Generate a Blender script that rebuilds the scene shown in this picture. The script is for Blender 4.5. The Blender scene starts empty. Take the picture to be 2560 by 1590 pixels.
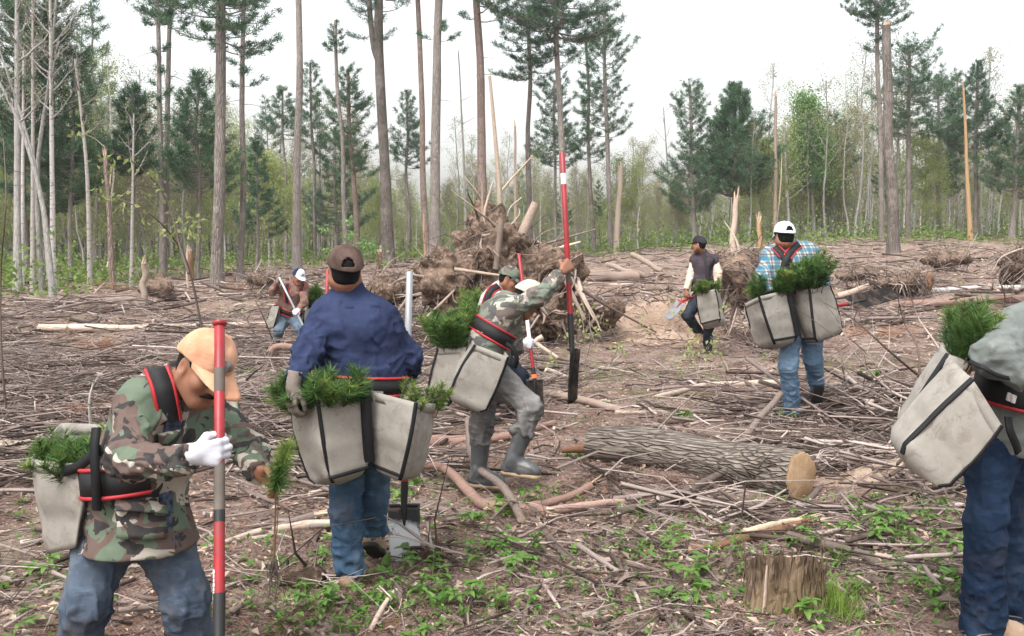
import bpy, math, random
import numpy as np
from mathutils import Vector

# ------------------------------------------------------------------ camera, sky, sun, exposure
scn = bpy.context.scene
COL = scn.collection
FPX, CX, CY, HOR, CAMZ = 2500.0, 1280.0, 795.0, 620.0, 1.65      # focal length and centre of the 2560 px wide photograph
TH = math.atan((CY - HOR) / FPX)
cam_d = bpy.data.cameras.new("camera")
cam_d.sensor_width = 36.0
cam_d.lens = 36.0 * FPX / 2560.0
cam_d.clip_start = 0.05
cam_d.clip_end = 2000.0
cam = bpy.data.objects.new("camera", cam_d)
cam.location = (0, 0, CAMZ)
cam.rotation_euler = (math.pi / 2 - TH, 0, 0)
COL.objects.link(cam)
scn.camera = cam

SUN_EL, SUN_AZ = math.radians(58), math.radians(-150)
world = bpy.data.worlds.new("World")
scn.world = world
world.use_nodes = True
wn = world.node_tree
bg = wn.nodes["Background"]
sky = wn.nodes.new("ShaderNodeTexSky")
sky.sky_type = 'NISHITA'
sky.sun_disc = False
sky.sun_elevation = SUN_EL
sky.sun_rotation = SUN_AZ
sky.air_density = 1.6
sky.dust_density = 5.0
sky.ozone_density = 1.0
hs = wn.nodes.new("ShaderNodeHueSaturation")                      # a bright even cloud layer: the blue is greyed out
hs.inputs['Saturation'].default_value = 0.20
hs.inputs['Value'].default_value = 1.0
wn.links.new(sky.outputs[0], hs.inputs['Color'])
wn.links.new(hs.outputs[0], bg.inputs['Color'])
bg.inputs['Strength'].default_value = 0.15
sun_d = bpy.data.lights.new("sun", 'SUN')
sun_d.energy = 0.95
sun_d.angle = math.radians(16)
sun_d.color = (1.0, 0.965, 0.95)
sun = bpy.data.objects.new("sun", sun_d)
sun.location = (0, 0, 60)
_sd = Vector((math.cos(SUN_EL) * math.sin(SUN_AZ), math.cos(SUN_EL) * math.cos(SUN_AZ), math.sin(SUN_EL)))
sun.rotation_euler = _sd.to_track_quat('Z', 'Y').to_euler()
COL.objects.link(sun)
scn.view_settings.view_transform = 'Standard'
scn.view_settings.look = 'None'
scn.view_settings.exposure = 1.32
scn.view_settings.gamma = 1.0
scn.view_settings.use_curve_mapping = False
scn.render.engine = 'CYCLES'
scn.cycles.max_bounces = 6
scn.cycles.diffuse_bounces = 3
scn.cycles.glossy_bounces = 2
scn.cycles.transparent_max_bounces = 6
scn.cycles.volume_bounces = 0

# ------------------------------------------------------------------ small maths
RNG = np.random.default_rng(11)
R = random.Random(11)
A = lambda *v: np.array(v, float)
def nrm(v):
    v = np.asarray(v, float)
    return v / (np.linalg.norm(v, axis=-1, keepdims=True) + 1e-9)
def P(px, py, d):
    """world point that the photograph shows at pixel (px, py), d metres away"""
    u, v = (px - CX) / FPX, -(py - CY) / FPX
    y, z = v * math.sin(TH) + math.cos(TH), v * math.cos(TH) - math.sin(TH)
    return A(u * d / y, d, CAMZ + z * d / y)
def sst(a, b, x):
    t = np.clip((np.asarray(x, float) - a) / (b - a), 0, 1)
    return t * t * (3 - 2 * t)
def vnoise(p, seed=0):
    p = np.asarray(p, float)
    i = np.floor(p).astype(np.int64)
    f = p - i
    f = f * f * (3 - 2 * f)
    out = 0
    for dx in (0, 1):
        wx = f[..., 0] if dx else 1 - f[..., 0]
        for dy in (0, 1):
            wy = f[..., 1] if dy else 1 - f[..., 1]
            for dz in (0, 1):
                wz = f[..., 2] if dz else 1 - f[..., 2]
                n = (i[..., 0] + dx) * 374761393 + (i[..., 1] + dy) * 668265263 + (i[..., 2] + dz) * 1442695041 + seed * 974711
                n = (n ^ (n >> 13)) & 0x7fffffff
                n = (n * 1274126177) & 0x7fffffff
                n = n ^ (n >> 15)
                out = out + wx * wy * wz * ((n & 0xffff) / 32767.5 - 1)
    return out
def fbm(p, seed=0, o=3):
    p = np.asarray(p, float)
    s, a = 0, 1.0
    for k in range(o):
        s = s + a * vnoise(p * 2 ** k, seed + k)
        a *= .5
    return s

# ------------------------------------------------------------------ terrain
def terrain(x, y):
    x, y = np.asarray(x, float), np.asarray(y, float)
    z0 = np.zeros(np.broadcast(x, y).shape)
    u = np.clip(x / np.maximum(np.abs(y), 6), -.8, .8)
    far = sst(14, 78, y)
    h = far * (0.95 + 1.55 * sst(-.15, .42, u) - .55 * sst(-.05, -.45, u))
    h = h + .035 * sst(85, 250, y) * np.clip(y - 85, 0, 400)
    p = np.stack([x + z0, y + z0, z0], -1)
    amp = .05 + .10 * sst(9, 25, y)
    h = h + amp * fbm(p * .55, 3, 2) * sst(-2, 3, y) + .022 * fbm(p * 2.7, 5, 3)
    h = h + .16 * np.exp(-(((x - .35) / .75) ** 2 + ((y - 6.75) / .35) ** 2))     # low ridge of raked earth
    h = h + .17 * np.exp(-(((x - 2.9) / .6) ** 2 + ((y - 6.6) / .6) ** 2))
    for (a, b, c, r) in PADS:                                   # trodden, level spots under the men's feet
        w = np.exp(-(((x - a) ** 2 + (y - b) ** 2) / r ** 2) ** 2)
        h = h * (1 - w) + c * w
    return h
PADS = []
def crop(x0, y0, s):
    return lambda cx, cy, d: P(x0 + cx / s, y0 + cy / s, d)
cA, cB, cC, cG, cH, cE = crop(40, 780, 1.8667), crop(620, 580, 1.6435), crop(1040, 360, 1.68), crop(1640, 520, 2.7), crop(2180, 720, 1.737), crop(640, 620, 5.8136)
def on(x, y, dz=0.0):
    return A(x, y, float(terrain(x, y)) + dz)
def G(px, py):
    """ground point under a pixel of the photograph"""
    d = np.geomspace(3, 300, 760)
    u, v = (px - CX) / FPX, -(py - CY) / FPX
    y, z = v * math.sin(TH) + math.cos(TH), v * math.cos(TH) - math.sin(TH)
    k = np.argmax(CAMZ + z * d / y < terrain(u * d / y, d))
    return on(u * d[k] / y, d[k])

# ------------------------------------------------------------------ meshes
class Geo:
    def __init__(s):
        s.v, s.q, s.t, s.qm, s.tm, s.r, s.n = [], [], [], [], [], [], 0
    def add(s, V, quads=None, tris=None, m=0, rnd=None):
        V = np.asarray(V, float).reshape(-1, 3)
        s.v.append(V)
        s.r.append(np.full(len(V), R.random()) if rnd is None else np.broadcast_to(np.asarray(rnd, float), (len(V),)))
        if quads is not None and len(quads):
            q = np.asarray(quads, int).reshape(-1, 4); s.q.append(q + s.n); s.qm.append(np.full(len(q), m))
        if tris is not None and len(tris):
            t = np.asarray(tris, int).reshape(-1, 3); s.t.append(t + s.n); s.tm.append(np.full(len(t), m))
        s.n += len(V)
    def mesh(s, name, mats, smooth=True, org=None):
        me = bpy.data.meshes.new(name)
        V = np.concatenate(s.v) if s.v else np.zeros((0, 3))
        if org is not None:
            V = V - np.asarray(org)
        q = np.concatenate(s.q) if s.q else np.zeros((0, 4), int)
        t = np.concatenate(s.t) if s.t else np.zeros((0, 3), int)
        mi = np.concatenate(([np.concatenate(s.qm)] if s.qm else []) + ([np.concatenate(s.tm)] if s.tm else []))
        loops = np.concatenate([q.ravel(), t.ravel()])
        starts = np.concatenate([np.arange(len(q)) * 4, len(q) * 4 + np.arange(len(t)) * 3])
        me.vertices.add(len(V)); me.vertices.foreach_set('co', V.ravel())
        me.loops.add(len(loops)); me.loops.foreach_set('vertex_index', loops)
        me.polygons.add(len(starts)); me.polygons.foreach_set('loop_start', starts)
        me.polygons.foreach_set('material_index', mi)
        me.polygons.foreach_set('use_smooth', np.full(len(starts), smooth))
        at = me.attributes.new('rnd', 'FLOAT', 'POINT')
        at.data.foreach_set('value', np.concatenate(s.r).astype(np.float32))
        me.update(calc_edges=True)
        for m in (mats if isinstance(mats, (list, tuple)) else [mats]):
            me.materials.append(m)
        return me
def link(name, me, parent=None, loc=None):
    o = bpy.data.objects.new(name, me)
    COL.objects.link(o)
    if parent is not None:
        o.parent = parent
    if loc is not None:
        o.location = loc
    return o
def tag(o, label=None, cat=None, group=None, kind=None):
    for k, v in (('label', label), ('category', cat), ('group', group), ('kind', kind)):
        if v:
            o[k] = v
    return o
def thing(name, label, cat, loc, group=None):
    o = bpy.data.objects.new(name, None)
    o.empty_display_size = .1
    COL.objects.link(o)
    o.location = loc
    return tag(o, label, cat, group)
def part(geo, name, mats, parent, smooth=True):
    """one mesh in world coordinates that becomes a child of PARENT (thing, or part of a thing)"""
    root = np.zeros(3)
    p = parent
    while p is not None:
        root = root + np.array(p.location); p = p.parent
    return link(name, geo.mesh(name, mats, smooth, root), parent)
def copy_tree(o, parent=None):
    c = o.copy(); COL.objects.link(c)
    if parent is not None:
        c.parent = parent
    for ch in list(o.children):
        copy_tree(ch, c)
    return c
def frames(path):
    path = np.asarray(path, float)
    T = nrm(np.gradient(path, axis=0))
    n = np.cross(T[0], A(0, 0, 1) if abs(T[0][2]) < .9 else A(1, 0, 0)); n = nrm(n)
    N = []
    for t in T:
        n = nrm(n - t * np.dot(n, t)); N.append(n)
    N = np.array(N)
    return T, N, np.cross(T, N)
def tube(g, path, rad, seg=8, m=0, caps=True, rough=0.0, ridge=0.0, flat=1.0, nrm_dir=None, rnd=None, cap_m=None, seed=0):
    path = np.asarray(path, float)
    n = len(path)
    rad = np.broadcast_to(np.asarray(rad, float), (n,))
    T, N, B = frames(path)
    if nrm_dir is not None:
        nd = np.broadcast_to(np.asarray(nrm_dir, float), (n, 3))
        N = nrm(nd - T * np.sum(nd * T, -1, keepdims=True)); B = np.cross(T, N)
    a = np.arange(seg) * 2 * math.pi / seg
    c, s_ = np.cos(a), np.sin(a)
    ring = (N[:, None] * c[None, :, None] * flat + B[:, None] * s_[None, :, None]) * rad[:, None, None]
    if rough:
        L = np.concatenate([[0], np.cumsum(np.linalg.norm(np.diff(path, axis=0), axis=1))])
        q = np.stack(np.broadcast_arrays(c[None] * 1.7, s_[None] * 1.7, (L / max(rad.max(), 1e-4) * .35)[:, None]), -1)
        k_ = 1 + rough * fbm(q + seed * 7.3, seed, 2)
        if ridge:
            q = np.stack(np.broadcast_arrays(c[None] * 6.5, s_[None] * 6.5, (L / max(rad.max(), 1e-4) * .9)[:, None]), -1)
            k_ = k_ + ridge * (.5 - np.abs(vnoise(q, seed + 8)) * 2)
        ring = ring * k_[..., None]
    V = (path[:, None] + ring).reshape(-1, 3)
    i, j = np.meshgrid(np.arange(n - 1), np.arange(seg), indexing='ij')
    j2 = (j + 1) % seg
    q = np.stack([i * seg + j, (i + 1) * seg + j, (i + 1) * seg + j2, i * seg + j2], -1).reshape(-1, 4)[:, ::-1]
    rr = R.random() if rnd is None else rnd
    g.add(V, q, m=m, rnd=rr)
    g.last = V[-seg:]; g.first = V[:seg]
    if caps:
        for k, flip in ((0, False), (n - 1, True)):
            ringv = V[k * seg:(k + 1) * seg]
            VV = np.concatenate([ringv, path[k][None]])
            t = [[jj, (jj + 1) % seg, seg] if not flip else [(jj + 1) % seg, jj, seg] for jj in range(seg)]
            g.add(VV, tris=t, m=m if cap_m is None else cap_m, rnd=rr)
def sticks(g, P0, P1, r0, r1, sides=3, bend=0.0, m=0, rnd=None):
    """many thin bent rods at once"""
    P0, P1 = np.asarray(P0, float), np.asarray(P1, float)
    n = len(P0)
    D = P1 - P0
    L = np.linalg.norm(D, axis=1, keepdims=True)
    T = D / (L + 1e-9)
    up = np.where(np.abs(T[:, 2:3]) < .9, A(0, 0, 1), A(1, 0, 0))
    N = nrm(np.cross(T, up)); B = np.cross(T, N)
    M = (P0 + P1) / 2 + (N * RNG.normal(0, 1, (n, 1)) + B * RNG.normal(0, .6, (n, 1))) * L * bend
    r0 = np.broadcast_to(r0, (n,)); r1 = np.broadcast_to(r1, (n,))
    a = np.arange(sides) * 2 * math.pi / sides
    off = N[:, None] * np.cos(a)[None, :, None] + B[:, None] * np.sin(a)[None, :, None]
    rings = [C[:, None] + off * r[:, None, None] for C, r in ((P0, r0), (M, (r0 + r1) / 2), (P1, r1))]
    V = np.stack(rings, 1).reshape(-1, 3)
    q = []
    for k in range(2):
        for j in range(sides):
            q.append([k * sides + j, k * sides + (j + 1) % sides, (k + 1) * sides + (j + 1) % sides, (k + 1) * sides + j])
    q = np.array(q)
    Q = (q[None] + (np.arange(n) * 3 * sides)[:, None, None]).reshape(-1, 4)
    rr = RNG.random(n) if rnd is None else np.broadcast_to(rnd, (n,))
    T_ = None
    if sides >= 5:
        f_ = np.array([[0, k + 1, k] for k in range(1, sides - 1)] + [[2 * sides, 2 * sides + k, 2 * sides + k + 1] for k in range(1, sides - 1)])
        T_ = (f_[None] + (np.arange(n) * 3 * sides)[:, None, None]).reshape(-1, 3)
    g.add(V, Q, T_, m=m, rnd=np.repeat(rr, 3 * sides))
def blades(g, base, d, width, side=None, m=0, rnd=None):
    """needles: one slim triangle each"""
    base, d = np.asarray(base, float), np.asarray(d, float)
    n = len(base)
    if side is None:
        side = nrm(np.cross(d, RNG.normal(0, 1, (n, 3))))
    w = np.broadcast_to(width, (n,))[:, None] * .5
    V = np.stack([base - side * w, base + side * w, base + d], 1).reshape(-1, 3)
    rr = RNG.random(n) if rnd is None else np.broadcast_to(rnd, (n,))
    g.add(V, tris=np.arange(n * 3).reshape(-1, 3), m=m, rnd=np.repeat(rr, 3))
def leaves(g, base, d, width, nv, m=0, rnd=None, fold=.15):
    """leaves: a folded lozenge each (4 triangles' worth of shape in 2 quads)"""
    base, d, nv = np.asarray(base, float), np.asarray(d, float), np.asarray(nv, float)
    n = len(base)
    side = nrm(np.cross(d, nv)); up = nrm(np.cross(side, d))
    L = np.linalg.norm(d, axis=1, keepdims=True)
    w = np.broadcast_to(width, (n,))[:, None] * .5
    mid = base + d * .45
    V = np.stack([base, mid - side * w + up * w * fold * 2, base + d - up * L * .12, mid + side * w + up * w * fold * 2, mid], 1).reshape(-1, 3)
    T = np.array([[0, 4, 1], [1, 4, 2], [2, 4, 3], [3, 4, 0]])
    rr = RNG.random(n) if rnd is None else np.broadcast_to(rnd, (n,))
    g.add(V, tris=(T[None] + (np.arange(n) * 5)[:, None, None]).reshape(-1, 3), m=m, rnd=np.repeat(rr, 5))
def grid_faces(nu, nv, wrap=False):
    i, j = np.meshgrid(np.arange(nu if wrap else nu - 1), np.arange(nv - 1), indexing='ij')
    i2 = (i + 1) % nu
    return np.stack([i * nv + j, i2 * nv + j, i2 * nv + j + 1, i * nv + j + 1], -1).reshape(-1, 4)
def spline(pts, n):
    """smooth path through a few points"""
    p = np.asarray(pts, float)
    if len(p) == 2:
        return p[0] + (p[1] - p[0]) * np.linspace(0, 1, n)[:, None]
    e = np.concatenate([[2 * p[0] - p[1]], p, [2 * p[-1] - p[-2]]])
    out = []
    for t in np.linspace(0, len(p) - 1 - 1e-6, n):
        k = int(t); f = t - k
        a, b, c, d = e[k], e[k + 1], e[k + 2], e[k + 3]
        out.append(.5 * ((2 * b) + (c - a) * f + (2 * a - 5 * b + 4 * c - d) * f * f + (3 * b - a - 3 * c + d) * f ** 3))
    return np.array(out)

PADS += [(*cB(418, 1450, 4.83), .5), (*cC(300, 1462, 6.83), .45), (*cG(925, 1425, 9.25), .6), (*cG(360, 985, 15.25), .9), (*cE(270, 1415, 15.85), .5), (*cE(700, 1420, 15.7), .4), (-1.05, 3.6, -.15, .75), (2.0, 4.2, .0, .5), (*cB(640, 1352, 5.24), .3)]
# ------------------------------------------------------------------ procedural materials
class NB:
    def __init__(s, name, rough=.85, spec=.3):
        s.mat = bpy.data.materials.new(name); s.mat.use_nodes = True
        s.t = s.mat.node_tree
        s.b = s.t.nodes['Principled BSDF']
        s.b.inputs['Roughness'].default_value = rough
        s.b.inputs['Specular IOR Level'].default_value = spec
        s.tc = None
    def N(s, k): return s.t.nodes.new(k)
    def set(s, sock, v):
        if hasattr(v, 'is_output'): s.t.links.new(v, sock)
        elif isinstance(v, (tuple, list)) and len(v) == 3 and len(sock.default_value) == 4: sock.default_value = (*v, 1)
        else: sock.default_value = v
    def obj(s):
        if s.tc is None: s.tc = s.N('ShaderNodeTexCoord')
        return s.tc.outputs['Object']
    def pos(s): return s.N('ShaderNodeNewGeometry').outputs['Position']
    def rnd(s):
        n = s.N('ShaderNodeAttribute'); n.attribute_name = 'rnd'; return n.outputs['Fac']
    def orand(s): return s.N('ShaderNodeObjectInfo').outputs['Random']
    def map(s, v, sc=(1, 1, 1), loc=(0, 0, 0)):
        n = s.N('ShaderNodeMapping'); s.set(n.inputs['Vector'], v)
        n.inputs['Scale'].default_value = sc; n.inputs['Location'].default_value = loc
        return n.outputs[0]
    def noise(s, v, scale, det=4, rough=.55, dist=0.0):
        n = s.N('ShaderNodeTexNoise'); s.set(n.inputs['Vector'], v)
        n.inputs['Scale'].default_value = scale; n.inputs['Detail'].default_value = det
        n.inputs['Roughness'].default_value = rough; n.inputs['Distortion'].default_value = dist
        return n.outputs['Fac']
    def vor(s, v, scale, feat='F1', out='Distance'):
        n = s.N('ShaderNodeTexVoronoi'); n.feature = feat; s.set(n.inputs['Vector'], v)
        n.inputs['Scale'].default_value = scale
        return n.outputs[out]
    def math(s, op, a, b=0.0):
        n = s.N('ShaderNodeMath'); n.operation = op; s.set(n.inputs[0], a); s.set(n.inputs[1], b); return n.outputs[0]
    def ramp(s, f, stops, interp='LINEAR'):
        n = s.N('ShaderNodeValToRGB'); s.set(n.inputs[0], f); cr = n.color_ramp; cr.interpolation = interp
        while len(cr.elements) < len(stops): cr.elements.new(.5)
        for e, (p, c) in zip(cr.elements, stops):
            e.position = p; e.color = (*c, 1) if isinstance(c, tuple) else (c, c, c, 1)
        return n.outputs[0]
    def mix(s, f, a, b, bt='MIX'):
        n = s.N('ShaderNodeMix'); n.data_type = 'RGBA'; n.blend_type = bt
        s.set(n.inputs[0], f); s.set(n.inputs[6], a); s.set(n.inputs[7], b); return n.outputs[2]
    def sep(s, v):
        n = s.N('ShaderNodeSeparateXYZ'); s.set(n.inputs[0], v); return n.outputs
    def bump(s, h, st=.5, dist=.01):
        n = s.N('ShaderNodeBump'); s.set(n.inputs['Height'], h)
        n.inputs['Strength'].default_value = st; n.inputs['Distance'].default_value = dist
        s.t.links.new(n.outputs[0], s.b.inputs['Normal'])
    def col(s, c): s.set(s.b.inputs['Base Color'], c); return s.mat

def m_plain(name, c, rough=.6, spec=.4, metal=0, var=.25, sc=12.0, bump=.15):
    b = NB(name, rough, spec); b.b.inputs['Metallic'].default_value = metal
    n = b.noise(b.obj(), sc, 5)
    k = b.ramp(n, [(.3, tuple(x * (1 - var) for x in c)), (.7, tuple(min(1, x * (1 + var * .6)) for x in c))])
    b.bump(b.noise(b.obj(), sc * 14, 3), bump, .002)
    return b.col(k)
def m_ground():
    b = NB('ground_litter', .95, .1); p = b.pos()
    big = b.noise(p, .35, 4); mid = b.noise(p, 2.3, 6, .65); fine = b.noise(p, 34, 8, .7); chip = b.vor(b.map(p, (1, 1, 1)), 26, 'F1', 'Color')
    soil = b.mix(b.ramp(mid, [(.38, .0), (.62, 1.)]), (.046, .030, .025), (.155, .100, .082))
    lit = b.mix(b.ramp(fine, [(.42, .0), (.62, 1.)]), soil, (.29, .21, .178))
    cs = b.sep(chip)
    pale = b.mix(b.math('MULTIPLY', b.math('GREATER_THAN', cs[0], .9), .5), lit, (.40, .31, .245))
    rust = b.mix(b.math('MULTIPLY', b.math('GREATER_THAN', cs[1], .8), .7), pale, (.21, .105, .07))
    dist = b.ramp(b.math('MULTIPLY', b.sep(p)[1], .02), [(.25, .0), (.9, 1.)])
    farc = b.mix(b.math('MULTIPLY', dist, .55), rust, b.mix(big, (.19, .132, .104), (.32, .245, .195)))
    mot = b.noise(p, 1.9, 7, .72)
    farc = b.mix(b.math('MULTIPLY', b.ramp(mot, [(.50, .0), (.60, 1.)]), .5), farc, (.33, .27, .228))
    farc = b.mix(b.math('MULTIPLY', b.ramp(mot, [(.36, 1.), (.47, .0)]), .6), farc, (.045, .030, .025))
    grn = b.mix(b.math('MULTIPLY', b.ramp(b.noise(p, .5, 5, .6), [(.55, .0), (.66, 1.)]), .35), farc, (.085, .12, .035))
    wood = b.mix(b.ramp(b.math('MULTIPLY', b.sep(p)[1], .005), [(.36, .0), (.44, 1.)]), grn, (.10, .10, .05))
    h = b.math('ADD', fine, b.math('MULTIPLY', b.vor(p, 40), .7))
    b.bump(h, .9, .03)
    return b.col(wood)
def m_sand():
    b = NB('sandy_soil', .95, .1); p = b.pos()
    n = b.noise(p, 1.6, 6, .6); f = b.noise(p, 22, 6, .65)
    c = b.mix(b.ramp(n, [(.35, .0), (.65, 1.)]), (.26, .185, .135), (.39, .295, .228))
    c = b.mix(b.ramp(f, [(.5, .0), (.75, .8)]), c, (.20, .13, .09))
    c = b.mix(b.ramp(b.noise(p, 3.5, 6, .7), [(.52, .0), (.62, .85)]), c, (.17, .115, .085))
    b.bump(f, .8, .05)
    return b.col(c)
def m_rootsoil():
    b = NB('root_soil', .97, .05); p = b.pos()
    n = b.noise(p, 2.2, 6, .65); f = b.noise(p, 15, 6, .7)
    c = b.mix(b.ramp(n, [(.38, .0), (.62, 1.)]), (.05, .034, .026), (.20, .14, .105))
    c = b.mix(b.ramp(f, [(.48, .0), (.66, .85)]), c, (.33, .24, .18))
    b.bump(f, 1., .06)
    return b.col(c)
def m_bark(name, dark, light, sc=9, stretch=.16, bump=.9, dist=.03, moss=None, usernd=False, lying=None, crack=.75):
    b = NB(name, .95, .1); o = b.obj()
    if lying is not None:
        n0 = b.N('ShaderNodeMapping'); b.set(n0.inputs['Vector'], o); n0.inputs['Rotation'].default_value = (0, 0, lying)
        v = b.map(n0.outputs[0], (stretch, 1, 1))
    else: v = b.map(o, (1, 1, stretch))
    n = b.noise(v, sc, 6, .65, .6); big = b.noise(o, .8, 4); w = b.vor(v, sc * 1.6, 'DISTANCE_TO_EDGE')
    c = b.ramp(n, [(.32, dark), (.68, light)])
    c = b.mix(b.ramp(w, [(.0, crack), (.16, .0)]), c, tuple(x * .4 for x in dark))
    c = b.mix(.5, c, b.mix(b.orand(), tuple(x * .75 for x in dark), tuple(min(1, x * 1.2) for x in light)), 'MIX') if usernd else c
    c = b.mix(b.ramp(big, [(.48, .0), (.7, .5)]), c, moss or tuple(min(1, x * 1.25) for x in light))
    b.bump(b.math('ADD', n, b.ramp(w, [(.0, .0), (.2, 1.)])), bump, dist)
    return b.col(c)
def m_wood(name, stops, sc=6, rough=.85, axis=2, usernd=True, spots=.5):
    """weathered or split wood; the grain follows the noise, each piece has its own tint"""
    b = NB(name, rough, .15); o = b.obj()
    n = b.noise(o, sc, 7, .7, 1.2); f = b.noise(o, sc * 9, 4, .7)
    rr = b.math('ADD', b.math('MULTIPLY', b.rnd(), .55), b.math('MULTIPLY', n, .45))
    if usernd: rr = b.math('ADD', b.math('MULTIPLY', rr, .65), b.math('MULTIPLY', b.orand(), .35))
    c = b.ramp(rr, stops)
    c = b.mix(b.ramp(f, [(.5, .0), (.72, spots)]), c, tuple(x * .45 for x in stops[0][1]))
    b.bump(b.math('ADD', f, n), .6, .01)
    return b.col(c)
def m_birch():
    b = NB('birch_bark', .8, .2); o = b.obj()
    n = b.noise(b.map(o, (2.2, 2.2, 7)), 2.2, 5, .7); big = b.noise(o, .7, 4, .6)
    c = b.mix(big, (.33, .30, .275), (.58, .55, .52))
    c = b.mix(b.ramp(n, [(.56, .0), (.62, .9)]), c, (.075, .065, .06))
    c = b.mix(b.math('MULTIPLY', b.orand(), .55), c, (.22, .19, .165))
    b.bump(n, .4, .01)
    return b.col(c)
def m_leaf(name, a, c2, trans=.25, usernd=False, rough=.6):
    b = NB(name, rough, .25)
    f = b.rnd()
    if usernd: f = b.math('ADD', b.math('MULTIPLY', f, .6), b.math('MULTIPLY', b.orand(), .4))
    c = b.ramp(f, [(.05, a), (.95, c2)])
    b.col(c)
    tr = b.N('ShaderNodeBsdfTranslucent'); b.t.links.new(c, tr.inputs[0])
    mx = b.N('ShaderNodeMixShader'); mx.inputs[0].default_value = trans
    out = b.t.nodes['Material Output']
    b.t.links.new(b.b.outputs[0], mx.inputs[1]); b.t.links.new(tr.outputs[0], mx.inputs[2]); b.t.links.new(mx.outputs[0], out.inputs[0])
    return b.mat
def m_camo(name, sc=4.2, fade=0.0, off=0.0):
    b = NB(name, .95, .1)
    o = b.map(b.obj(), (1, 1, 1.25), (off, off * .7, off * .3))
    n1 = b.noise(o, sc, 2.2, .5, .8); n2 = b.noise(b.map(o, (1, 1, 1), (7, 3, 1)), sc * .95, 2.2, .5, .9); n3 = b.noise(b.map(o, (1, 1, 1), (2, 9, 5)), sc * 1.25, 2.4, .55, 1.2)
    grn, brn, tan, blk = (.090, .130, .088), (.100, .064, .055), (.38, .345, .29), (.012, .012, .016)
    c = b.mix(b.math('GREATER_THAN', n1, .50), grn, brn)
    c = b.mix(b.math('GREATER_THAN', n2, .565), c, tan)
    c = b.mix(b.math('GREATER_THAN', n3, .555), c, blk)
    c = b.mix(fade, c, (.33, .34, .31))
    c = b.mix(b.math('MULTIPLY', b.noise(b.obj(), 26, 5, .7), .35), c, (.19, .17, .15))
    b.bump(b.math('ADD', b.noise(b.obj(), 420, 2), b.math('MULTIPLY', b.noise(b.obj(), 18, 4), 2.)), .3, .006)
    return b.col(c)
def m_denim(name, dark, light, dirt=.35, dcol=(.21, .17, .13)):
    b = NB(name, .95, .1); o = b.obj()
    n = b.noise(o, 3.2, 5, .6); f = b.noise(b.map(o, (1, 1, .25)), 160, 4, .7); w = b.noise(b.map(o, (1, 1, 3.0)), 9, 5, .7)
    c = b.ramp(n, [(.34, dark), (.68, light)])
    c = b.mix(b.ramp(w, [(.52, .0), (.72, .55)]), c, tuple(min(1, x * 1.5) for x in light))
    c = b.mix(b.math('MULTIPLY', f, .35), c, tuple(x * .6 for x in dark))
    c = b.mix(b.math('MULTIPLY', b.ramp(b.noise(o, 5, 5, .65), [(.5, .0), (.75, 1.)]), dirt), c, dcol)
    b.bump(b.math('ADD', f, b.math('MULTIPLY', w, 1.5)), .4, .006)
    return b.col(c)
def m_cloth(name, c1, c2, sc=5, wr=14):
    b = NB(name, .95, .12); o = b.obj()
    n = b.noise(o, sc, 5, .6); f = b.noise(o, 300, 2); w = b.noise(b.map(o, (1, 1, 1.4)), wr, 5, .65, .6)
    c = b.ramp(n, [(.35, c1), (.66, c2)])
    c = b.mix(b.ramp(w, [(.55, .0), (.75, .4)]), c, tuple(min(1, x * 1.35) for x in c2))
    b.bump(b.math('ADD', b.math('MULTIPLY', f, .4), b.math('MULTIPLY', w, 2.)), .35, .008)
    return b.col(c)
def m_plaid():
    b = NB('plaid_cloth', .95, .1)
    s_ = b.sep(b.obj())
    def band(v, per, duty, ph=0.0):
        k = b.math('FRACT', b.math('ADD', b.math('MULTIPLY', v, 1 / per), ph))
        return b.math('LESS_THAN', k, duty)
    q = b.math('ADD', s_[0], b.math('MULTIPLY', s_[1], .35))
    c = b.mix(b.math('MULTIPLY', band(q, .082, .46), .72), (.34, .35, .33), (.025, .125, .20))
    c = b.mix(b.math('MULTIPLY', band(s_[2], .078, .46), .62), c, (.025, .12, .19))
    c = b.mix(b.math('MULTIPLY', band(q, .082, .13, .35), .7), c, (.10, .05, .036))
    c = b.mix(b.math('MULTIPLY', band(s_[2], .078, .13, .35), .7), c, (.10, .05, .036))
    b.bump(b.noise(b.obj(), 16, 4), .3, .008)
    return b.col(c)
def m_canvas(name='canvas'):
    b = NB(name, .8, .3); o = b.obj()
    n = b.noise(o, 4.5, 6, .65); st = b.noise(o, 11, 6, .75, 1.0); w = b.noise(o, 7, 4, .6, .8); f = b.noise(o, 260, 2)
    c = b.ramp(n, [(.3, (.185, .168, .145)), (.7, (.30, .28, .25))])
    c = b.mix(b.math('MULTIPLY', b.ramp(st, [(.52, .0), (.70, 1.)]), .75), c, (.12, .088, .065))
    c = b.mix(b.math('MULTIPLY', b.orand(), .25), c, (.21, .19, .16))
    b.bump(b.math('ADD', b.math('MULTIPLY', f, .25), b.math('MULTIPLY', w, 1.2)), .22, .010)
    return b.col(c)
def m_blade(name, clean, dirty, lo=.45, hi=.55, metal=.0, rough=.35):
    b = NB(name, rough, .5); b.b.inputs['Metallic'].default_value = metal; o = b.obj()
    n = b.noise(o, 9, 6, .65)
    b.bump(n, .3, .004)
    if sum(clean) < .1: b.b.inputs['Specular IOR Level'].default_value = .12
    return b.col(b.mix(b.ramp(n, [(lo, .0), (hi, 1.)]), clean, dirty))
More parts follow.
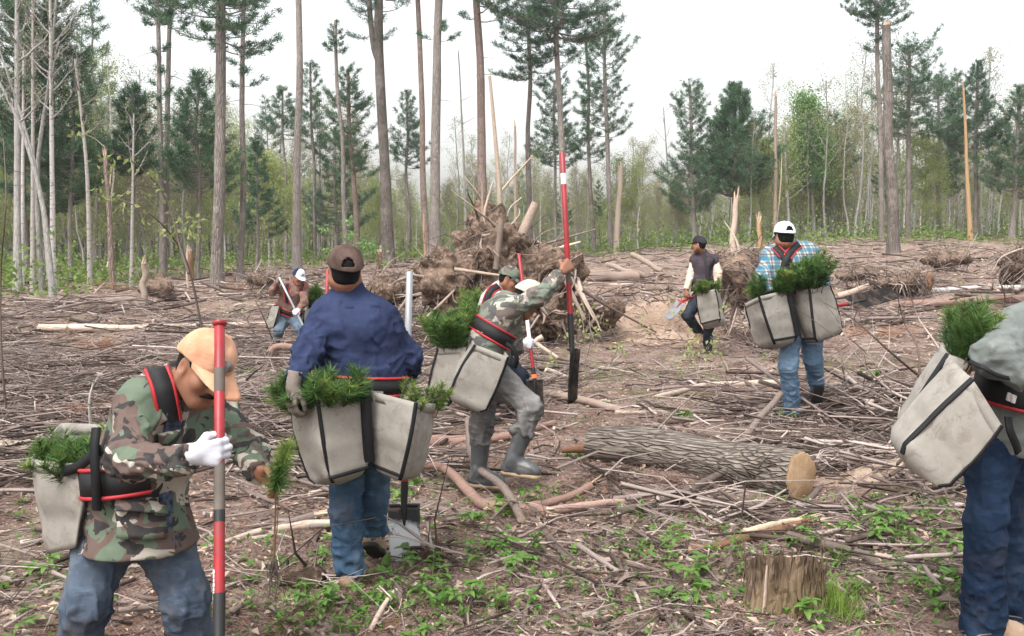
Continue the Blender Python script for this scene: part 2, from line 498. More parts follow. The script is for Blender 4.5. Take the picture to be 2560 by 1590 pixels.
def m_endgrain(name, a, c, dark=(.16, .10, .06)):
    b = NB(name, .85, .15); o = b.obj()
    n = b.noise(o, 7, 5, .6); w = b.N('ShaderNodeTexWave'); w.wave_type = 'RINGS'; w.rings_direction = 'SPHERICAL'
    b.set(w.inputs['Vector'], o); w.inputs['Scale'].default_value = 22; w.inputs['Distortion'].default_value = 3; w.inputs['Detail'].default_value = 3
    col = b.mix(b.math('MULTIPLY', w.outputs['Fac'], .35), b.ramp(n, [(.35, a), (.7, c)]), dark)
    b.bump(b.noise(o, 40, 4), .5, .006)
    return b.col(col)

def m_slash():
    b = NB('mixed_slash_wood', .9, .12)
    n = b.noise(b.pos(), 9, 5, .7)
    f = b.math('ADD', b.math('MULTIPLY', b.rnd(), .8), b.math('MULTIPLY', n, .25))
    c = b.ramp(f, [(.08, (.026, .018, .015)), (.38, (.095, .069, .059)), (.66, (.21, .165, .147)), (.88, (.36, .295, .262)), (1., (.56, .48, .43))])
    b.bump(b.noise(b.pos(), 70, 4), .5, .006)
    return b.col(c)
def m_bladeB():
    b = NB('black_and_white_muddy_blade', .4, .5); o = b.obj()
    n = b.noise(o, 11, 6, .65); z = b.sep(o)[2]
    edge = b.math('ADD', z, b.math('MULTIPLY', n, .10))
    c = b.mix(b.ramp(edge, [(.262, .0), (.29, 1.)]), (.55, .56, .58), (.022, .021, .022))
    c = b.mix(b.ramp(b.noise(b.map(o, (1, 1, 1), (3, 1, 2)), 13, 6, .65), [(.56, .0), (.60, 1.)]), c, (.11, .075, .055))
    b.bump(n, .3, .004)
    return b.col(c)
def m_redpaint():
    b = NB('chipped_red_shaft_paint', .45, .45); o = b.obj()
    n = b.noise(o, 8, 5, .6); f = b.noise(b.map(o, (1, 1, .35)), 55, 5, .75)
    c = b.ramp(n, [(.3, (.17, .010, .014)), (.7, (.33, .013, .020))])
    c = b.mix(b.ramp(f, [(.62, .0), (.68, .9)]), c, (.10, .075, .065))
    c = b.mix(b.math('MULTIPLY', b.ramp(b.noise(o, 5, 5, .7), [(.5, .0), (.7, 1.)]), .45), c, (.12, .06, .045))
    b.bump(f, .25, .001)
    return b.col(c)
M = dict(
    bladeB=m_bladeB(),
    ground=m_ground(), sand=m_sand(), rootsoil=m_rootsoil(), birch=m_birch(),
    pine=m_bark('pine_bark', (.15, .125, .108), (.31, .275, .25), 9, .16, usernd=True),
    redpine=m_bark('reddish_pine_bark', (.17, .12, .098), (.32, .25, .215), 9, .2, usernd=True),
    grey=m_bark('grey_bark', (.17, .158, .145), (.36, .345, .32), 7, .3, .6, .015, usernd=True),
    maple=m_bark('furrowed_log_bark', (.080, .063, .051), (.34, .292, .25), 26, .10, 1., .03, moss=(.27, .235, .20), lying=.70, crack=.3),
    snag=m_wood('bare_snag_wood', [(.2, (.17, .13, .105)), (.5, (.30, .235, .19)), (.85, (.47, .37, .29))], 3),
    palesnag=m_wood('pale_snag_wood', [(.2, (.34, .26, .205)), (.8, (.56, .45, .37))], 3),
    orange=m_wood('orange_heartwood', [(.2, (.26, .15, .075)), (.8, (.46, .31, .18))], 4),
    rotten=m_wood('red_rotten_wood', [(.2, (.10, .052, .034)), (.8, (.27, .15, .09))], 7),
    slash=m_slash(),
    stick=m_wood('weathered_sticks', [(.2, (.05, .036, .030)), (.42, (.135, .102, .087)), (.62, (.27, .215, .187)), (.8, (.46, .385, .335))], 8),
    log=m_wood('barkless_log', [(.2, (.17, .125, .10)), (.55, (.33, .25, .205)), (.9, (.48, .385, .32))], 5),
    pinklog=m_wood('pinkish_branch_bark', [(.2, (.16, .098, .078)), (.6, (.30, .19, .152)), (.95, (.43, .30, .25))], 9),
    darklog=m_wood('dark_branch_bark', [(.2, (.085, .065, .053)), (.9, (.20, .16, .135))], 12),
    chip=m_wood('pale_wood_chips', [(.1, (.36, .25, .165)), (.6, (.54, .42, .31)), (.95, (.66, .55, .44))], 9),
    end=m_endgrain('sawn_end_grain', (.30, .19, .10), (.46, .33, .21)),
    stump=m_bark('mossy_stump_bark', (.055, .036, .026), (.21, .15, .10), 20, .22, .8, .012, crack=.0, moss=(.19, .155, .06)),
    needle=m_leaf('pine_needles', (.034, .086, .050), (.095, .172, .085), .2, True),
    needle2=m_leaf('far_pine_needles', (.042, .098, .058), (.105, .180, .095), .2, True),
    seedneedle=m_leaf('seedling_needles', (.022, .062, .018), (.105, .19, .045), .2),
    seedneedle2=m_leaf('seedling_tips', (.07, .13, .03), (.20, .26, .06), .2),
    seedstem=m_plain('seedling_stem', (.16, .095, .05), .9),
    spring=m_leaf('spring_leaves', (.18, .22, .07), (.36, .41, .16), .4, True),
    olive=m_leaf('olive_buds', (.17, .165, .095), (.33, .31, .18), .35, True),
    bright=m_leaf('bright_new_leaves', (.12, .22, .07), (.22, .35, .12), .4),
    shrub=m_leaf('undergrowth_leaves', (.085, .135, .03), (.20, .29, .075), .4, True),
    plant=m_leaf('forest_floor_leaves', (.050, .125, .020), (.155, .27, .06), .35, True, .45),
    grass=m_leaf('fresh_grass', (.12, .22, .03), (.26, .36, .08), .35),
    straw=m_leaf('dry_needle_straw', (.13, .072, .055), (.36, .25, .20), .1),
    rust=m_leaf('rusty_dead_needles', (.24, .095, .045), (.42, .20, .10), .2),
    dead=m_leaf('dead_leaves', (.20, .135, .095), (.47, .37, .29), .15),
    skin=m_plain('skin', (.235, .105, .062), .5, .4, var=.18, sc=9, bump=.2),
    skin2=m_plain('pale_skin', (.42, .235, .16), .5, .4, var=.15, sc=9, bump=.2),
    hair=m_plain('black_hair', (.009, .008, .008), .8, .12, sc=60, bump=.6),
    eye=m_plain('eye', (.05, .035, .03), .2, .5, var=0),
    camo=m_camo('camouflage_cloth', 6.6), camo2=m_camo('faded_camouflage_cloth', 6.5, .18, 3.0), camo3=m_camo('camouflage_cap_cloth', 9.0, .1, 1.0),
    jeansA=m_denim('dusty_jeans', (.036, .050, .075), (.098, .125, .162), .42),
    jeansB=m_denim('blue_jeans', (.024, .050, .092), (.075, .125, .185), .25),
    jeansG=m_denim('light_blue_jeans', (.075, .13, .205), (.165, .245, .34), .2),
    jeansH=m_denim('dark_blue_jeans', (.008, .017, .040), (.026, .048, .088), .12),
    jeansE=m_denim('grey_blue_jeans', (.07, .10, .14), (.17, .225, .28), .3),
    jeansC=m_denim('grey_jeans', (.085, .081, .079), (.25, .24, .232), .35, (.21, .185, .16)),
    darkcloth=m_cloth('dark_trousers_cloth', (.014, .018, .026), (.035, .042, .055)),
    blueshirt=m_cloth('navy_work_shirt', (.015, .021, .050), (.032, .042, .090)),
    greyshirt=m_cloth('grey_shirt_cloth', (.105, .116, .108), (.175, .188, .178)),
    hoodie=m_cloth('pale_grey_hoodie', (.36, .36, .36), (.50, .50, .50)),
    brownshirt=m_cloth('brown_checked_shirt', (.12, .065, .052), (.23, .14, .115), 18),
    maroon=m_cloth('dark_plum_vest', (.032, .024, .032), (.062, .048, .058)),
    cream=m_cloth('cream_sleeves', (.42, .335, .26), (.54, .45, .365)),
    innershirt=m_cloth('dark_blue_undershirt', (.02, .025, .045), (.10, .12, .17), 40),
    plaid=m_plaid(), canvas=m_canvas(),
    trim=m_plain('black_webbing', (.007, .007, .008), .7, .3, var=.3, sc=20),
    belt=m_plain('charcoal_harness', (.014, .014, .015), .7, .3, var=.3, sc=20),
    red=m_plain('red_harness_edge', (.36, .018, .025), .6, .4, sc=15),
    white=m_plain('white_label', (.72, .70, .68), .6, .3, var=.08),
    redpaint=m_redpaint(),
    tape=m_plain('tan_tape', (.115, .095, .080), .7, .3),
    steel=m_plain('grey_steel_tube', (.30, .30, .31), .38, .5, .55, .15, 6),
    black=m_plain('black_steel', (.009, .009, .010), .5, .5, var=.3, sc=9),
    blade=m_blade('muddy_white_blade', (.72, .73, .75), (.15, .10, .075), .54, .57),
    bladedark=m_blade('dark_muddy_blade', (.014, .012, .012), (.060, .042, .033), .45, .6, 0, .8),
    bladesilver=m_blade('worn_silver_blade', (.17, .175, .185), (.10, .09, .085), .42, .6, 0, .75),
    orangetape=m_plain('orange_collar', (.75, .16, .05), .5, .4),
    rubber=m_blade('grey_rubber_boot', (.052, .055, .058), (.13, .115, .10), .5, .75, 0, .45),
    sole=m_plain('tan_boot_sole', (.27, .20, .12), .8),
    darksole=m_plain('dark_boot_sole', (.022, .019, .018), .85),
    leather=m_blade('dusty_brown_boot', (.22, .14, .085), (.33, .24, .165), .42, .65, 0, .8),
    darkleather=m_plain('dark_boot', (.045, .036, .03), .8, .3, sc=14),
    gloveW=m_plain('white_knit_glove', (.50, .50, .54), .9, .2, var=.12, sc=30, bump=.5),
    gloveG=m_plain('dusty_grey_glove', (.20, .165, .145), .9, .2, var=.3, sc=14, bump=.5),
    capO=m_cloth('faded_orange_cap', (.42, .20, .115), (.57, .33, .215), 9),
    capBr=m_cloth('brown_cap', (.052, .034, .028), (.115, .078, .066), 8, 30),
    capW=m_cloth('white_cap', (.52, .55, .60), (.62, .64, .67), 8),
    capC=m_cloth('cream_cap', (.33, .295, .24), (.47, .42, .36), 8),
    capK=m_cloth('black_cap', (.022, .019, .024), (.042, .038, .045), 8),
    navy=m_cloth('navy_cap_cloth', (.012, .018, .05), (.03, .04, .09), 8),
    badge=m_plain('grey_cap_badge', (.22, .19, .175), .8, .2, var=.5, sc=60),
)
# ------------------------------------------------------------------ rounded volumes blended into one surface (bodies, garments, hands)
class Field:
    def __init__(s, lo, hi, h):
        s.lo, s.h = np.asarray(lo, float), h
        s.n = np.ceil((np.asarray(hi, float) - s.lo) / h).astype(int) + 1
        s.F = np.full(s.n, .2, np.float32)
    def box(s, lo, hi):
        a = np.clip(np.floor((lo - s.lo) / s.h).astype(int), 0, s.n)
        b = np.clip(np.ceil((hi - s.lo) / s.h).astype(int) + 1, 0, s.n)
        sl = tuple(slice(i, j) for i, j in zip(a, b))
        ax = [(s.lo[k] + s.h * np.arange(a[k], b[k])).astype(np.float32) for k in range(3)]
        return sl, np.stack(np.meshgrid(*ax, indexing='ij'), -1)
    def _min(s, sl, d, k):
        c = s.F[sl]
        k = max(k, 1e-4)
        t = np.clip(.5 + .5 * (c - d) / k, 0, 1)
        s.F[sl] = c * (1 - t) + d * t - k * t * (1 - t)
    def cone(s, a, b, ra, rb, k=.02, wide=None, ratio=1., flat_a=False, flat_b=False):
        a, b = np.asarray(a, float), np.asarray(b, float)
        rm = max(ra, rb) * max(1, ratio) + k + 2 * s.h
        sl, p = s.box(np.minimum(a, b) - rm, np.maximum(a, b) + rm)
        if p.size == 0: return
        ab = b - a; L2 = float(ab @ ab) + 1e-12; L = math.sqrt(L2)
        q = p - a.astype(np.float32)
        tr = q @ (ab / L2).astype(np.float32)
        t = np.clip(tr, 0, 1)
        q = q - t[..., None] * ab.astype(np.float32)
        if wide is not None and ratio != 1.:
            w = nrm(wide)
            q = q + (q @ w.astype(np.float32))[..., None] * (w * (1 / ratio - 1)).astype(np.float32)
        d = np.sqrt((q * q).sum(-1)) - (ra + (rb - ra) * t)
        if flat_b: d = np.maximum(d, (tr - 1) * L)
        if flat_a: d = np.maximum(d, -tr * L)
        s._min(sl, d, k)
    def ell(s, c, axes, radii, k=.02, cut=False):
        c = np.asarray(c, float); rm = max(radii) + k + 2 * s.h
        sl, p = s.box(c - rm, c + rm)
        if p.size == 0: return
        q = (p - c.astype(np.float32)) @ np.asarray(axes, float).T.astype(np.float32)
        rr = np.asarray(radii, np.float32)
        k0 = np.sqrt(((q / rr) ** 2).sum(-1)); k1 = np.sqrt(((q / rr ** 2) ** 2).sum(-1)) + 1e-6
        d = k0 * (k0 - 1) / k1
        if cut:
            cc = s.F[sl]; d = -d
            t = np.clip(.5 - .5 * (cc - d) / k, 0, 1)
            s.F[sl] = cc * (1 - t) + d * t + k * t * (1 - t)
        else: s._min(sl, d, k)
    def plane(s, pt, n, lo=None, hi=None):
        sl, p = s.box(s.lo if lo is None else lo, s.lo + s.h * s.n if hi is None else hi)
        s.F[sl] = np.maximum(s.F[sl], (p - np.asarray(pt, np.float32)) @ nrm(n).astype(np.float32))
    def at(s, p):
        i = np.clip(np.round((np.asarray(p) - s.lo) / s.h).astype(int), 0, s.n - 1)
        return s.F[tuple(np.moveaxis(i, -1, 0))]
    def hit(s, outside, toward, off=.0):
        """first point of the surface on the way in"""
        o, t = np.asarray(outside, float), np.asarray(toward, float)
        ts = np.linspace(0, 1, 160)
        pts = o + (t - o) * ts[:, None]
        v = s.at(pts)
        k = np.argmax(v < 0) if (v < 0).any() else int(np.argmin(v))
        return pts[k] + nrm(o - t) * off
    def surface(s):
        F, (nx, ny, nz) = s.F, s.n
        sg = F < 0
        c = np.zeros((nx - 1, ny - 1, nz - 1), np.uint8)
        cr = [(i, j, k) for i in (0, 1) for j in (0, 1) for k in (0, 1)]
        for i, j, k in cr: c += sg[i:nx - 1 + i, j:ny - 1 + j, k:nz - 1 + k]
        act = (c > 0) & (c < 8)
        idx = np.full(act.shape, -1, np.int32)
        ii = np.argwhere(act); idx[act] = np.arange(len(ii))
        vals = np.stack([F[ii[:, 0] + i, ii[:, 1] + j, ii[:, 2] + k] for i, j, k in cr], 1)
        acc, cnt = np.zeros((len(ii), 3)), np.zeros(len(ii))
        for a in range(8):
            for b in range(a + 1, 8):
                if sum(abs(x - y) for x, y in zip(cr[a], cr[b])) != 1: continue
                va, vb = vals[:, a], vals[:, b]
                m = (va < 0) != (vb < 0)
                t = (va[m] / (va[m] - vb[m]))[:, None]
                acc[m] += np.array(cr[a]) + t * (np.array(cr[b]) - np.array(cr[a])); cnt[m] += 1
        V = s.lo + s.h * (ii + acc / cnt[:, None])
        Q = []
        for ax in range(3):
            u, w = (ax + 1) % 3, (ax + 2) % 3
            sa = [slice(None)] * 3; sb = [slice(None)] * 3
            sa[ax] = slice(0, -1); sb[ax] = slice(1, None)
            for q in (u, w): sa[q] = slice(1, -1); sb[q] = slice(1, -1)
            A_, B_ = sg[tuple(sa)], sg[tuple(sb)]
            e = np.argwhere(A_ != B_)
            if not len(e): continue
            fl = A_[tuple(e.T)]
            e = e + np.array([0 if q == ax else 1 for q in range(3)])
            def cell(du, dw):
                z = e.copy(); z[:, u] -= du; z[:, w] -= dw
                return idx[tuple(z.T)]
            q = np.stack([cell(1, 1), cell(0, 1), cell(0, 0), cell(1, 0)], -1)
            q[~fl] = q[~fl][:, ::-1]
            Q.append(q)
        Q = np.concatenate(Q)
        return V, Q[(Q >= 0).all(1)]
def vnormals(V, Q):
    n = np.cross(V[Q[:, 2]] - V[Q[:, 0]], V[Q[:, 3]] - V[Q[:, 1]])
    o = np.zeros_like(V)
    for k in range(4): np.add.at(o, Q[:, k], n)
    return nrm(o)
def wrinkle(V, Q, bones, fine=.0018, seed=1):
    """cloth folds: rings across each limb, stronger towards the end that bunches up, plus fine creases"""
    N = vnormals(V, Q)
    best = np.full(len(V), 9.); amp = np.zeros(len(V)); ph = np.zeros((len(V), 3))
    for i, (a, b, fr, a0, a1) in enumerate(bones):
        a, b = np.asarray(a, float), np.asarray(b, float)
        ab = b - a; L = np.linalg.norm(ab)
        t = np.clip((V - a) @ ab / L ** 2, 0, 1); q = V - a - t[:, None] * ab
        d = np.linalg.norm(q, axis=1); m = d < best
        best[m] = d[m]; amp[m] = (a0 + (a1 - a0) * t[m] ** 2)
        dirs = q[m] / (d[m][:, None] + 1e-6)
        ph[m] = dirs * 1.25 + (ab / L) * ((t[m] * L * fr)[:, None]) + i * 3.7
    w = vnoise(ph, seed) + .5 * vnoise(ph * 2.1 + 5, seed + 3)
    w = np.where(w > 0, w, w * .6)
    cr = 1 - np.abs(vnoise(ph * A(1, 1, 1) * 1.45 + 11, seed + 5)) * 3.2            # sharp creases
    cr2 = 1 - np.abs(vnoise(V * A(13, 13, 9) + 3, seed + 6) + .3 * vnoise(V * 31., seed + 7)) * 3.0
    f = vnoise(V * A(22, 22, 30), seed + 9)
    return V + N * (amp * (w + .75 * np.clip(cr, 0, 1) + .45 * np.clip(cr2, 0, 1) - .3) + fine * f)[:, None]
def solid(f, name, mats, parent, bones=None, fine=.0015, seed=1):
    V, Q = f.surface()
    if bones is not None: V = wrinkle(V, Q, bones, fine, seed)
    g = Geo(); g.add(V, Q, rnd=.5)
    return part(g, name, mats, parent)
def ribbon(g, path, out, w, th=.006, m=0, closed=False, axis=None):
    path, out = np.asarray(path, float), np.asarray(out, float)
    n = len(path)
    T = np.roll(path, -1, 0) - np.roll(path, 1, 0) if closed else np.gradient(path, axis=0)
    T = nrm(T); B = nrm(np.cross(T, out)) if axis is None else np.broadcast_to(nrm(axis), (n, 3)); O = nrm(np.cross(B, T))
    O = np.where((O * out).sum(-1, keepdims=True) < 0, -O, O)
    w = np.broadcast_to(w, (n,))[:, None] / 2
    V = np.stack([path - B * w - O * th / 2, path + B * w - O * th / 2, path + B * w + O * th / 2, path - B * w + O * th / 2], 1).reshape(-1, 3)
    k = np.arange(n if closed else n - 1); k2 = (k + 1) % n
    q = np.concatenate([np.stack([k * 4 + j, k * 4 + (j + 1) % 4, k2 * 4 + (j + 1) % 4, k2 * 4 + j], -1) for j in range(4)])
    g.add(V, q, m=m)
    if not closed:
        g.add(V[:4], [[3, 2, 1, 0]], m=m); g.add(V[-4:], [[0, 1, 2, 3]], m=m)
    return path - B * w, path + B * w

# ------------------------------------------------------------------ people
def hand(f, wrist, d, n, th, curl=.3, s=1., fat=1., k=.006):
    """palm, four unequal bent fingers, thumb; d points to the knuckles, n is the way the fingers close, th = +1/-1 the thumb's side"""
    d = nrm(d); n = nrm(np.asarray(n, float) - d * np.dot(n, d)); sd = np.cross(d, n) * th
    wrist = np.asarray(wrist, float)
    for i, (o, L, kn) in enumerate(((.031, .072, .088), (.0105, .082, .093), (-.0105, .075, .089), (-.030, .058, .080))):
        kp = wrist + (d * kn + sd * o * fat) * s
        f.cone(wrist + sd * o * .5 * s, kp, .0150 * s * fat, .0125 * s * fat, .014)
        ang, p, r = 0., kp, .0112 * s * fat
        for j, fr in enumerate((.45, .31, .24)):
            ang += curl * (1.05, 1.35, .95)[j] + .05
            q = p + (d * math.cos(ang) + n * math.sin(ang) + sd * .10 * (1.5 - i) * .3) * L * fr * s
            f.cone(p, q, r, r * .92, k); p, r = q, r * .92
    p = wrist + (d * .026 + sd * .020 + n * .006) * s
    for L, dv, r in ((.042, d * .62 + sd * .75 + n * (.15 + .35 * curl), .0150), (.034, d * .8 + sd * (.45 - .5 * curl) + n * (.1 + .6 * curl), .0125), (.026, d * .85 + sd * (.2 - .7 * curl) + n * (.1 + .8 * curl), .0108)):
        q = p + nrm(dv) * L * s
        f.cone(p, q, r * s * fat, r * .9 * s * fat, k + .003); p = q
def head(f, H, fw, up, s=1., neck=None):
    up = nrm(up); fw = nrm(np.asarray(fw, float) - up * np.dot(fw, up)); r = np.cross(fw, up)
    ax = np.stack([r, fw, up]); X = lambda a, b, c: H + (r * a + fw * b + up * c) * s
    f.ell(X(0, -.012, .03), ax, (.075 * s, .094 * s, .089 * s), .03)
    f.ell(X(0, .030, -.035), ax, (.060 * s, .063 * s, .082 * s), .03)
    f.ell(X(0, .062, -.096), ax, (.030 * s, .026 * s, .022 * s), .03)
    for e in (-1, 1):
        f.ell(X(e * .040, .062, -.026), ax, (.024 * s,) * 3, .025)
        f.ell(X(e * .032, .102, .008), ax, (.017 * s, .014 * s, .011 * s), .012, cut=True)
        f.ell(X(e * .031, .084, .008), ax, (.013 * s, .012 * s, .011 * s), .006)
        f.cone(X(e * .008, .094, .028), X(e * .046, .080, .030), .010 * s, .008 * s, .012)
        f.ell(X(e * .075, -.006, -.008), ax, (.010 * s, .022 * s, .034 * s), .008)
        f.ell(X(e * .083, -.003, -.005), ax, (.007 * s, .012 * s, .02 * s), .006, cut=True)
        f.cone(X(e * .012, .094, -.032), X(e * .014, .090, -.030), .009 * s, .009 * s, .008)
        f.cone(X(e * .056, .0, -.055), X(e * .022, .062, -.098), .026 * s, .022 * s, .03)
    f.cone(X(0, .092, .016), X(0, .112, -.026), .009 * s, .0145 * s, .012)
    f.cone(X(-.018, .086, -.056), X(.018, .086, -.056), .0085 * s, .0085 * s, .008)
    f.cone(X(-.014, .084, -.068), X(.014, .084, -.068), .009 * s, .009 * s, .007)
    if neck is not None:
        f.cone(X(0, -.022, -.055), neck, .054 * s, .060 * s, .03)
    return X
def bounds(pts, pad):
    p = np.array(pts)
    return p.min(0) - pad, p.max(0) + pad
def torso(f, J, g=0., s=1., k=.04, low=None):
    X = nrm(J['SR'] - J['SL'])
    c = (J['SR'] + J['SL']) / 2
    ch = c + (J['W'] - c) * .30
    f.cone(ch, J['W'], (.128 + g) * s, (.112 + g) * s, k, X, 1.38)
    f.cone(J['W'], J['Pv'], (.112 + g) * s, (.118 + g) * s, k, X, 1.36)
    f.cone(J['SL'] + X * .03, J['SR'] - X * .03, (.055 + g) * s, (.055 + g) * s, k)
    for S in ('SL', 'SR'):
        f.cone(J['N'], J[S], (.050 + g * .6) * s, (.050 + g * .6) * s, k)
        f.cone(J[S] + (c - J[S]) * .22, J['W'] + (J[S] - c) * .42, (.070 + g) * s, (.07 + g) * s, k + .02)
def arm(f, J, sd, g=0., s=1., k=.02, cuff=False, trim=0.):
    S, E, Wr = J['S' + sd], J['E' + sd], J['W' + sd]
    end = Wr + nrm(E - Wr) * trim
    f.cone(S, E, (.054 + g) * s, (.044 + g) * s, k)
    f.cone(E, end, (.044 + g) * s, (.031 + g * .75) * s, k, flat_b=True)
    if cuff:
        f.cone(end + nrm(E - Wr) * .055, end + nrm(E - Wr) * .002, (.034 + g * .8) * s, (.035 + g * .8) * s, .004, flat_a=True, flat_b=True)
def make_body(root, J, h, fw, up, hands=(), s=1., skin='skin', eyes=False, hs=1.):
    """skin surface: head, neck, trunk, arms, legs and bare hands in one piece"""
    pts = [J[k] for k in ('H', 'N', 'SL', 'SR', 'EL', 'ER', 'WL', 'WR', 'Pv', 'KL', 'KR', 'AL', 'AR')]
    f = Field(*bounds(pts, .17), h)
    torso(f, J, -.02, s)
    for sd in 'LR': arm(f, J, sd, -.004, s)
    f.cone(J['Pv'], J['Pv'], .11 * s, .11 * s, .04)
    for sd in 'LR':
        f.cone(J['H' + sd], J['K' + sd], .07 * s, .048 * s, .03); f.cone(J['K' + sd], J['A' + sd], .048 * s, .034 * s, .02)
    for hd in hands: hand(f, **hd)
    X = head(f, J['H'], fw, up, hs, J['N'])
    b = solid(f, 'body', M[skin], root)
    if eyes:
        for e in (-1, 1):
            g = Geo(); c = X(e * .031, .0865, .008)
            u_, v_ = np.meshgrid(np.linspace(0, 2 * math.pi, 13)[:-1], np.linspace(-1.5, 1.5, 7), indexing='ij')
            V = c + np.stack([np.cos(u_) * np.cos(v_), np.sin(u_) * np.cos(v_), np.sin(v_)], -1).reshape(-1, 3) * .0112 * hs
            g.add(V, grid_faces(12, 7, True)); part(g, 'eye', M['eye'], root)
    return X
def make_hair(root, H, fw, up, s=1., h=.006, low=-.062, back=True):
    up = nrm(up); fw = nrm(fw - up * np.dot(fw, up)); r = np.cross(fw, up)
    f = Field(H - .16 * s, H + .16 * s, h)
    ax = np.stack([r, fw, up])
    f.ell(H + (fw * -.014 + up * .02) * s, ax, (.078 * s, .096 * s, .094 * s), .02)
    f.ell(H + (fw * -.035 + up * -.03) * s, ax, (.062 * s, .056 * s, .048 * s), .02)
    f.plane(H + (fw * .022) * s, nrm(fw - up * .55))
    f.plane(H + up * low * s, -up + fw * .25)
    for e in (-1, 1): f.ell(H + (r * e * .085 + fw * .0 - up * .012) * s, ax, (.022 * s, .026 * s, .04 * s), .01, cut=True)
    return solid(f, 'hair', M['hair'], root, [(H - up * .1, H + up * .1, 60, .0012, .0012)], .001)
def make_cap(root, H, fw, up, mats, s=1., opening=False, brim=.078, tilt=.0, front=None, droop=.35, name='cap', lift=.036, army=False):
    up = nrm(up); fw = nrm(fw - up * np.dot(fw, up)); r = np.cross(fw, up)
    fw, up = nrm(fw * math.cos(tilt) - up * math.sin(tilt)), nrm(up * math.cos(tilt) + fw * math.sin(tilt))
    C = H + (up * lift - fw * .012) * s
    nu, nv = 96, 22
    g = Geo()
    th, ph = np.meshgrid(np.arange(nu) * 2 * math.pi / nu, np.linspace(0, 1, nv), indexing='ij')
    a = ph * math.pi / 2
    rad = np.cos(a) ** (.5 if army else .72); hz = np.sin(a) ** (1.5 if army else 1.05)
    seam = 1 - .012 * np.exp(-((np.mod(th, math.pi / 3) - math.pi / 6) / .05) ** 2) * (1 - ph * .3)
    x = np.cos(th) * .0865 * rad * seam; y = np.sin(th) * .1035 * rad * seam
    bulge = np.clip(np.sin(th), 0, 1) * .010 * np.sin(a * 1.6)
    z = hz * (.078 if army else .094) - .032 * (1 - ph) * np.clip(-np.sin(th), 0, 1) + .0022 * vnoise(np.stack([x * 40, y * 40, hz * 4], -1), 5)
    V = (C + (r * x[..., None] + fw * (y + bulge)[..., None] + up * z[..., None]) * s).reshape(-1, 3)
    q = grid_faces(nu, nv, True)
    ti = q[:, 0] // nv; pi_ = q[:, 0] % nv
    thm = (ti + .5) * 2 * math.pi / nu
    mi = np.zeros(len(q), int)
    if opening:
        dth = np.abs((thm - 1.5 * math.pi + math.pi) % (2 * math.pi) - math.pi)
        keep = ~((dth < .37 * np.sqrt(np.clip(1 - ((pi_ - 3) / 5.2) ** 2, 0, 1))) & (pi_ >= 3) & (pi_ < 8.2))
        q, thm = q[keep], thm[keep]
    if front is not None:
        fm = np.abs((thm - .5 * math.pi + math.pi) % (2 * math.pi) - math.pi) < 1.02
        g.add(V, q[~fm], m=0); g.add(V, q[fm], m=1)
    else: g.add(V, q, m=0)
    o = part(g, name, [mats, front] if front is not None else mats, root)
    sm = o.modifiers.new('thickness', 'SOLIDIFY'); sm.thickness = .004; sm.offset = 0
    pieces = Geo()
    # peak
    nb, nr = 25, 9
    t, w = np.meshgrid(np.linspace(-1, 1, nb), np.linspace(0, 1, nr), indexing='ij')
    an = math.pi / 2 - t * 1.12
    ext = brim * (1 - np.abs(t) ** 3.2) * w
    bx = np.cos(an) * (.0865 + .0 * ext) * (1 - .10 * w * np.abs(t)); by = np.sin(an) * .1035 + ext
    bz = .004 - droop * ext - .020 * w * t * t
    Vb = (C + (r * bx[..., None] + fw * by[..., None] + up * bz[..., None]) * s).reshape(-1, 3)
    pieces.add(Vb, grid_faces(nb, nr))
    bo = part(pieces, 'brim', front if front is not None else mats, o)
    sm = bo.modifiers.new('thickness', 'SOLIDIFY'); sm.thickness = .005; sm.offset = 0
    bt = Geo(); tube(bt, [C + up * .092 * s, C + up * .099 * s], [.009 * s, .006 * s], 10)
    part(bt, 'button', mats, o)
    return o, C, r, fw, up
def make_top(root, name, mat, J, h, g=.022, s=1., hem=None, hem_r=.14, arms='LR', cuff=True, arm_g=None, seed=1, fold=.007, sleeve_mat=None, collar=True, trim=.0, ratio=1.4, k=.03):
    X = nrm(J['SR'] - J['SL'])
    pts = [J[q] for q in ('N', 'SL', 'SR', 'EL', 'ER', 'WL', 'WR', 'W', 'Pv')] + ([hem] if hem is not None else [])
    f = Field(*bounds(pts, .22), h)
    T = Field(*bounds(pts, .24), .012)
    for q in (f, T):
        torso(q, J, g, s)
        if hem is not None:
            q.cone(J['W'], hem, (.115 + g) * s, hem_r * s, .04, X, ratio, flat_b=True)
            q.plane(hem, nrm(hem - J['W']), *bounds([hem], .26))
    bones = [((J['SL'] + J['SR']) / 2, J['W'], 7, fold * .5, fold), (J['W'], hem if hem is not None else J['Pv'], 7, fold, fold * .7)]
    fs = f if sleeve_mat is None else Field(*bounds(pts, .22), h)
    for sd in arms:
        arm(fs, J, sd, g * .62 if arm_g is None else arm_g, s, .03, cuff, trim)
        bones += [(J['S' + sd], J['E' + sd], 13, fold * .7, fold * 1.5), (J['E' + sd], J['W' + sd], 15, fold * 1.5, fold * .9)]
    if sleeve_mat is not None:
        solid(fs, 'sleeves', M[sleeve_mat], root, bones, seed=seed + 4)
    if collar:
        up = nrm(J['H'] - J['N'])
        f.cone(J['N'] - up * .02, J['N'] + up * .030, .072 * s, .070 * s, .02)
        f.cone(J['N'] + up * .005, J['N'] + up * .12, .058 * s, .058 * s, .003) if False else None
    o = solid(f, name, M[mat], root, bones, seed=seed)
    o['_'] = 0; del o['_']
    return o, f, T
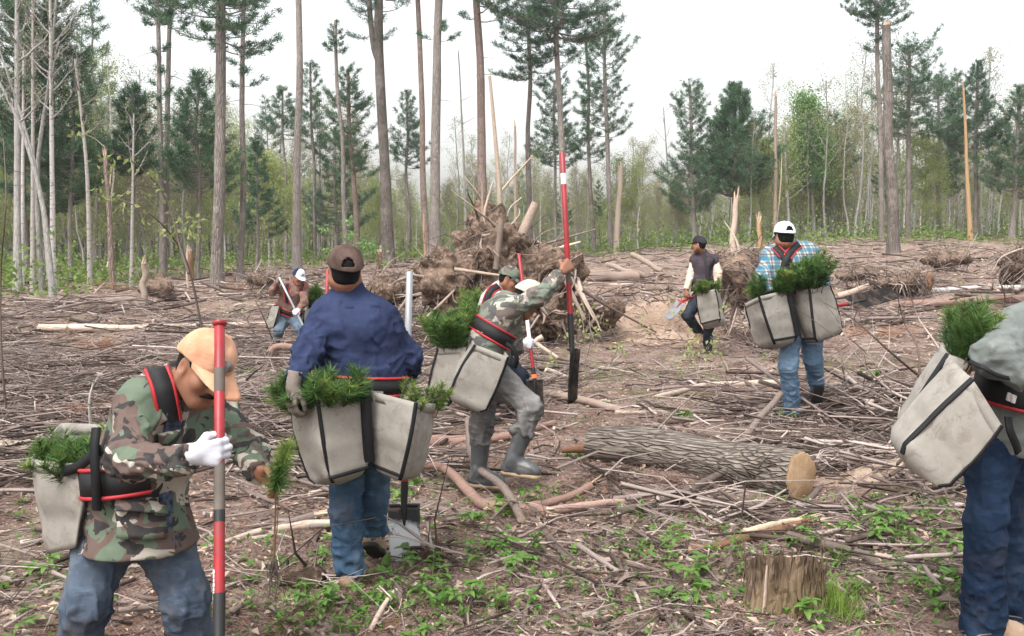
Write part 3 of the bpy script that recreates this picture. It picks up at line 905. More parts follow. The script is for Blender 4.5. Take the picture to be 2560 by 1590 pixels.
def make_trousers(root, J, h, mat, g=.024, s=1., foldA=.004, foldB=.016, end=.0, seed=2, flare=.0, name='trousers', rough=.008):
    pts = [J[q] for q in ('Pv', 'HL', 'HR', 'KL', 'KR', 'AL', 'AR')]
    f = Field(*bounds(pts, .2), h)
    X = nrm(J['HR'] - J['HL'])
    f.cone(J['Pv'] + nrm(J['W'] - J['Pv']) * .06, J['Pv'] - nrm(J['W'] - J['Pv']) * .03, (.105 + g * .7) * s, (.112 + g * .7) * s, .05, X, 1.3, flat_a=True)
    bones = []
    for sd in 'LR':
        Hh, K, An = J['H' + sd], J['K' + sd], J['A' + sd]
        e = An + nrm(K - An) * end
        f.cone(Hh, K, (.074 + g) * s, (.050 + g) * s, .045); f.cone(K, e, (.050 + g) * s, (.040 + g + flare) * s, .03, flat_b=True)
        f.cone(Hh + nrm(J['Pv'] - Hh) * .02, Hh + (K - Hh) * .3, (.08 + g) * s, (.07 + g) * s, .05)
        bones += [(Hh, K, 9, rough, rough * 1.2), (K, e, 15, rough, foldB)]
    return solid(f, name, M[mat], root, bones, seed=seed)
def make_boot(root, ankle, toe, up, mat, sole, s=1., shaft=None, h=.006, name='boot', laces=False):
    ankle, toe = np.asarray(ankle, float), np.asarray(toe, float)
    fw = toe - ankle; up = nrm(up); fw = fw - up * np.dot(fw, up); L = np.linalg.norm(fw); fw = nrm(fw); sd = np.cross(fw, up)
    base = ankle - up * .075 * s
    heel = base - fw * .035 * s; tip = base + fw * max(L, .16) * s
    pts = [heel, tip, ankle] + ([shaft] if shaft is not None else [ankle + up * .06])
    f = Field(*bounds(pts, .11), h)
    f.cone(heel + up * .035, base + fw * .09 * s + up * .03, .040 * s, .042 * s, .02)
    f.cone(base + fw * .07 * s + up * .032, tip - fw * .035 * s + up * .026, .044 * s, .037 * s, .02, sd, 1.12)
    f.cone(heel + up * .04 + fw * .02, ankle + up * .02, .042 * s, .046 * s, .03)
    f.cone(ankle, shaft if shaft is not None else ankle + up * .07 * s, .048 * s, (.062 if shaft is not None else .047) * s, .025, flat_b=True)
    f.cone(ankle, base + fw * .12 * s + up * .05 * s, .045 * s, .034 * s, .03)
    f.plane(base + up * .004, -up)
    o = solid(f, name, M[mat], root, [(ankle, toe, 20, .002, .002)] if shaft is None else [(shaft, ankle, 10, .002, .006)], .001)
    f = Field(*bounds([heel, tip], .09), h)
    f.cone(heel + fw * .004, base + fw * .09 * s, .043 * s, .040 * s, .01); f.cone(base + fw * .08 * s, tip - fw * .034 * s, .043 * s, .041 * s, .02, sd, 1.1)
    f.plane(base + up * .012, up); f.plane(base - up * .014, -up)
    solid(f, 'sole', M[sole], o)
    return o
def make_glove(root, mat, h=.0045, **kw):
    w = np.asarray(kw['wrist'], float)
    f = Field(w - .22, w + .22, h)
    d = nrm(kw['d'])
    hand(f, k=.0035, **kw)
    f.cone(w - d * .055, w + d * .02, .036, .033, .012, flat_a=True)
    return solid(f, 'glove', M[mat], root, [(w - d * .05, w + d * .1, 60, .001, .001)], .0012)
def belt_loop(T, c, axis, off=.006, n=56, ref=None):
    axis = nrm(axis); a = nrm(np.cross(axis, A(.3, 1, .2))); b = np.cross(axis, a)
    pts = []
    for k in range(n):
        d = a * math.cos(2 * math.pi * k / n) + b * math.sin(2 * math.pi * k / n)
        pts.append(T.hit(c + d * .34, c, off))
    p = np.array(pts)
    for _ in range(3): p = (np.roll(p, 1, 0) + 2 * p + np.roll(p, -1, 0)) / 4
    return p, nrm(p - p.mean(0))
def harness_belt(bag, T, c, axis, w=.075, red=True, off=.010, keep=None):
    """padded belt round the waist with red edging"""
    p, o = belt_loop(T, c, axis, off)
    cl = keep is None
    if not cl:
        k = np.array([bool(keep(q)) for q in p]); s0 = next(i for i in range(len(k)) if k[i] and not k[i - 1]); ii = [(s0 + j) % len(k) for j in range(int(k.sum()))]; p, o = p[ii], o[ii]
    g = Geo(); e0, e1 = ribbon(g, p, o, w, .016, closed=cl, axis=axis)
    bo = part(g, 'waist_belt', M['belt'], bag)
    if red:
        for e in (e0, e1):
            g = Geo(); tube(g, (np.concatenate([e, e[:1]]) + np.concatenate([o, o[:1]]) * .006) if cl else e + o * .006, .008, 6, caps=not cl); part(g, 'red_edging', M['red'], bo)
    return bo, p, o
def strap(bag, pts, outs, w=.055, red=True, mat='belt', name='shoulder_strap', n=30, th=.010):
    p = spline(pts, n); o = nrm(spline(outs, n))
    g = Geo(); e0, e1 = ribbon(g, p, o, w, th)
    so = part(g, name, M[mat], bag)
    if red:
        for e in (e0, e1):
            g = Geo(); tube(g, e + o * .003, .0075, 6); part(g, 'red_edging', M['red'], so)
    return so
# ------------------------------------------------------------------ planting bags, seedlings, spades
def rimloop(c, n=44, e=11.):
    t = np.arange(n) * 2 * math.pi / n - 3 * math.pi / 4
    a = np.sign(np.cos(t)) * np.abs(np.cos(t)) ** (2 / e); b = np.sign(np.sin(t)) * np.abs(np.sin(t)) ** (2 / e)
    w = np.stack([(1 - a) * (1 - b), (1 + a) * (1 - b), (1 + a) * (1 + b), (1 - a) * (1 + b)], -1) / 4
    return w @ np.asarray(c)
def pouch(bag, front, back, trims=(0, 1), edges=(0,), bulge=.014, seed=1, sag=.05, bscale=.8, hem=True, trim_w=.0105, cup=.0):
    """one canvas pouch: front = its four corners TL TR BR BL, back = vector to the far side"""
    TL, TR, BR, BL = [np.asarray(q, float) for q in front]
    back = np.asarray(back, float); bb = back * bscale
    rim = [TL, TR, TR + back, TL + back]; bot = [BL, BR, BR + bb, BL + bb]
    nu, nv = 44, 16
    r0, r1 = rimloop(rim, nu), rimloop(bot, nu)
    c0, c1 = r0.mean(0), r1.mean(0)
    V = np.zeros((nu, nv + 5, 3))
    for j in range(nv):
        t = j / (nv - 1)
        p = r0 * (1 - t) + r1 * t; c = c0 * (1 - t) + c1 * t
        o = nrm(p - c)
        w = fbm(np.stack([p[:, 0] * 9, p[:, 1] * 9, p[:, 2] * 6], -1), seed, 3)
        cr = vnoise(np.stack([p[:, 0] * 19 + p[:, 2] * 8, p[:, 1] * 19, p[:, 2] * 7], -1), seed + 5)
        fold = .020 * np.exp(-((c1[2] - p[:, 2] + .10) / .07) ** 2)
        cd = np.abs((np.arange(nu) + 5.5) % 11 - 5.5); wc = 1 - .85 * np.exp(-(cd / 1.6) ** 2); w = w * wc; cr = cr * wc
        V[:, j] = p + o * (bulge * math.sin(math.pi * min(1, t * 1.03)) + .021 * w * (.35 + t) - .015 * np.abs(cr))[:, None] - o * cup * (1 - t) ** 2
    dn = nrm(c1 - c0)
    for j in range(5):
        t = (j + 1) / 5
        V[:, nv + j] = r1 * (1 - t) + c1 * t + dn * sag * t ** .42
    g = Geo(); g.add(V.reshape(-1, 3), grid_faces(nu, nv + 5, True), rnd=.5)
    po = part(g, 'pouch', M['canvas'], bag)
    sm = po.modifiers.new('thickness', 'SOLIDIFY'); sm.thickness = .005; sm.offset = 0
    cen = (c0 + c1) / 2
    ci = [0, 11, 22, 33]
    for k in trims:
        u = ci[k] if k == int(k) else int(ci[int(k)] + 11 * (k - int(k)))
        path = V[u % nu, :nv + 1]
        out = nrm(path - (c0 + (c1 - c0) * np.linspace(0, 1, len(path))[:, None]))
        g = Geo(); tube(g, path + out * .003, trim_w, 7, flat=.5, nrm_dir=out); part(g, 'trim', M['trim'], po)
    for k in edges:
        us = np.arange(ci[k], ci[k] + 12) % nu
        path = V[us, nv - 1]
        g = Geo(); tube(g, path + nrm(path - cen) * .003, trim_w * .9, 6); part(g, 'trim', M['trim'], po)
    if hem:
        g = Geo(); path = V[:, 0]; o = nrm(path - c0)
        ribbon(g, np.roll(path, 0, 0) + o * .003 - (c0 - c1) / np.linalg.norm(c0 - c1) * .022, o, .044, .004, closed=True, axis=nrm(c0 - c1))
        part(g, 'hem', M['canvas'], po)
    return po, rim, V
def seedlings(name, label, rim, n, hgt, lean=(0, 0, 0), spread=.45, nd=100, nl=.075, nw=.0042, group=None, tips=.25, area=.8, sink=.07, seed=1, up=(0, 0, 1), tall=None):
    rg = np.random.default_rng(seed)
    c = np.asarray(rim); cen = c.mean(0)
    t = thing(name, label, 'seedlings', cen, group)
    st, nee = Geo(), Geo()
    up = nrm(up)
    cl_ = rg.uniform(-area, area, (max(3, n // 9), 2)); ch_ = rg.uniform(.70, 1.12, len(cl_))
    for i in range(n):
        ci = int(rg.integers(len(cl_))); a, b = np.clip(cl_[ci] + rg.normal(0, .16, 2), -area, area)
        w = np.array([(1 - a) * (1 - b), (1 + a) * (1 - b), (1 + a) * (1 + b), (1 - a) * (1 + b)]) / 4
        base = w @ c - up * sink
        d = nrm(up + nrm(base - cen + 1e-4) * spread * max(abs(a), abs(b)) * rg.uniform(.3, 1.3) + np.asarray(lean) + rg.normal(0, .13, 3))
        L = hgt * ch_[ci] * rg.uniform(.6, 1.1) + sink
        if tall is not None and rg.random() < tall[0]: L *= tall[1]
        pts = base + d * L * np.linspace(0, 1, 5)[:, None] + (up * .0 + rg.normal(0, .02, 3)) * (np.linspace(0, 1, 5) ** 2)[:, None]
        tube(st, pts, np.linspace(.004, .002, 5), 4, caps=False)
        k = nd
        tt = 1 - rg.random(k) ** 1.25 * .75
        idx = np.clip((tt * 4).astype(int), 0, 3); fr = tt * 4 - idx
        pb = pts[idx] * (1 - fr[:, None]) + pts[idx + 1] * fr[:, None]
        dv = nrm(d * rg.uniform(.25, 1.0, (k, 1)) + nrm(np.cross(d, rg.normal(0, 1, (k, 3)))) * rg.uniform(.55, 1., (k, 1)))
        blades(nee, pb, dv * (nl * rg.uniform(.6, 1.15, k) * (1 - .3 * (tt > .93)))[:, None], nw, m=1 if rg.random() < tips else 0, rnd=np.clip(tt - .35 + rg.normal(0, .2, k), 0, 1))
    part(st, 'stems', M['seedstem'], t)
    part(nee, 'needles', [M['seedneedle'], M['seedneedle2']], t, smooth=False)
    return t
def spade(label, top, joint, tip, nv, r=.017, blade_w=.165, mats=('redpaint', 'black', 'blade'), bands=(), step=True, cap=None, sock=.24, group=None, taper=.95, loc=None, bend=.012, name='planting_spade'):
    top, joint, tip, nv = [np.asarray(q, float) for q in (top, joint, tip, nv)]
    t = thing(name, label, 'spade', tip if loc is None else loc, group)
    ax = nrm(joint - top); L = np.linalg.norm(joint - top)
    g = Geo(); tube(g, [top, top + ax * .003, (top + joint) / 2, joint - ax * sock], [r * .8, r, r, r], 14)
    sh = part(g, 'shaft', M[mats[0]], t)
    for (a, b, m, k) in bands:
        g = Geo(); tube(g, [top + ax * L * a, top + ax * L * (a + b) / 2, top + ax * L * b], [r * k] * 3, 14); part(g, 'grip_band', M[m], t)
    if cap:
        g = Geo(); tube(g, [top - ax * .004, top + ax * .006, top + ax * .012], [r * 1.25, r * 1.5, r * 1.2], 14); part(g, 'end_cap', M[cap], t)
    bd = nrm(tip - joint); BL = np.linalg.norm(tip - joint)
    nv = nrm(nv - bd * np.dot(nv, bd)); sd = np.cross(bd, nv)
    g = Geo(); tube(g, [joint - ax * sock, joint - ax * sock * .6, joint, joint + bd * BL * .12 + nv * .006, joint + bd * BL * .36 + nv * .004], [r * 1.12, r * 1.12, r * .98, r * .8, r * .25], 12)
    part(g, 'socket', M[mats[1]], t)
    nu, nw = 15, 13
    u, w = np.meshgrid(np.linspace(-1, 1, nu), np.linspace(0, 1, nw), indexing='ij')
    hw = blade_w / 2 * (1 - (1 - taper) * w)
    endr = w * BL - .10 * BL * sst(.55, 1, w) * np.abs(u) ** 3.5
    V = joint + sd * (u * hw)[..., None] + bd * endr[..., None] - nv * (bend * (1 - u * u) - bend + .004 * np.sin(w * 3))[..., None]
    g = Geo(); g.add(V.reshape(-1, 3), grid_faces(nu, nw), rnd=.5)
    b = part(g, 'blade', M[mats[2]], t)
    sm = b.modifiers.new('thickness', 'SOLIDIFY'); sm.thickness = .004; sm.offset = 0
    if step:
        g = Geo()
        for e in (-1, 1):
            tube(g, [joint + sd * e * blade_w * .12 + nv * .002, joint + sd * e * blade_w * .31 + nv * .006, joint + sd * e * blade_w * .5 + nv * .002], [.009, .010, .009], 8)
        part(g, 'tread', M[mats[1]], t)
    return t
# ------------------------------------------------------------------ ground
S = 2560 / 2434.0            # measurements below were read off a 2434 px wide copy of the photograph
def D(x, y, d): return P(x * S, y * S, d)
def GD(x, y): return G(x * S, y * S)
ys = np.concatenate([np.linspace(-4, 2, 12)[:-1], 2 * (420 / 2.) ** (np.linspace(0, 1, 330))])
us = np.linspace(-1, 1, 300); us = us * (.55 + .45 * us ** 2)
yy, uu = np.meshgrid(ys, us, indexing='ij')
xx = uu * (6 + 1.35 * np.abs(yy))
V = np.stack([xx, yy, terrain(xx, yy)], -1).reshape(-1, 3)
g = Geo(); g.add(V, grid_faces(len(ys), len(us))[:, ::-1])
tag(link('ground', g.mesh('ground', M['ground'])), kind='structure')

# the sandy bank beside the uprooted tree
def heap(name, c, rx, ry, hgt, mat, seed, amp=.12, n=90, peak=1.3, kind='structure', skew=0.):
    a = np.linspace(-1.25, 1.25, n)
    ax, ay = np.meshgrid(a, a, indexing='ij')
    r = np.sqrt(ax ** 2 + ay ** 2)
    x, y = c[0] + ax * rx, c[1] + ay * ry
    prof = np.clip(1 - r, 0, 1) ** peak * (3 - 2 * np.clip(1 - r, 0, 1))
    nz = fbm(np.stack([x * 1.6, y * 1.6, x * 0], -1), seed, 4)
    z = terrain(x, y) + hgt * prof * (1 + skew * ax) + amp * nz * np.clip(prof * 2, 0, 1) - .05 * (r > .98) - .12 * (r > 1.1)
    g = Geo(); g.add(np.stack([x, y, z], -1).reshape(-1, 3), grid_faces(n, n))
    tag(link(name, g.mesh(name, mat)), kind=kind)
    return np.stack([x, y, z], -1)[r < .95]
pc = D(1590, 735, 17.6)
bank = heap('sand_bank', on(pc[0], 18.3), 1.5, 1.1, .74, M['sand'], 41, .2)
pc = D(2110, 1150, 6.6)
heap('sand_patch', on(pc[0] + .1, 6.9), .5, .36, .08, M['sand'], 42, .04, 60)

# ------------------------------------------------------------------ trees
def leafy(g, cen, dirs, k, nl, w, m=0, spread=.9):
    """k needles around every cluster centre"""
    n = len(cen)
    b = np.repeat(cen, k, 0); d = np.repeat(dirs, k, 0)
    dv = nrm(d * .75 + RNG.normal(0, spread * .6, (n * k, 3)))
    L = nl * RNG.uniform(.6, 1.2, n * k)
    tint = np.clip(np.repeat(RNG.random(n), k) * .6 + .4 * RNG.random(n * k), 0, 1)
    blades(g, b + RNG.normal(0, nl * .25, (n * k, 3)), dv * L[:, None], w, m=m, rnd=tint)
def trunk_path(base, top, wob, n=12, seed=0):
    t = np.linspace(0, 1, n)[:, None]
    p = base + (top - base) * t
    off = np.concatenate([vnoise(np.concatenate([t * 4, t * 0 + seed, t * 0], 1), 3)[:, None], vnoise(np.concatenate([t * 4, t * 0 + seed, t * 0 + 9], 1), 4)[:, None], t * 0], 1)
    return p + off * wob * np.sin(math.pi * np.clip(t, 0, 1)) ** .5
def pine_crown(gw, gn, path, zr, prof, nb, dens=15, nl=.2, w=.022, k=10, elev=.15, curve=.25, flat=.5, sector=None, seed=0, gap=.5):
    """tiers of limbs between the heights in zr, each carrying flat plates of needle tufts"""
    rg = np.random.default_rng(seed + 77)
    Z = path[:, 2]
    C, DR, s0, s1 = [], [], [], []
    for i in range(nb):
        f = (i + rg.uniform(0, 1)) / nb
        z = zr[0] + (zr[1] - zr[0]) * f
        base = np.array([np.interp(z, Z, path[:, q]) for q in range(3)])
        az = i * 2.39996 + rg.normal(0, .35) if sector is None else rg.choice(sector) + rg.normal(0, .4)
        L = prof(f) * rg.uniform(.55, 1.12)
        if L < .15: continue
        h = A(math.cos(az), math.sin(az), 0); sd = A(-h[1], h[0], 0)
        e = elev + rg.normal(0, .12) + .5 * f ** 3
        s = np.linspace(0, 1, 6)[:, None]
        pts = base + h * L * s + A(0, 0, 1) * L * (e * s + curve * s ** 2 - .12 * np.sin(s * 3)) + sd * L * .1 * rg.normal() * s ** 2
        tube(gw, pts, np.linspace(max(.012, L * .016), .005, 6), 4, caps=False)
        m = max(6, int(L * dens * rg.uniform(.6, 1.2)))
        ss = rg.uniform(.28, 1.02, m) ** .8
        q = base + h * (L * ss)[:, None]
        pz = np.stack([np.interp(ss, s[:, 0], pts[:, c]) for c in range(3)], -1)
        lat = rg.uniform(-1, 1, m) * L * .34 * np.clip(1.25 - ss, .15, 1)
        cc = pz + sd * lat[:, None] + A(0, 0, 1) * (np.abs(rg.normal(0, .05 * L * flat, m)) + np.abs(lat) * .18)[:, None] + rg.normal(0, .03 * L, (m, 3)) * A(1, 1, .5)
        C.append(cc); DR.append(nrm(h * .5 + sd * np.sign(lat)[:, None] * .5 + A(0, 0, .55)))
        s0.append(pz - h * np.abs(lat)[:, None] * .5); s1.append(cc)
    if not C: return
    C, DR = np.concatenate(C), np.concatenate(DR)
    leafy(gn, C, DR, k, nl, w)
    sticks(gw, np.concatenate(s0), np.concatenate(s1), .010, .004)
def spring_crown(gw, gl, path, z0, z1, reach, nl, rlim=.05, elev=.9, leaf=.09, ntw=7, k=5, seed=0, sparse=1., lean=None):
    rg = np.random.default_rng(seed + 5)
    Z = path[:, 2]
    T0, T1, C = [], [], []
    for i in range(nl):
        f = (i + rg.random()) / nl
        z = z0 + (z1 - z0) * f
        base = np.array([np.interp(z, Z, path[:, q]) for q in range(3)])
        az = i * 2.39996 + rg.normal(0, .4)
        L = reach * (1.05 - .65 * f) * rg.uniform(.6, 1.2)
        h = A(math.cos(az), math.sin(az), 0)
        s = np.linspace(0, 1, 6)[:, None]
        e = elev * rg.uniform(.7, 1.3)
        pts = base + h * L * s ** .9 + A(0, 0, 1) * L * e * s ** 1.2 + rg.normal(0, .03 * L, (6, 3)) * s
        tube(gw, pts, np.linspace(rlim * (1 - .5 * f), .006, 6), 4, caps=False)
        m = ntw
        ss = rg.uniform(.25, 1, m)
        pz = np.stack([np.interp(ss, s[:, 0], pts[:, c]) for c in range(3)], -1)
        e1 = pz + (h * .5 + A(0, 0, .8) + rg.normal(0, .55, (m, 3))) * L * .36
        T0.append(pz); T1.append(e1)
        for q in (.4, .75, 1.):
            C.append(pz + (e1 - pz) * q + rg.normal(0, .1, (m, 3)))
    T0, T1, C = np.concatenate(T0), np.concatenate(T1), np.concatenate(C)
    sticks(gw, T0, T1, .010, .003, bend=.06)
    if k:
        sel = rg.random(len(C)) < sparse; C = C[sel]
        b = np.repeat(C, k, 0) + rg.normal(0, leaf * 2.2, (len(C) * k, 3))
        d = nrm(rg.normal(0, 1, b.shape) + A(0, 0, -.2)) * leaf * rg.uniform(.6, 1.3, (len(b), 1))
        leaves(gl, b, d, leaf * .7, rg.normal(0, 1, b.shape), rnd=np.clip(np.repeat(rg.random(len(C)), k) * .6 + .4 * rg.random(len(b)), 0, 1))
def tree(name, label, path, rb, rt, bark, seg=10, rough=.10, cat='tree', group=None, tmat='needle', build=None, seed=0, flare=1.0, broken=None, root_dz=.25):
    """trunk (with limbs) and crown under one thing at the foot of the trunk"""
    path = np.array(path); base = path[0].copy()
    t = thing(name, label, cat, base, group)
    gw, gb, gn = Geo(), Geo(), Geo()
    n = len(path); tt = np.linspace(0, 1, n)
    r = rb + (rt - rb) * tt ** .85
    r = r * (1 + .35 * flare * np.exp(-tt * 22))
    p2 = path.copy(); p2[0, 2] -= root_dz
    tube(gw, p2, r, seg, rough=rough, seed=seed % 97)
    if broken is not None:                      # splintered top
        m = 9
        a = RNG.uniform(0, 2 * math.pi, m)
        b0 = path[-1] + np.stack([np.cos(a), np.sin(a), a * 0], -1) * rt * .6
        ax = nrm(path[-1] - path[-2])
        sticks(gw, b0 - ax * .1, b0 + ax * RNG.uniform(.1, broken, (m, 1)) + RNG.normal(0, .03, (m, 3)), rt * .42, .004, 4, m=1)
    if build: build(gb, gn)
    tr = part(gw, 'trunk', [M[bark], M['chip']], t)
    if gb.n: tag(part(gb, 'limbs', M[bark if bark != 'birch' else 'grey'], t), kind='stuff')
    if gn.n: part(gn, 'crown', M[tmat], t, smooth=False)
    return t
YB = {}
def pinepath(xb, d, xt, yt, wob=.12, n=14, seed=0):
    b = on(D(xb, 600, d)[0], d)
    return trunk_path(b, D(xt, yt, d), wob, n, seed)
def zat(y, d): return D(0, y, d)[2]
W = lambda w, d: w * S / FPX * d / 2          # trunk radius for a width read in the photograph

def tall(label, xb, d, xt, yt, w, crown=(), bark='pine', seed=0, dead=6, nl=.22, tw=.55, name='pine_tree', tmat='needle', wob=.12, extra=None, k=13):
    path = pinepath(xb, d, xt, yt, wob, 16, seed)
    def build(gw, gn):
        for (y0, y1, px, nb, *o) in crown:
            nb = int(nb * 1.35); px = px * 1.12
            L = px * S / FPX * d
            shape = o[0] if o else 'dome'
            pf = {'dome': lambda f: L * (1 - .75 * f ** 2.2) * (.75 + .25 * math.sin(f * 9)), 'cone': lambda f: L * (1.02 - .95 * f) + .08, 'even': lambda f: L * (.8 + .3 * math.sin(f * 17)), 'vase': lambda f: L * (.4 + .9 * f) * (1 - f ** 6)}[shape]
            kw = o[1] if len(o) > 1 else {}
            pine_crown(gw, gn, path, (zat(y0, d), zat(y1, d)), pf, nb, seed=seed, nl=nl, w=nl * .13, k=k, **{**dict(dens=15 * max(1., 1.35 / max(.5, L) ** .5)), **kw})
        rg = np.random.default_rng(seed)
        for i in range(dead):                   # dead twigs left on the bare trunk
            z = rg.uniform(.25, .85) * (min(zat(0, d), path[-1][2]) - path[0][2]) + path[0][2]
            b = np.array([np.interp(z, path[:, 2], path[:, q]) for q in range(3)])
            az = rg.uniform(0, 6.28); L = rg.uniform(.3, 1.5)
            s = np.linspace(0, 1, 4)[:, None]
            tube(gw, b + A(math.cos(az), math.sin(az), 0) * L * s + A(0, 0, 1) * L * (.1 * s - .3 * s * s), np.linspace(.022, .005, 4), 4, caps=False)
        if extra: extra(gw, gn, path)
    return tree(name, label, path, W(w, d), W(w, d) * tw, bark, 12, .09, seed=seed, build=build, tmat=tmat)

up_ = dict(elev=.35, curve=.2)
tall('thick grey pine trunk left of the clearing with ragged branches high on both sides', 515, 37, 524, -260, 29, [(118, -60, 135, 22, 'even', dict(elev=.05, curve=.15)), (-60, -240, 120, 24, 'dome')], seed=1, tw=.7)
tall('thinner pine just right of the thickest pine, small tufts along its upper trunk', 569, 45, 588, -200, 16, [(215, 60, 40, 9, 'even'), (60, -170, 85, 26, 'dome')], seed=2)
tall('slim pine left of the twin stem, its small dark crown topping a bare trunk', 385, 44, 366, -140, 15, [(60, -120, 75, 26, 'dome'), (300, 110, 30, 7, 'even')], seed=3)
tall('leaning slim pine whose trunk crosses behind the neighbouring slim pine', 388, 46, 412, -130, 15, [(70, -110, 60, 22, 'dome')], seed=4)
tall('straight bare pine trunk rising behind the man with the white and navy cap', 706, 50, 709, -330, 21, [(-60, -320, 110, 26, 'dome')], seed=5, dead=3)
def fork(gw, gn, path):
    d = 56
    b = np.array([np.interp(zat(150, d), path[:, 2], path[:, q]) for q in range(3)])
    t_ = D(868, -120, d); p = spline([b, D(885, 90, d), t_], 9)
    tube(gw, p, np.linspace(W(17, d), W(10, d), 9), 10, rough=.08)
    pine_crown(gw, gn, p, (zat(95, d), zat(-110, d)), lambda f: 1.7 * (1 - .5 * f), 16, seed=8, nl=.25, w=.028)
tall('pine whose thick trunk forks into two stems high above the man in the blue shirt', 922, 56, 886, -330, 29, [(30, -300, 115, 24, 'dome')], seed=6, extra=fork, dead=4)
tall('tall straight pine trunk just left of the uprooted stump pile', 1034, 52, 1044, -320, 26, [(105, 60, 60, 3, 'even'), (-60, -300, 120, 24, 'dome')], seed=7, dead=5)
tall('slanting narrow pine trunk leaning left beside the tall trunk by the stump pile', 1018, 56, 984, -160, 17, [(-20, -150, 70, 18, 'dome')], bark='redpine', seed=8, dead=4)
tall('dark reddish pine trunk rising straight behind the uprooted stump pile', 1148, 54, 1128, -300, 24, [(60, -280, 115, 20, 'even')], bark='redpine', seed=9, dead=14)
tall('flat-crowned pine with tiered foliage left of the raised red shaft', 1262, 60, 1256, 30, 15, [(190, 35, 85, 34, 'even', dict(elev=.0, curve=.1))], seed=10)
tall('pine with a broad dark umbrella crown directly above the raised red shaft', 1347, 54, 1316, -60, 16, [(90, -50, 150, 46, 'even', dict(elev=.12, curve=.1)), (150, 90, 60, 8, 'even')], seed=11, tw=.7)
tall('narrow conical pine with short upswept branches right of the raised red shaft', 1452, 66, 1437, 22, 13, [(330, 120, 62, 36, 'even', up_), (120, 22, 50, 26, 'cone', up_)], seed=12)
tall('thin pine with sparse tufts between the umbrella crown and the narrow conical pine', 1412, 68, 1392, 70, 11, [(390, 75, 46, 34, 'even')], seed=13)
tall('pine with rounded ragged crown and pale straight trunk behind the brown cap', 850, 60, 826, 165, 15, [(420, 260, 70, 30, 'even'), (260, 165, 52, 20, 'dome')], bark='redpine', seed=14)
tall('very thin pine with a tiny wispy top left of the fork-trunked pine', 822, 58, 798, 48, 13, [(130, 50, 34, 10, 'cone', up_)], seed=15)
tall('thin pine with loose crown right of the straight bare trunk', 748, 62, 738, 150, 9, [(360, 155, 55, 30, 'dome', up_)], seed=16)
tall('thin pine with drooping layered crown left of the straight bare trunk', 681, 64, 672, 205, 8, [(330, 208, 62, 28, 'cone')], seed=17)
tall('bushy pine behind the fork-trunked pine, dark low crown', 800, 66, 795, 300, 10, [(560, 320, 95, 46, 'dome')], seed=18, tmat='needle2')
tall('dark conical pine between the fork trunk and the tall trunk by the stump pile', 970, 68, 966, 215, 9, [(400, 218, 60, 44, 'cone', up_)], seed=19, tmat='needle2')
tall('dense dark conical pine left of the thickest pine trunk', 470, 43, 472, 175, 12, [(470, 178, 105, 70, 'cone', up_)], seed=20)
tall('rounded pine crown at the left wood edge behind the white birch', 312, 44, 318, 210, 10, [(420, 215, 85, 50, 'dome')], seed=21)
tall('dark pine behind the grey leaning trunks at the left', 165, 42, 178, 130, 12, [(480, 135, 95, 60, 'dome')], seed=22)
tall('tall dark pine filling the far left corner behind the birches', 60, 41, 62, -120, 14, [(420, 60, 115, 60, 'even'), (60, -110, 110, 40, 'dome')], seed=23)
tall('dark pine at the left between the leaning trunks and the first birch', 108, 44, 112, 20, 12, [(520, 25, 95, 80, 'dome')], seed=24, tmat='needle2')
tall('small dark pine low behind the thickest pine trunk', 610, 52, 606, 320, 8, [(560, 325, 60, 40, 'cone')], seed=25, tmat='needle2')
tall('pine with layered crown behind the raised red shaft', 1322, 70, 1318, 190, 9, [(400, 195, 92, 52, 'dome')], seed=26, tmat='needle2')
# right side
tall('open-crowned pine left of the dense dark conical pine', 1652, 66, 1640, 200, 11, [(520, 205, 82, 80, 'dome', up_)], seed=30)
tall('dense dark conical pine standing behind the man in the plum vest', 1750, 68, 1745, 203, 16, [(470, 206, 112, 150, 'cone', up_)], seed=31, nl=.26)
tall('dark round-topped pine behind the white capped man', 1995, 78, 1985, 275, 9, [(400, 278, 55, 40, 'dome')], seed=32)
tall('tall thin pine with a single ragged tuft beside the big broken trunk', 2096, 58, 2082, 5, 13, [(60, -5, 82, 26, 'even', dict(elev=.1)), (130, 70, 34, 5, 'even')], seed=33, tw=.7)
tall('pine with lopsided crown right of the big broken trunk', 2158, 64, 2162, 118, 13, [(330, 122, 84, 50, 'even')], seed=34)
tall('pine with broad tiered crown left of the yellow snag', 2232, 70, 2228, 190, 10, [(470, 195, 75, 60, 'even')], seed=35)
tall('pine with stepped dark tiers right of the yellow snag', 2318, 66, 2325, 148, 12, [(370, 150, 90, 60, 'cone', dict(elev=.2))], seed=36)
tall('dark pine at the far right edge', 2404, 64, 2424, 205, 14, [(470, 208, 95, 74, 'cone')], seed=37)
tall('slender pine with a narrow crown just beyond the yellow snag', 2280, 76, 2276, 175, 8, [(420, 180, 45, 40, 'dome')], seed=38, tmat='needle2')

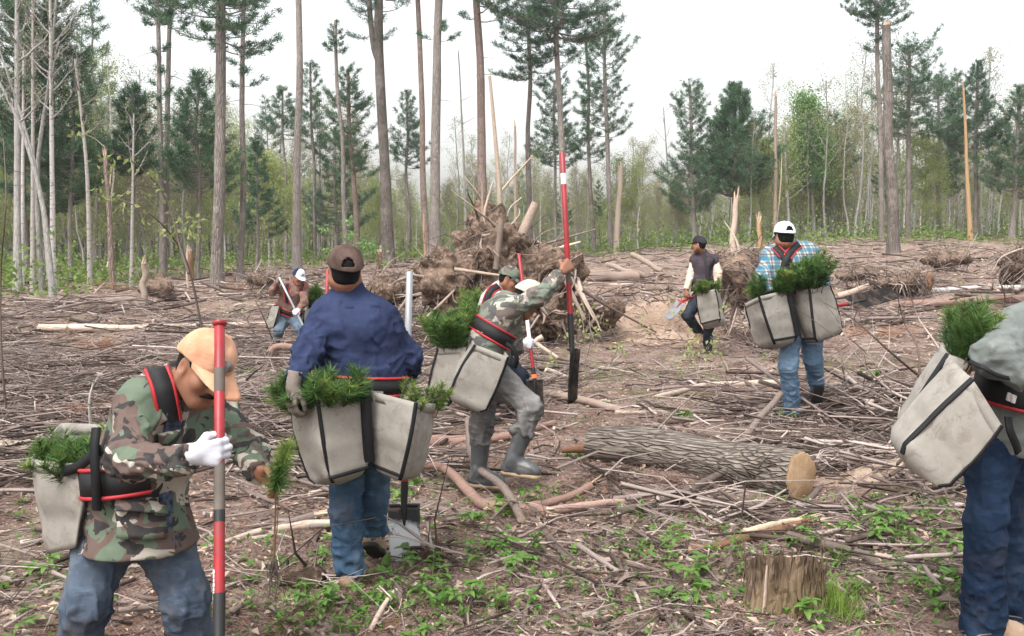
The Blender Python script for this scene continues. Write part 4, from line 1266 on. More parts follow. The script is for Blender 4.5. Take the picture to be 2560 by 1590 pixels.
def snag(label, xb, d, xt, yt, w, bark='snag', tw=.7, seed=0, broken=.5, name='broken_snag', wob=.06, cat='snag', limbs=0, wt=None):
    path = pinepath(xb, d, xt, yt, wob, 10, seed)
    def build(gw, gn):
        rg = np.random.default_rng(seed)
        for i in range(limbs):
            f = rg.uniform(.3, .95); b = path[int(f * 9)]
            az = rg.uniform(0, 6.28); L = rg.uniform(.3, 1.2); s = np.linspace(0, 1, 4)[:, None]
            tube(gw, b + A(math.cos(az), math.sin(az), 0) * L * s + A(0, 0, 1) * L * .5 * s, np.linspace(.02, .004, 4), 4, caps=False)
    return tree(name, label, path, W(w, d), W(w, d) * tw, bark, 10, .12, cat, seed=seed, broken=broken, build=build)
snag('massive broken-topped trunk standing in the clearing right of the white capped man', 2124, 46, 2107, 60, 27, 'pine', .72, 50, .35, wob=.1)
snag('thin splintered yellow snag with an orange base at the right', 2306, 58, 2290, 215, 12, 'orange', .4, 51, .8)
snag('pale pinkish broken stub left of the orange splintered post', 1738, 36, 1750, 470, 15, 'palesnag', .8, 52, .4)
snag('splintered orange post standing right behind the white cap', 1800, 24, 1804, 520, 13, 'orange', .75, 53, .15)
snag('grey broken snag right of the dense dark conical pine', 1842, 66, 1844, 228, 11, 'snag', .55, 54, .6, limbs=5)
snag('pale grey broken trunk beside the narrow conical pine', 1466, 60, 1474, 398, 14, 'palesnag', .75, 55, .4)
snag('thin dead stem with two upright tips left of the dark reddish trunk', 1112, 58, 1090, 130, 9, 'grey', .3, 56, .5, limbs=6)
snag('broken reddish trunk with forked stub left of the leaning white birches', 268, 34, 250, 370, 15, 'redpine', .6, 57, .4)
snag('short grey broken trunk standing in the slash at the left', 339, 27, 342, 625, 15, 'snag', .95, 58, .25)
snag('splintered orange sliver of trunk left of the uprooted stump pile', 1014, 30, 1007, 545, 9, 'orange', .4, 59, .5)
snag('crumbling orange-red stump behind the thickest pine trunk', 452, 44, 452, 598, 15, 'rotten', .8, 60, .3)
snag('dark thin dead stem behind the stump pile', 1228, 50, 1224, 300, 10, 'snag', .5, 61, .5)
snag('reddish peeled stub right of the brown cap', 905, 46, 902, 600, 13, 'rotten', .8, 62, .4)
snag('short pale stake at the left wood edge', 445, 33, 448, 560, 6, 'palesnag', .6, 63, .2)

# birches and grey broadleaf trees at the left edge of the wood
def broad(label, xb, d, xt, yt, w, bark='birch', crown=(200, 0, 60, 12), seed=0, tmat='spring', name='birch_tree', bend=None, k=3, leaf=.075, sparse=.35, elev=.9, ntw=7, tw=.35):
    b = on(D(xb, 600, d)[0], d)
    pts = [b] + [D(x, y, d) for x, y in (bend or [])] + [D(xt, yt, d)]
    path = spline(pts, 14)
    def build(gw, gn):
        spring_crown(gw, gn, path, zat(crown[0], d), zat(crown[1], d), crown[2] * S / FPX * d, crown[3], W(w, d) * .4, seed=seed, k=k, leaf=leaf, sparse=sparse, elev=elev, ntw=ntw)
    return tree(name, label, path, W(w, d), W(w, d) * tw, bark, 10, .07, seed=seed, tmat=tmat, build=build)
broad('pale grey trunk nearest the left edge of the clearing', 38, 34, 40, -160, 20, 'grey', (150, -140, 90, 14), 70, 'olive')
broad('slim white birch left of the leaning grey trunks', 75, 37, 78, -60, 13, 'birch', (250, -40, 60, 10), 71, 'olive')
broad('white birch just right of the leaning grey trunks', 124, 35, 118, -80, 15, 'birch', (300, -60, 85, 16), 72, 'olive', elev=1.2)
broad('grey trunk leaning strongly left across the birches', 124, 31, -25, 150, 15, 'grey', (300, 160, 60, 6), 73, 'olive', bend=[(100, 480), (48, 300)], k=2)
broad('second grey trunk leaning left behind the first leaning one', 118, 33, -20, 60, 11, 'grey', (300, 100, 60, 6), 74, 'olive', bend=[(85, 400)], k=2)
broad('grey forked tree with bare spreading twigs against the sky at the left', 98, 36, 140, -70, 14, 'grey', (200, -60, 85, 16), 75, 'olive', bend=[(88, 420), (118, 180)], k=2, elev=1.0)
broad('spotted birch with a bare forked top left of the reddish broken trunk', 212, 38, 178, 140, 13, 'birch', (330, 150, 55, 9), 76, 'olive', bend=[(206, 400)], k=1)
broad('white birch with forked upper limbs left of the slim pines', 310, 40, 318, 270, 10, 'birch', (440, 280, 50, 8), 77, 'spring', k=1, elev=1.4)
broad('young birch beside the left cluster of grey trunks', 50, 39, 56, 120, 12, 'birch', (320, 130, 60, 10), 78, 'olive')
broad('leafy pale green young tree right of the thickest pine', 640, 58, 636, 385, 5, 'birch', (590, 390, 60, 26), 79, 'spring', 'broadleaf_tree', k=9, leaf=.14, sparse=1.)
broad('bright green leafy tree rising behind the grey broken snag', 1935, 72, 1918, 238, 8, 'grey', (470, 245, 48, 40), 80, 'bright', 'broadleaf_tree', k=12, leaf=.17, sparse=1., elev=.8)
broad('white-stemmed tree with pale new leaves left of the bright green tree', 1876, 68, 1862, 285, 9, 'birch', (480, 290, 50, 20), 81, 'spring', 'broadleaf_tree', k=7, leaf=.13)
broad('yellowish leafy tree behind the white cap', 1900, 76, 1905, 320, 7, 'grey', (560, 325, 65, 40), 82, 'spring', 'broadleaf_tree', k=9, leaf=.15, sparse=1.)
broad('thin bare grey tree at the gap in the treetops', 1600, 70, 1577, 255, 6, 'grey', (520, 260, 40, 14), 83, 'olive', 'broadleaf_tree', k=1)
broad('olive leafed tree below the round-topped pine', 1975, 74, 1980, 310, 7, 'grey', (560, 320, 60, 34), 84, 'olive', 'broadleaf_tree', k=9, leaf=.15, sparse=1.)

# ------------------------------------------------------------------ the wood behind: single trees, copied
protos = []
def proto(name, label, h, r, bark, build, tmat, group):
    t = tree(name, label, trunk_path(A(0, 0, 0), A(R.uniform(-.4, .4), R.uniform(-.3, .3), h), .25, 10, R.random() * 50), r, r * .3, bark, 6, .05, group=group, build=None, tmat=tmat, seed=1)
    return t
def make_proto(kind, i):
    h = {'pole': 13, 'birch': 12, 'young': 9, 'pine': 15, 'dead': 8, 'olive': 11}[kind] * (1 + .12 * (i - 1))
    path = trunk_path(A(0, 0, 0), A(R.uniform(-.5, .5), R.uniform(-.3, .3), h), .3, 10, i * 9 + len(kind))
    sd = i * 31 + len(kind) * 7
    if kind == 'pole':
        b = lambda gw, gn: spring_crown(gw, gn, path, h * .45, h * .98, 1.7, 14, .03, 1.3, .10, 6, 6, sd, .8)
        return tree('grey_pole_tree', 'thin grey tree with sparse buds in the far wood', path, .09, .03, 'grey', 6, .05, group='thin grey trees of the far wood', build=b, tmat='olive', seed=sd)
    if kind == 'birch':
        b = lambda gw, gn: spring_crown(gw, gn, path, h * .35, h * .98, 1.6, 14, .025, 1.2, .10, 6, 8, sd, .9)
        return tree('slim_birch', 'slim pale birch with fresh leaves in the far wood', path, .075, .025, 'birch', 6, .05, group='slim birches of the far wood', build=b, tmat='spring', seed=sd)
    if kind == 'young':
        b = lambda gw, gn: spring_crown(gw, gn, path, h * .12, h * .98, 1.9, 26, .025, .9, .12, 8, 10, sd, 1.)
        return tree('young_broadleaf', 'young tree in yellow-green leaf in the far wood', path, .06, .02, 'grey', 6, .05, group='young leafy trees of the far wood', build=b, tmat='spring', seed=sd)
    if kind == 'olive':
        b = lambda gw, gn: spring_crown(gw, gn, path, h * .2, h * .98, 2.0, 26, .03, .9, .12, 8, 9, sd, 1.)
        return tree('budding_tree', 'olive brown budding tree in the far wood', path, .08, .025, 'grey', 6, .05, group='budding trees of the far wood', build=b, tmat='olive', seed=sd)
    if kind == 'dead':
        b = lambda gw, gn: spring_crown(gw, gn, path, h * .4, h * .9, 1.0, 5, .02, 1., .1, 3, 0, sd)
        return tree('dead_pole', 'bare whitish dead stem in the far wood', path, .07, .03, 'palesnag', 6, .05, 'snag', group='dead stems of the far wood', build=b, seed=sd, broken=.3)
    b = lambda gw, gn: pine_crown(gw, gn, path, (h * .42, h), lambda f: 2.4 * (1.03 - f) ** .8 + .1, 44, seed=sd, nl=.3, w=.04, k=8, elev=.15)
    return tree('wood_pine', 'dark pine standing in the far wood', path, .13, .04, 'pine', 6, .05, group='pines of the far wood', build=b, tmat='needle2', seed=sd)
plan = [('pole', 125), ('birch', 78), ('young', 84), ('olive', 78), ('pine', 40), ('dead', 46)]
rw = np.random.default_rng(5)
spots = []
for kind, cnt in plan:
    ps = [make_proto(kind, i) for i in range(3)]
    for k in range(cnt):
        for _ in range(60):
            u = rw.uniform(-.60, .60)
            near = 66 - 12 * float(sst(-.22, -.5, u)) + (4 if kind == 'pine' else 0)
            d = near + 48 * rw.random() ** 1.35
            x = u * d
            if all((x - a) ** 2 + (d - b) ** 2 > 1.6 for a, b in spots): break
        if kind == 'pine' and u > .06 and rw.random() < .4: u -= .1; x = u * d
        spots.append((x, d))
        o = ps[k] if k < 3 else copy_tree(ps[k % 3])
        o.location = on(x, d)
        o.rotation_euler = (rw.normal(0, .02), rw.normal(0, .03) * (2.5 if kind == 'dead' else 1), rw.uniform(0, 6.28))
        s = rw.uniform(.72, 1.15) * (.98 if u < -.22 else 1 - .42 * float(sst(-.22, -.08, u)) * float(sst(.30, .14, u))) * (.85 if u > .14 else 1) * (.75 if kind == 'pine' and u > -.1 else 1)
        o.scale = (s * rw.uniform(.85, 1.2), s * rw.uniform(.85, 1.2), s)
# the wood beyond, one mass
gw, gl, gl2 = Geo(), Geo(), Geo()
n = 900
u = rw.uniform(-.66, .66, n); d = rw.uniform(98, 165, n) - 30 * sst(-.2, -.5, u) * rw.random(n)
x = u * d; z = terrain(x, d); h = rw.uniform(6, 12.5, n) * (1 - .08 * sst(-.15, -.4, u)) * (1 - .42 * sst(-.2, -.06, u) * sst(.35, .18, u))
b = np.stack([x, d, z], -1)
tp = b + np.stack([rw.normal(0, .4, n), rw.normal(0, .4, n), h], -1)
sticks(gw, b, tp, rw.uniform(.05, .12, n), .03, 5, .02)
m = 150
q = np.repeat(b, m, 0); hh = np.repeat(h, m)
f = rw.random(n * m) ** .8
cc = q + np.stack([rw.normal(0, .95, n * m), rw.normal(0, .95, n * m), f * hh * 1.0], -1)
dv = nrm(rw.normal(0, 1, cc.shape)) * rw.uniform(.22, .5, (n * m, 1))
kind = np.repeat(rw.random(n), m)
tint = np.clip(np.repeat(rw.random(n), m) * .6 + .4 * rw.random(n * m), 0, 1)
for lo, hi, mi in ((0, .30, 0), (.30, .68, 1), (.68, 1.01, 2)):
    s_ = (kind >= lo) & (kind < hi)
    blades(gl, cc[s_], dv[s_], .2, m=mi, rnd=tint[s_])
far_ = link('far_wood', None) if False else None
gw2 = gw.mesh('far_wood', M['grey']); o = link('far_wood', gw2); tag(o, 'far grey trunks of the wood behind the clearing', 'wood', kind='stuff')
o = link('far_foliage', gl.mesh('far_foliage', [M['needle2'], M['spring'], M['olive']], False)); tag(o, 'mixed green foliage of the far wood', 'foliage', kind='stuff')
# undergrowth along the foot of the wood
gu = Geo()
n = 26000
u = rw.uniform(-.62, .62, n)
edge = 60 - 26 * sst(-.2, -.48, u)
d = edge + rw.uniform(-4, 34, n)
x = u * d
cl = vnoise(np.stack([x * .25, d * .15, x * 0], -1), 8)
hz = np.abs(rw.normal(0, .75, n)) * np.clip(.5 + cl, .1, 1.4)
b = np.stack([x, d, terrain(x, d) + hz], -1)
leaves(gu, b, nrm(rw.normal(0, 1, b.shape)) * rw.uniform(.12, .3, (n, 1)), .13, rw.normal(0, 1, b.shape))
tag(link('undergrowth', gu.mesh('undergrowth', M['shrub'], False)), 'low green undergrowth along the foot of the wood', 'undergrowth', kind='stuff')
# ------------------------------------------------------------------ the planting crew
def patch(T, c, toward, rt, up, w, hgt, mat, parent, name, off=.006, th=.006, n=9, drop=0.):
    """piece of cloth sewn on: a grid pressed onto a garment"""
    rt, up = nrm(rt), nrm(up)
    u, v = np.meshgrid(np.linspace(-.5, .5, n), np.linspace(-.5, .5, n), indexing='ij')
    o = nrm(np.asarray(c) - np.asarray(toward))
    Q = np.array([T.hit(c + rt * w * a + up * hgt * b + o * .15, c + rt * w * a + up * hgt * b - o * .25, off + drop * (.5 - b)) for a, b in zip(u.ravel(), v.ravel())])
    g = Geo(); g.add(Q, grid_faces(n, n), rnd=.5)
    p = part(g, name, M[mat], parent)
    sm = p.modifiers.new('thickness', 'SOLIDIFY'); sm.thickness = th; sm.offset = 1
    return p
def floor_of(p): return on(p[0], p[1])
def person(label, J):
    f = floor_of((J['AL'] + J['AR']) / 2)
    return thing('person', label, 'person', f)
def disc(parent, name, mat, c, n, rt, a, b, th=.004):
    n = nrm(n); rt = nrm(rt - n * np.dot(rt, n)); up = np.cross(n, rt)
    t = np.arange(20) * 2 * math.pi / 20
    ring = c + rt * (np.cos(t) * a)[:, None] + up * (np.sin(t) * b)[:, None]
    V = np.concatenate([ring, ring + n * th, [c + n * th * 1.3]])
    g = Geo(); k = np.arange(20)
    g.add(V, np.stack([k, (k + 1) % 20, 20 + (k + 1) % 20, 20 + k], -1), np.stack([20 + k, 20 + (k + 1) % 20, k * 0 + 40], -1))
    return part(g, name, M[mat], parent)

# --- man in camouflage and orange cap, bent over at the left
c = cA
J = dict(H=c(872, 262, 3.47), N=c(728, 352, 3.56), SR=c(575, 432, 3.48), SL=c(925, 440, 3.80), W=c(565, 770, 3.66), Pv=c(565, 935, 3.68),
         ER=c(522, 705, 3.30), WR=c(800, 692, 3.19), EL=c(1080, 640, 3.64), WL=c(1140, 752, 3.46),
         HR=c(440, 985, 3.70), HL=c(668, 995, 3.76), KR=c(330, 1370, 3.54), KL=c(795, 1350, 3.62))
J['AR'] = on(c(245, 1700, 3.62)[0], 3.62, .09); J['AL'] = on(c(850, 1700, 3.75)[0], 3.75, .09)
pa = person('man in camouflage jacket and faded orange cap bending over a red shaft at the left', J)
fw, up = A(.60, -.58, -.55), A(.48, -.16, .84)
shA_top, shA_j = c(950, 48, 3.42), c(948, 1560, 3.02)
def on_shaft(y): return shA_top + (shA_j - shA_top) * ((y - 48) / (1560 - 48.))
grip = on_shaft(688)
handL = dict(wrist=J['WL'], d=c(1225, 800, 3.42) - J['WL'], n=A(-.1, -1, -.35), th=-1, curl=.62, s=.95)
X = make_body(pa, J, .0065, fw, up, [handL], .95, eyes=True, hs=1.02)
mg = Field(X(0, .1, -.05) - .07, X(0, .1, -.05) + .07, .004)
for e in (-1, 1): mg.cone(X(e * .004, .106, -.047), X(e * .032, .090, -.058), .008, .005, .006)
solid(mg, 'moustache', M['hair'], pa)
for e in (-1, 1):
    eb = Field(X(e * .03, .09, .035) - .05, X(e * .03, .09, .035) + .05, .0035)
    eb.cone(X(e * .012, .103, .030), X(e * .046, .088, .032), .0055, .004, .004); solid(eb, 'eyebrow', M['hair'], pa)
make_hair(pa, J['H'], fw, up, 1.02, low=-.055)
cap, CC, r_, f_, u_ = make_cap(pa, J['H'], fw, up, M['capO'], 1.08, brim=.105, tilt=.05, droop=.22, lift=.036)
bn = nrm(f_ * .93 + u_ * .36 - r_ * .0)
disc(cap, 'badge', 'badge', CC + f_ * .1145 + u_ * .040, bn, r_, .030, .021, .0015)
_, jf, jt = make_top(pa, 'jacket', 'camo', J, .0075, .030, .95, hem=c(578, 1085, 3.66), hem_r=.215, seed=3, fold=.010, ratio=1.08)
# open front with the dark shirt, collar, pockets, name tape
fr = nrm(A(.62, -.75, -.1)); sdv = nrm(np.cross(fr, A(0, 0, 1)))
patch(jt, c(800, 1015, 3.5), J['Pv'], A(1, .7, 0), A(0, 0, 1), .055, .22, 'innershirt', pa, 'undershirt', .004, .004)
patch(jt, c(800, 520, 3.4), (J['W'] + J['N']) / 2, A(1, .5, 0), A(.1, 0, 1), .075, .16, 'innershirt', pa, 'undershirt', .003, .004)
pk = patch(jt, c(590, 985, 3.45), J['Pv'], A(1, .25, -.12), A(0, 0, 1), .165, .12, 'camo', pa, 'pocket', .012, .012, drop=.012)
patch(jt, c(590, 905, 3.45), J['Pv'], A(1, .25, -.12), A(0, 0, 1), .175, .045, 'camo', pa, 'pocket_flap', .024, .008, drop=.03)
patch(jt, c(765, 580, 3.4), (J['W'] + J['N']) / 2, A(1, .5, 0), A(.1, 0, 1), .085, .024, 'black', pa, 'name_tape', .006, .003)
patch(jt, c(765, 660, 3.4), (J['W'] + J['N']) / 2, A(1, .5, 0), A(.1, 0, 1), .09, .10, 'camo', pa, 'pocket', .010, .008, drop=.01)
colf = Field(J['N'] - .17, J['N'] + .2, .006)
ax_ = nrm(J['H'] - J['N'])
colf.cone(J['N'] - ax_ * .03, J['N'] + ax_ * .055, .083, .080, .01, flat_b=True)
colf.cone(J['N'], J['N'] + ax_ * .1, .066, .064, .002) if False else None
solid(colf, 'collar', M['camo'], pa, [(J['N'], J['N'] + ax_ * .05, 30, .004, .004)])
make_trousers(pa, J, .0085, 'jeansA', .034, .95, foldB=.012, end=.0, seed=5, rough=.012)
for sd in 'RL': make_boot(pa, J['A' + sd], J['A' + sd] + A(.17, -.08, -.02), A(0, 0, 1), 'leather', 'darksole', h=.009)
gd = nrm(A(1, .10, .04))
make_glove(pa, 'gloveW', .0042, wrist=grip - gd * .088 + A(0, -.024, .0), d=gd, n=A(-.1, 1, 0), th=1, curl=.80, s=1.04, fat=1.04)
ba = thing('planting_bag', 'open grey canvas planting bag hanging behind the man in the orange cap', 'bag', J['Pv'])
po, rimA, VA = pouch(ba, [c(62, 692, 3.62), c(338, 708, 3.50), c(278, 1100, 3.52), c(148, 1122, 3.62)], A(.03, .20, .105), trims=(), edges=(), seed=3, sag=.02, bscale=.75)
g = Geo(); p_ = np.array([c(222, 745, 3.52), c(290, 722, 3.49), c(352, 672, 3.46), c(400, 640, 3.44)]); ribbon(g, spline(p_, 12), np.array([[-.2, -1, .1]] * 12), .036, .006); part(g, 'webbing', M['trim'], ba)
strap(ba, [c(375, 540, 3.46), c(366, 640, 3.43), c(372, 780, 3.42), c(378, 925, 3.45)], [A(0, -1, .1)] * 4, .030, False, 'trim', 'hanging_strap')
harness_belt(ba, jt, c(540, 755, 3.64), nrm(A(-.10, .05, 1)), .10, off=.012, keep=lambda q: q[0] < c(635, 760, 3.5)[0])
patch(jt, c(412, 715, 3.4), J['W'], A(.9, .1, -.25), A(.25, 0, 1), .05, .030, 'white', ba, 'label', .026, .002)
cen = (J['SR'] + J['SL'] + J['W']) / 3
def on_jacket(pts, T, cen, off=.012): return [T.hit(p, cen if q is None else q, off) for p, q in pts]
sp = on_jacket([(c(560, 240, 3.75), J['N']), (c(640, 205, 3.45), c(690, 420, 3.6)), (c(655, 300, 3.2), c(700, 360, 3.62)), (c(668, 400, 3.2), c(720, 420, 3.6)), (c(690, 500, 3.2), c(735, 520, 3.62))], jt, cen, .016)
strap(ba, sp, [nrm(p - (J['N'] + (J['W'] - J['N']) * .25)) for p in sp], .070, th=.014)
seedlings('seedling_bundle', 'dark green pine seedlings in the bag behind the man in the orange cap', rimA, 46, .0, (0, 0, 0), .3, nd=120, seed=3, sink=.11, tips=.2, nl=.065)
# his spade and the seedling he is setting
nvA = A(-.3, -1, .1)
spade('red shafted spade held upright by the man in the orange cap', shA_top, shA_j, on_shaft(2050), nvA, .0175, .17, ('redpaint', 'black', 'blade'),
      bands=[(.155, .232, 'tape', 1.03), (.462, .605, 'tape', 1.03), (.604, .64, 'black', 1.04)], cap='redpaint', sock=.16)
g = Geo(); ax_ = nrm(shA_j - shA_top)
q0 = on_shaft(1225); q1 = on_shaft(1400)
tS = [o for o in bpy.data.objects if o.name.startswith('planting_spade')][-1]
for k in range(9):
    b0 = q0 + (q1 - q0) * (k / 9.) + A(-.0145, -.0112, 0); b1 = b0 + ax_ * .011
    ribbon(g, np.array([b0, b1]), np.array([[-.7, -.7, 0]] * 2), .008 if k % 3 else .011, .0012)
part(g, 'lettering', M['white'], tS)
sdl = thing('pine_seedling', 'single pine seedling with bare roots held out by the man in the orange cap', 'seedling', c(1205, 1300, 3.42))
st, nn = Geo(), Geo()
stem = spline([c(1203, 1150, 3.40), c(1208, 1000, 3.39), c(1213, 870, 3.36), c(1218, 790, 3.33), c(1245, 700, 3.35), c(1272, 628, 3.38)], 24)
tube(st, stem, np.linspace(.0042, .002, 24), 6); tube(st, stem[:13] + A(.008, .002, 0) * np.sin(np.linspace(0, 3, 13))[:, None], .0022, 5)
rg = np.random.default_rng(4)
for a0, a1, n_, L_ in ((.50, .74, 700, .074), (.76, 1.0, 620, .062), (.70, .80, 160, .05)):
    tt = rg.uniform(a0, a1, n_) * 23; i_ = np.clip(tt.astype(int), 0, 22); b_ = stem[i_] + (stem[i_ + 1] - stem[i_]) * (tt - i_)[:, None]
    dv = nrm(nrm(stem[-1] - stem[0]) * rg.uniform(-.1, .8, (n_, 1)) + nrm(rg.normal(0, 1, (n_, 3))) * .9)
    blades(nn, b_, dv * (L_ * rg.uniform(.5, 1.1, n_))[:, None], .0032, m=(0 if a0 < .6 else 1) if a0 != .78 else 0, rnd=np.clip(rg.normal(.55, .25, n_), 0, 1))
rt_ = Geo(); rp = c(1203, 1150, 3.40)
for k in range(34):
    L_ = rg.uniform(.06, .20); pth = rp + np.cumsum(np.concatenate([[A(0, 0, 0)], (A(0, 0, -1) + rg.normal(0, .42, (5, 3))) * L_ / 5]), 0)
    tube(rt_, pth, np.linspace(.0016, .0006, 6), 4, caps=False)
part(st, 'stem', M['seedstem'], sdl); part(nn, 'needles', [M['seedneedle'], M['seedneedle2']], sdl, smooth=False); part(rt_, 'roots', M['hair'] if False else M['darklog'], sdl)

# --- man in the navy shirt, seen from behind
c = cB
J = dict(H=c(398, 162, 4.88), N=c(412, 248, 4.92), SL=c(322, 352, 4.87), SR=c(552, 364, 4.90), W=c(462, 545, 4.90), Pv=c(470, 690, 4.90),
         EL=c(252, 482, 4.72), WL=c(195, 610, 4.56), ER=c(660, 510, 4.98), WR=c(655, 590, 5.16),
         HL=c(408, 760, 4.88), HR=c(522, 760, 4.92), KL=c(400, 1130, 4.80), KR=c(512, 1090, 4.98), AL=c(420, 1392, 4.82), AR=c(512, 1236, 5.12))
pb = person('man in navy blue shirt, brown cap and blue jeans walking away in the middle', J)
fw, up = A(-.30, .95, -.04), A(.04, .02, 1)
X = make_body(pb, J, .008, fw, up, [], 1., hs=.95)
make_hair(pb, J['H'], fw, up, .95, low=-.058)
make_cap(pb, J['H'], fw, up, M['capBr'], .99, opening=True, tilt=-.06, brim=.08)
_, jf, jt = make_top(pb, 'shirt', 'blueshirt', J, .0075, .026, 1.02, hem=c(470, 690, 4.9), hem_r=.125, seed=11, fold=.012)
colf = Field(J['N'] - .16, J['N'] + .16, .006); ax_ = nrm(J['H'] - J['N'])
colf.cone(J['N'] - A(0, 0, .045), J['N'] + ax_ * .035, .088, .070, .01, flat_b=True); solid(colf, 'collar', M['blueshirt'], pb, [(J['N'], J['N'] + ax_ * .05, 30, .002, .002)])
g = Geo(); yk = [jt.hit(c(x, 300 + 10 * math.sin(x * .02), 4.4), c(x, 310, 4.95), .004) for x in range(330, 550, 18)]; tube(g, spline(yk, 40), .0014, 5); part(g, 'yoke_seam', M['blueshirt'], pb)
g = Geo(); ribbon(g, *belt_loop(jt, c(472, 668, 4.9), A(.03, 0, 1), .006), .036, .005, closed=True, axis=A(.03, 0, 1)); part(g, 'belt', M['trim'], pb)
make_trousers(pb, J, .0085, 'jeansB', .026, 1., foldB=.022, end=-.015, seed=7)
make_boot(pb, J['AL'], J['AL'] + A(.02, .19, -.01), A(0, 0, 1), 'leather', 'darksole')
make_boot(pb, J['AR'], J['AR'] + A(.02, .15, -.10), A(0, .52, .85), 'leather', 'darksole')
make_glove(pb, 'gloveG', .0048, wrist=J['WL'] + A(-.006, -.01, -.01), d=A(-.16, -.12, -.98), n=A(.72, .7, -.2), th=1, curl=.42, s=1.05, fat=1.1)
shB_t, shB_j = c(664, 163, 5.33), c(641, 1122, 5.27)
make_glove(pb, 'gloveG', .007, wrist=J['WR'], d=A(.15, .9, .1), n=A(.8, -.2, 0), th=1, curl=.8, s=1.0)
spade('spade with grey steel upper shaft and muddy white blade held by the navy shirted man', shB_t, shB_j, c(646, 1372, 5.24), A(0, -1, .12), .0185, .172, ('steel', 'black', 'bladeB'), bands=[(.60, .93, 'redpaint', 1.03)], sock=.13, bend=.010)
bb = thing('planting_bag', 'pair of canvas planting bags with black piping worn by the man in the navy shirt', 'bag', J['Pv'])
fr = [c(285, 690, 4.50), c(476, 658, 4.60), c(502, 962, 4.62), c(336, 1008, 4.52)]
po, rimB, _ = pouch(bb, fr, c(172, 715, 4.72) - fr[0], trims=(0, 1, 3), edges=(0,), seed=11, sag=.055, trim_w=.0105, bulge=.018)
fr = [c(500, 652, 4.64), c(694, 702, 4.50), c(632, 1004, 4.52), c(512, 955, 4.64)]
po, rimB2, _ = pouch(bb, fr, c(778, 706, 4.72) - fr[1], trims=(1,), edges=(0,), seed=12, sag=.045, trim_w=.0105, bulge=.018)
strap(bb, [c(483, 640, 4.58), c(486, 740, 4.575), c(492, 850, 4.58), c(500, 945, 4.60)], [A(0, -1, 0)] * 4, .050, False, 'trim', 'joining_strap')
harness_belt(bb, jt, c(470, 625, 4.9), A(.05, .05, 1), .085, off=.014)
t_ = seedlings('seedling_bundle', 'bushy dark green seedlings in the left bag of the navy shirted man', rimB, 62, .125, (.02, 0, 0), .75, nd=150, nl=.085, seed=12, tips=.12, area=.92)
seedlings('seedling_bundle', 'sparse yellowish seedlings in the right bag of the navy shirted man', rimB2, 26, .09, (.05, 0, 0), .6, nd=90, nl=.05, seed=13, tips=.75, area=.95)

# --- man in camouflage lifting a spade
c = cC
J = dict(H=c(468, 652, 6.86), N=c(398, 672, 6.82), SR=c(372, 705, 6.66), SL=c(372, 680, 7.0), W=c(305, 830, 6.80), Pv=c(280, 925, 6.82),
         ER=c(515, 640, 6.52), WR=c(605, 548, 6.60), EL=c(410, 800, 7.02), WL=c(425, 880, 6.95),
         HR=c(318, 972, 6.74), HL=c(278, 985, 6.90), KR=c(484, 1108, 6.64), KL=c(276, 1180, 6.85), AR=c(408, 1332, 6.64), AL=c(262, 1382, 6.85))
pcn = person('man in faded camouflage, grey jeans and rubber boots raising a spade mid-stride', J)
fw, up = A(.78, .1, -.62), A(.62, .05, .78)
shC_t, shC_j = c(614, 36, 6.72), c(655, 862, 6.66)
gripC = shC_t + (shC_j - shC_t) * ((500 - 36) / 826.)
hd = nrm(gripC - J['WR'])
handR = dict(wrist=J['WR'] + (gripC - hd * .085 - J['WR']) * 1.0 + A(0, -.02, 0), d=nrm(hd + A(.2, 0, 0)), n=A(0, 1, .1), th=1, curl=.8, s=1.0)
X = make_body(pcn, J, .0075, fw, up, [handR], 1., hs=1.0)
make_hair(pcn, J['H'], fw, up, 1.0)
make_cap(pcn, J['H'], fw, up, M['capC'], 1.05, tilt=.05, brim=.085, droop=.4)
_, jf, jt = make_top(pcn, 'jacket', 'camo2', J, .009, .026, 1., hem=c(292, 905, 6.81), hem_r=.15, seed=21, fold=.009, ratio=1.25)
make_trousers(pcn, J, .009, 'jeansC', .030, 1., foldB=.026, end=.20, seed=9, rough=.012)
for sd, toe in (('R', c(512, 1392, 6.58)), ('L', c(365, 1445, 6.80))):
    K_, A_ = J['K' + sd], J['A' + sd]; ua = nrm(K_ - A_)
    make_boot(pcn, A_, toe, nrm(np.cross(np.cross(nrm(toe - A_), ua), nrm(toe - A_))) if False else nrm(A(.0, 0, 1) + ua * .25), 'rubber', 'sole', 1.08, shaft=A_ + ua * .235, h=.008)
spade('red shafted spade with a narrow black blade raised by the striding man in camouflage', shC_t, shC_j, c(642, 1092, 6.64), A(.92, -.4, 0), .0185, .17, ('redpaint', 'black', 'bladedark'),
      bands=[(.105, .16, 'white', 1.03), (.60, .66, 'tape', 1.04)], sock=.24, bend=.03)
bc = thing('planting_bag', 'two pale canvas planting bags slung behind the striding man in camouflage', 'bag', J['Pv'])
po, rimC, _ = pouch(bc, [c(245, 842, 6.50), c(392, 897, 6.46), c(300, 1118, 6.48), c(132, 1048, 6.52)], A(-.03, .22, .02), trims=(0, 1), edges=(3,), seed=21, sag=.06, trim_w=.012, bulge=.010)
po, rimC2, _ = pouch(bc, [c(88, 860, 6.70), c(222, 852, 6.64), c(148, 1085, 6.62), c(42, 1062, 6.70)], A(.04, .2, .02), trims=(0, 1), edges=(0,), seed=22, sag=.06, trim_w=.012, bulge=.010)
harness_belt(bc, jt, c(312, 785, 6.80), nrm(J['N'] - J['W']), .092, off=.006)
strap(bc, [c(378, 838, 6.55), c(408, 862, 6.55), c(424, 905, 6.56), c(412, 940, 6.58)], [A(.5, -1, .1)] * 4, .03, False, 'trim', 'hanging_strap')
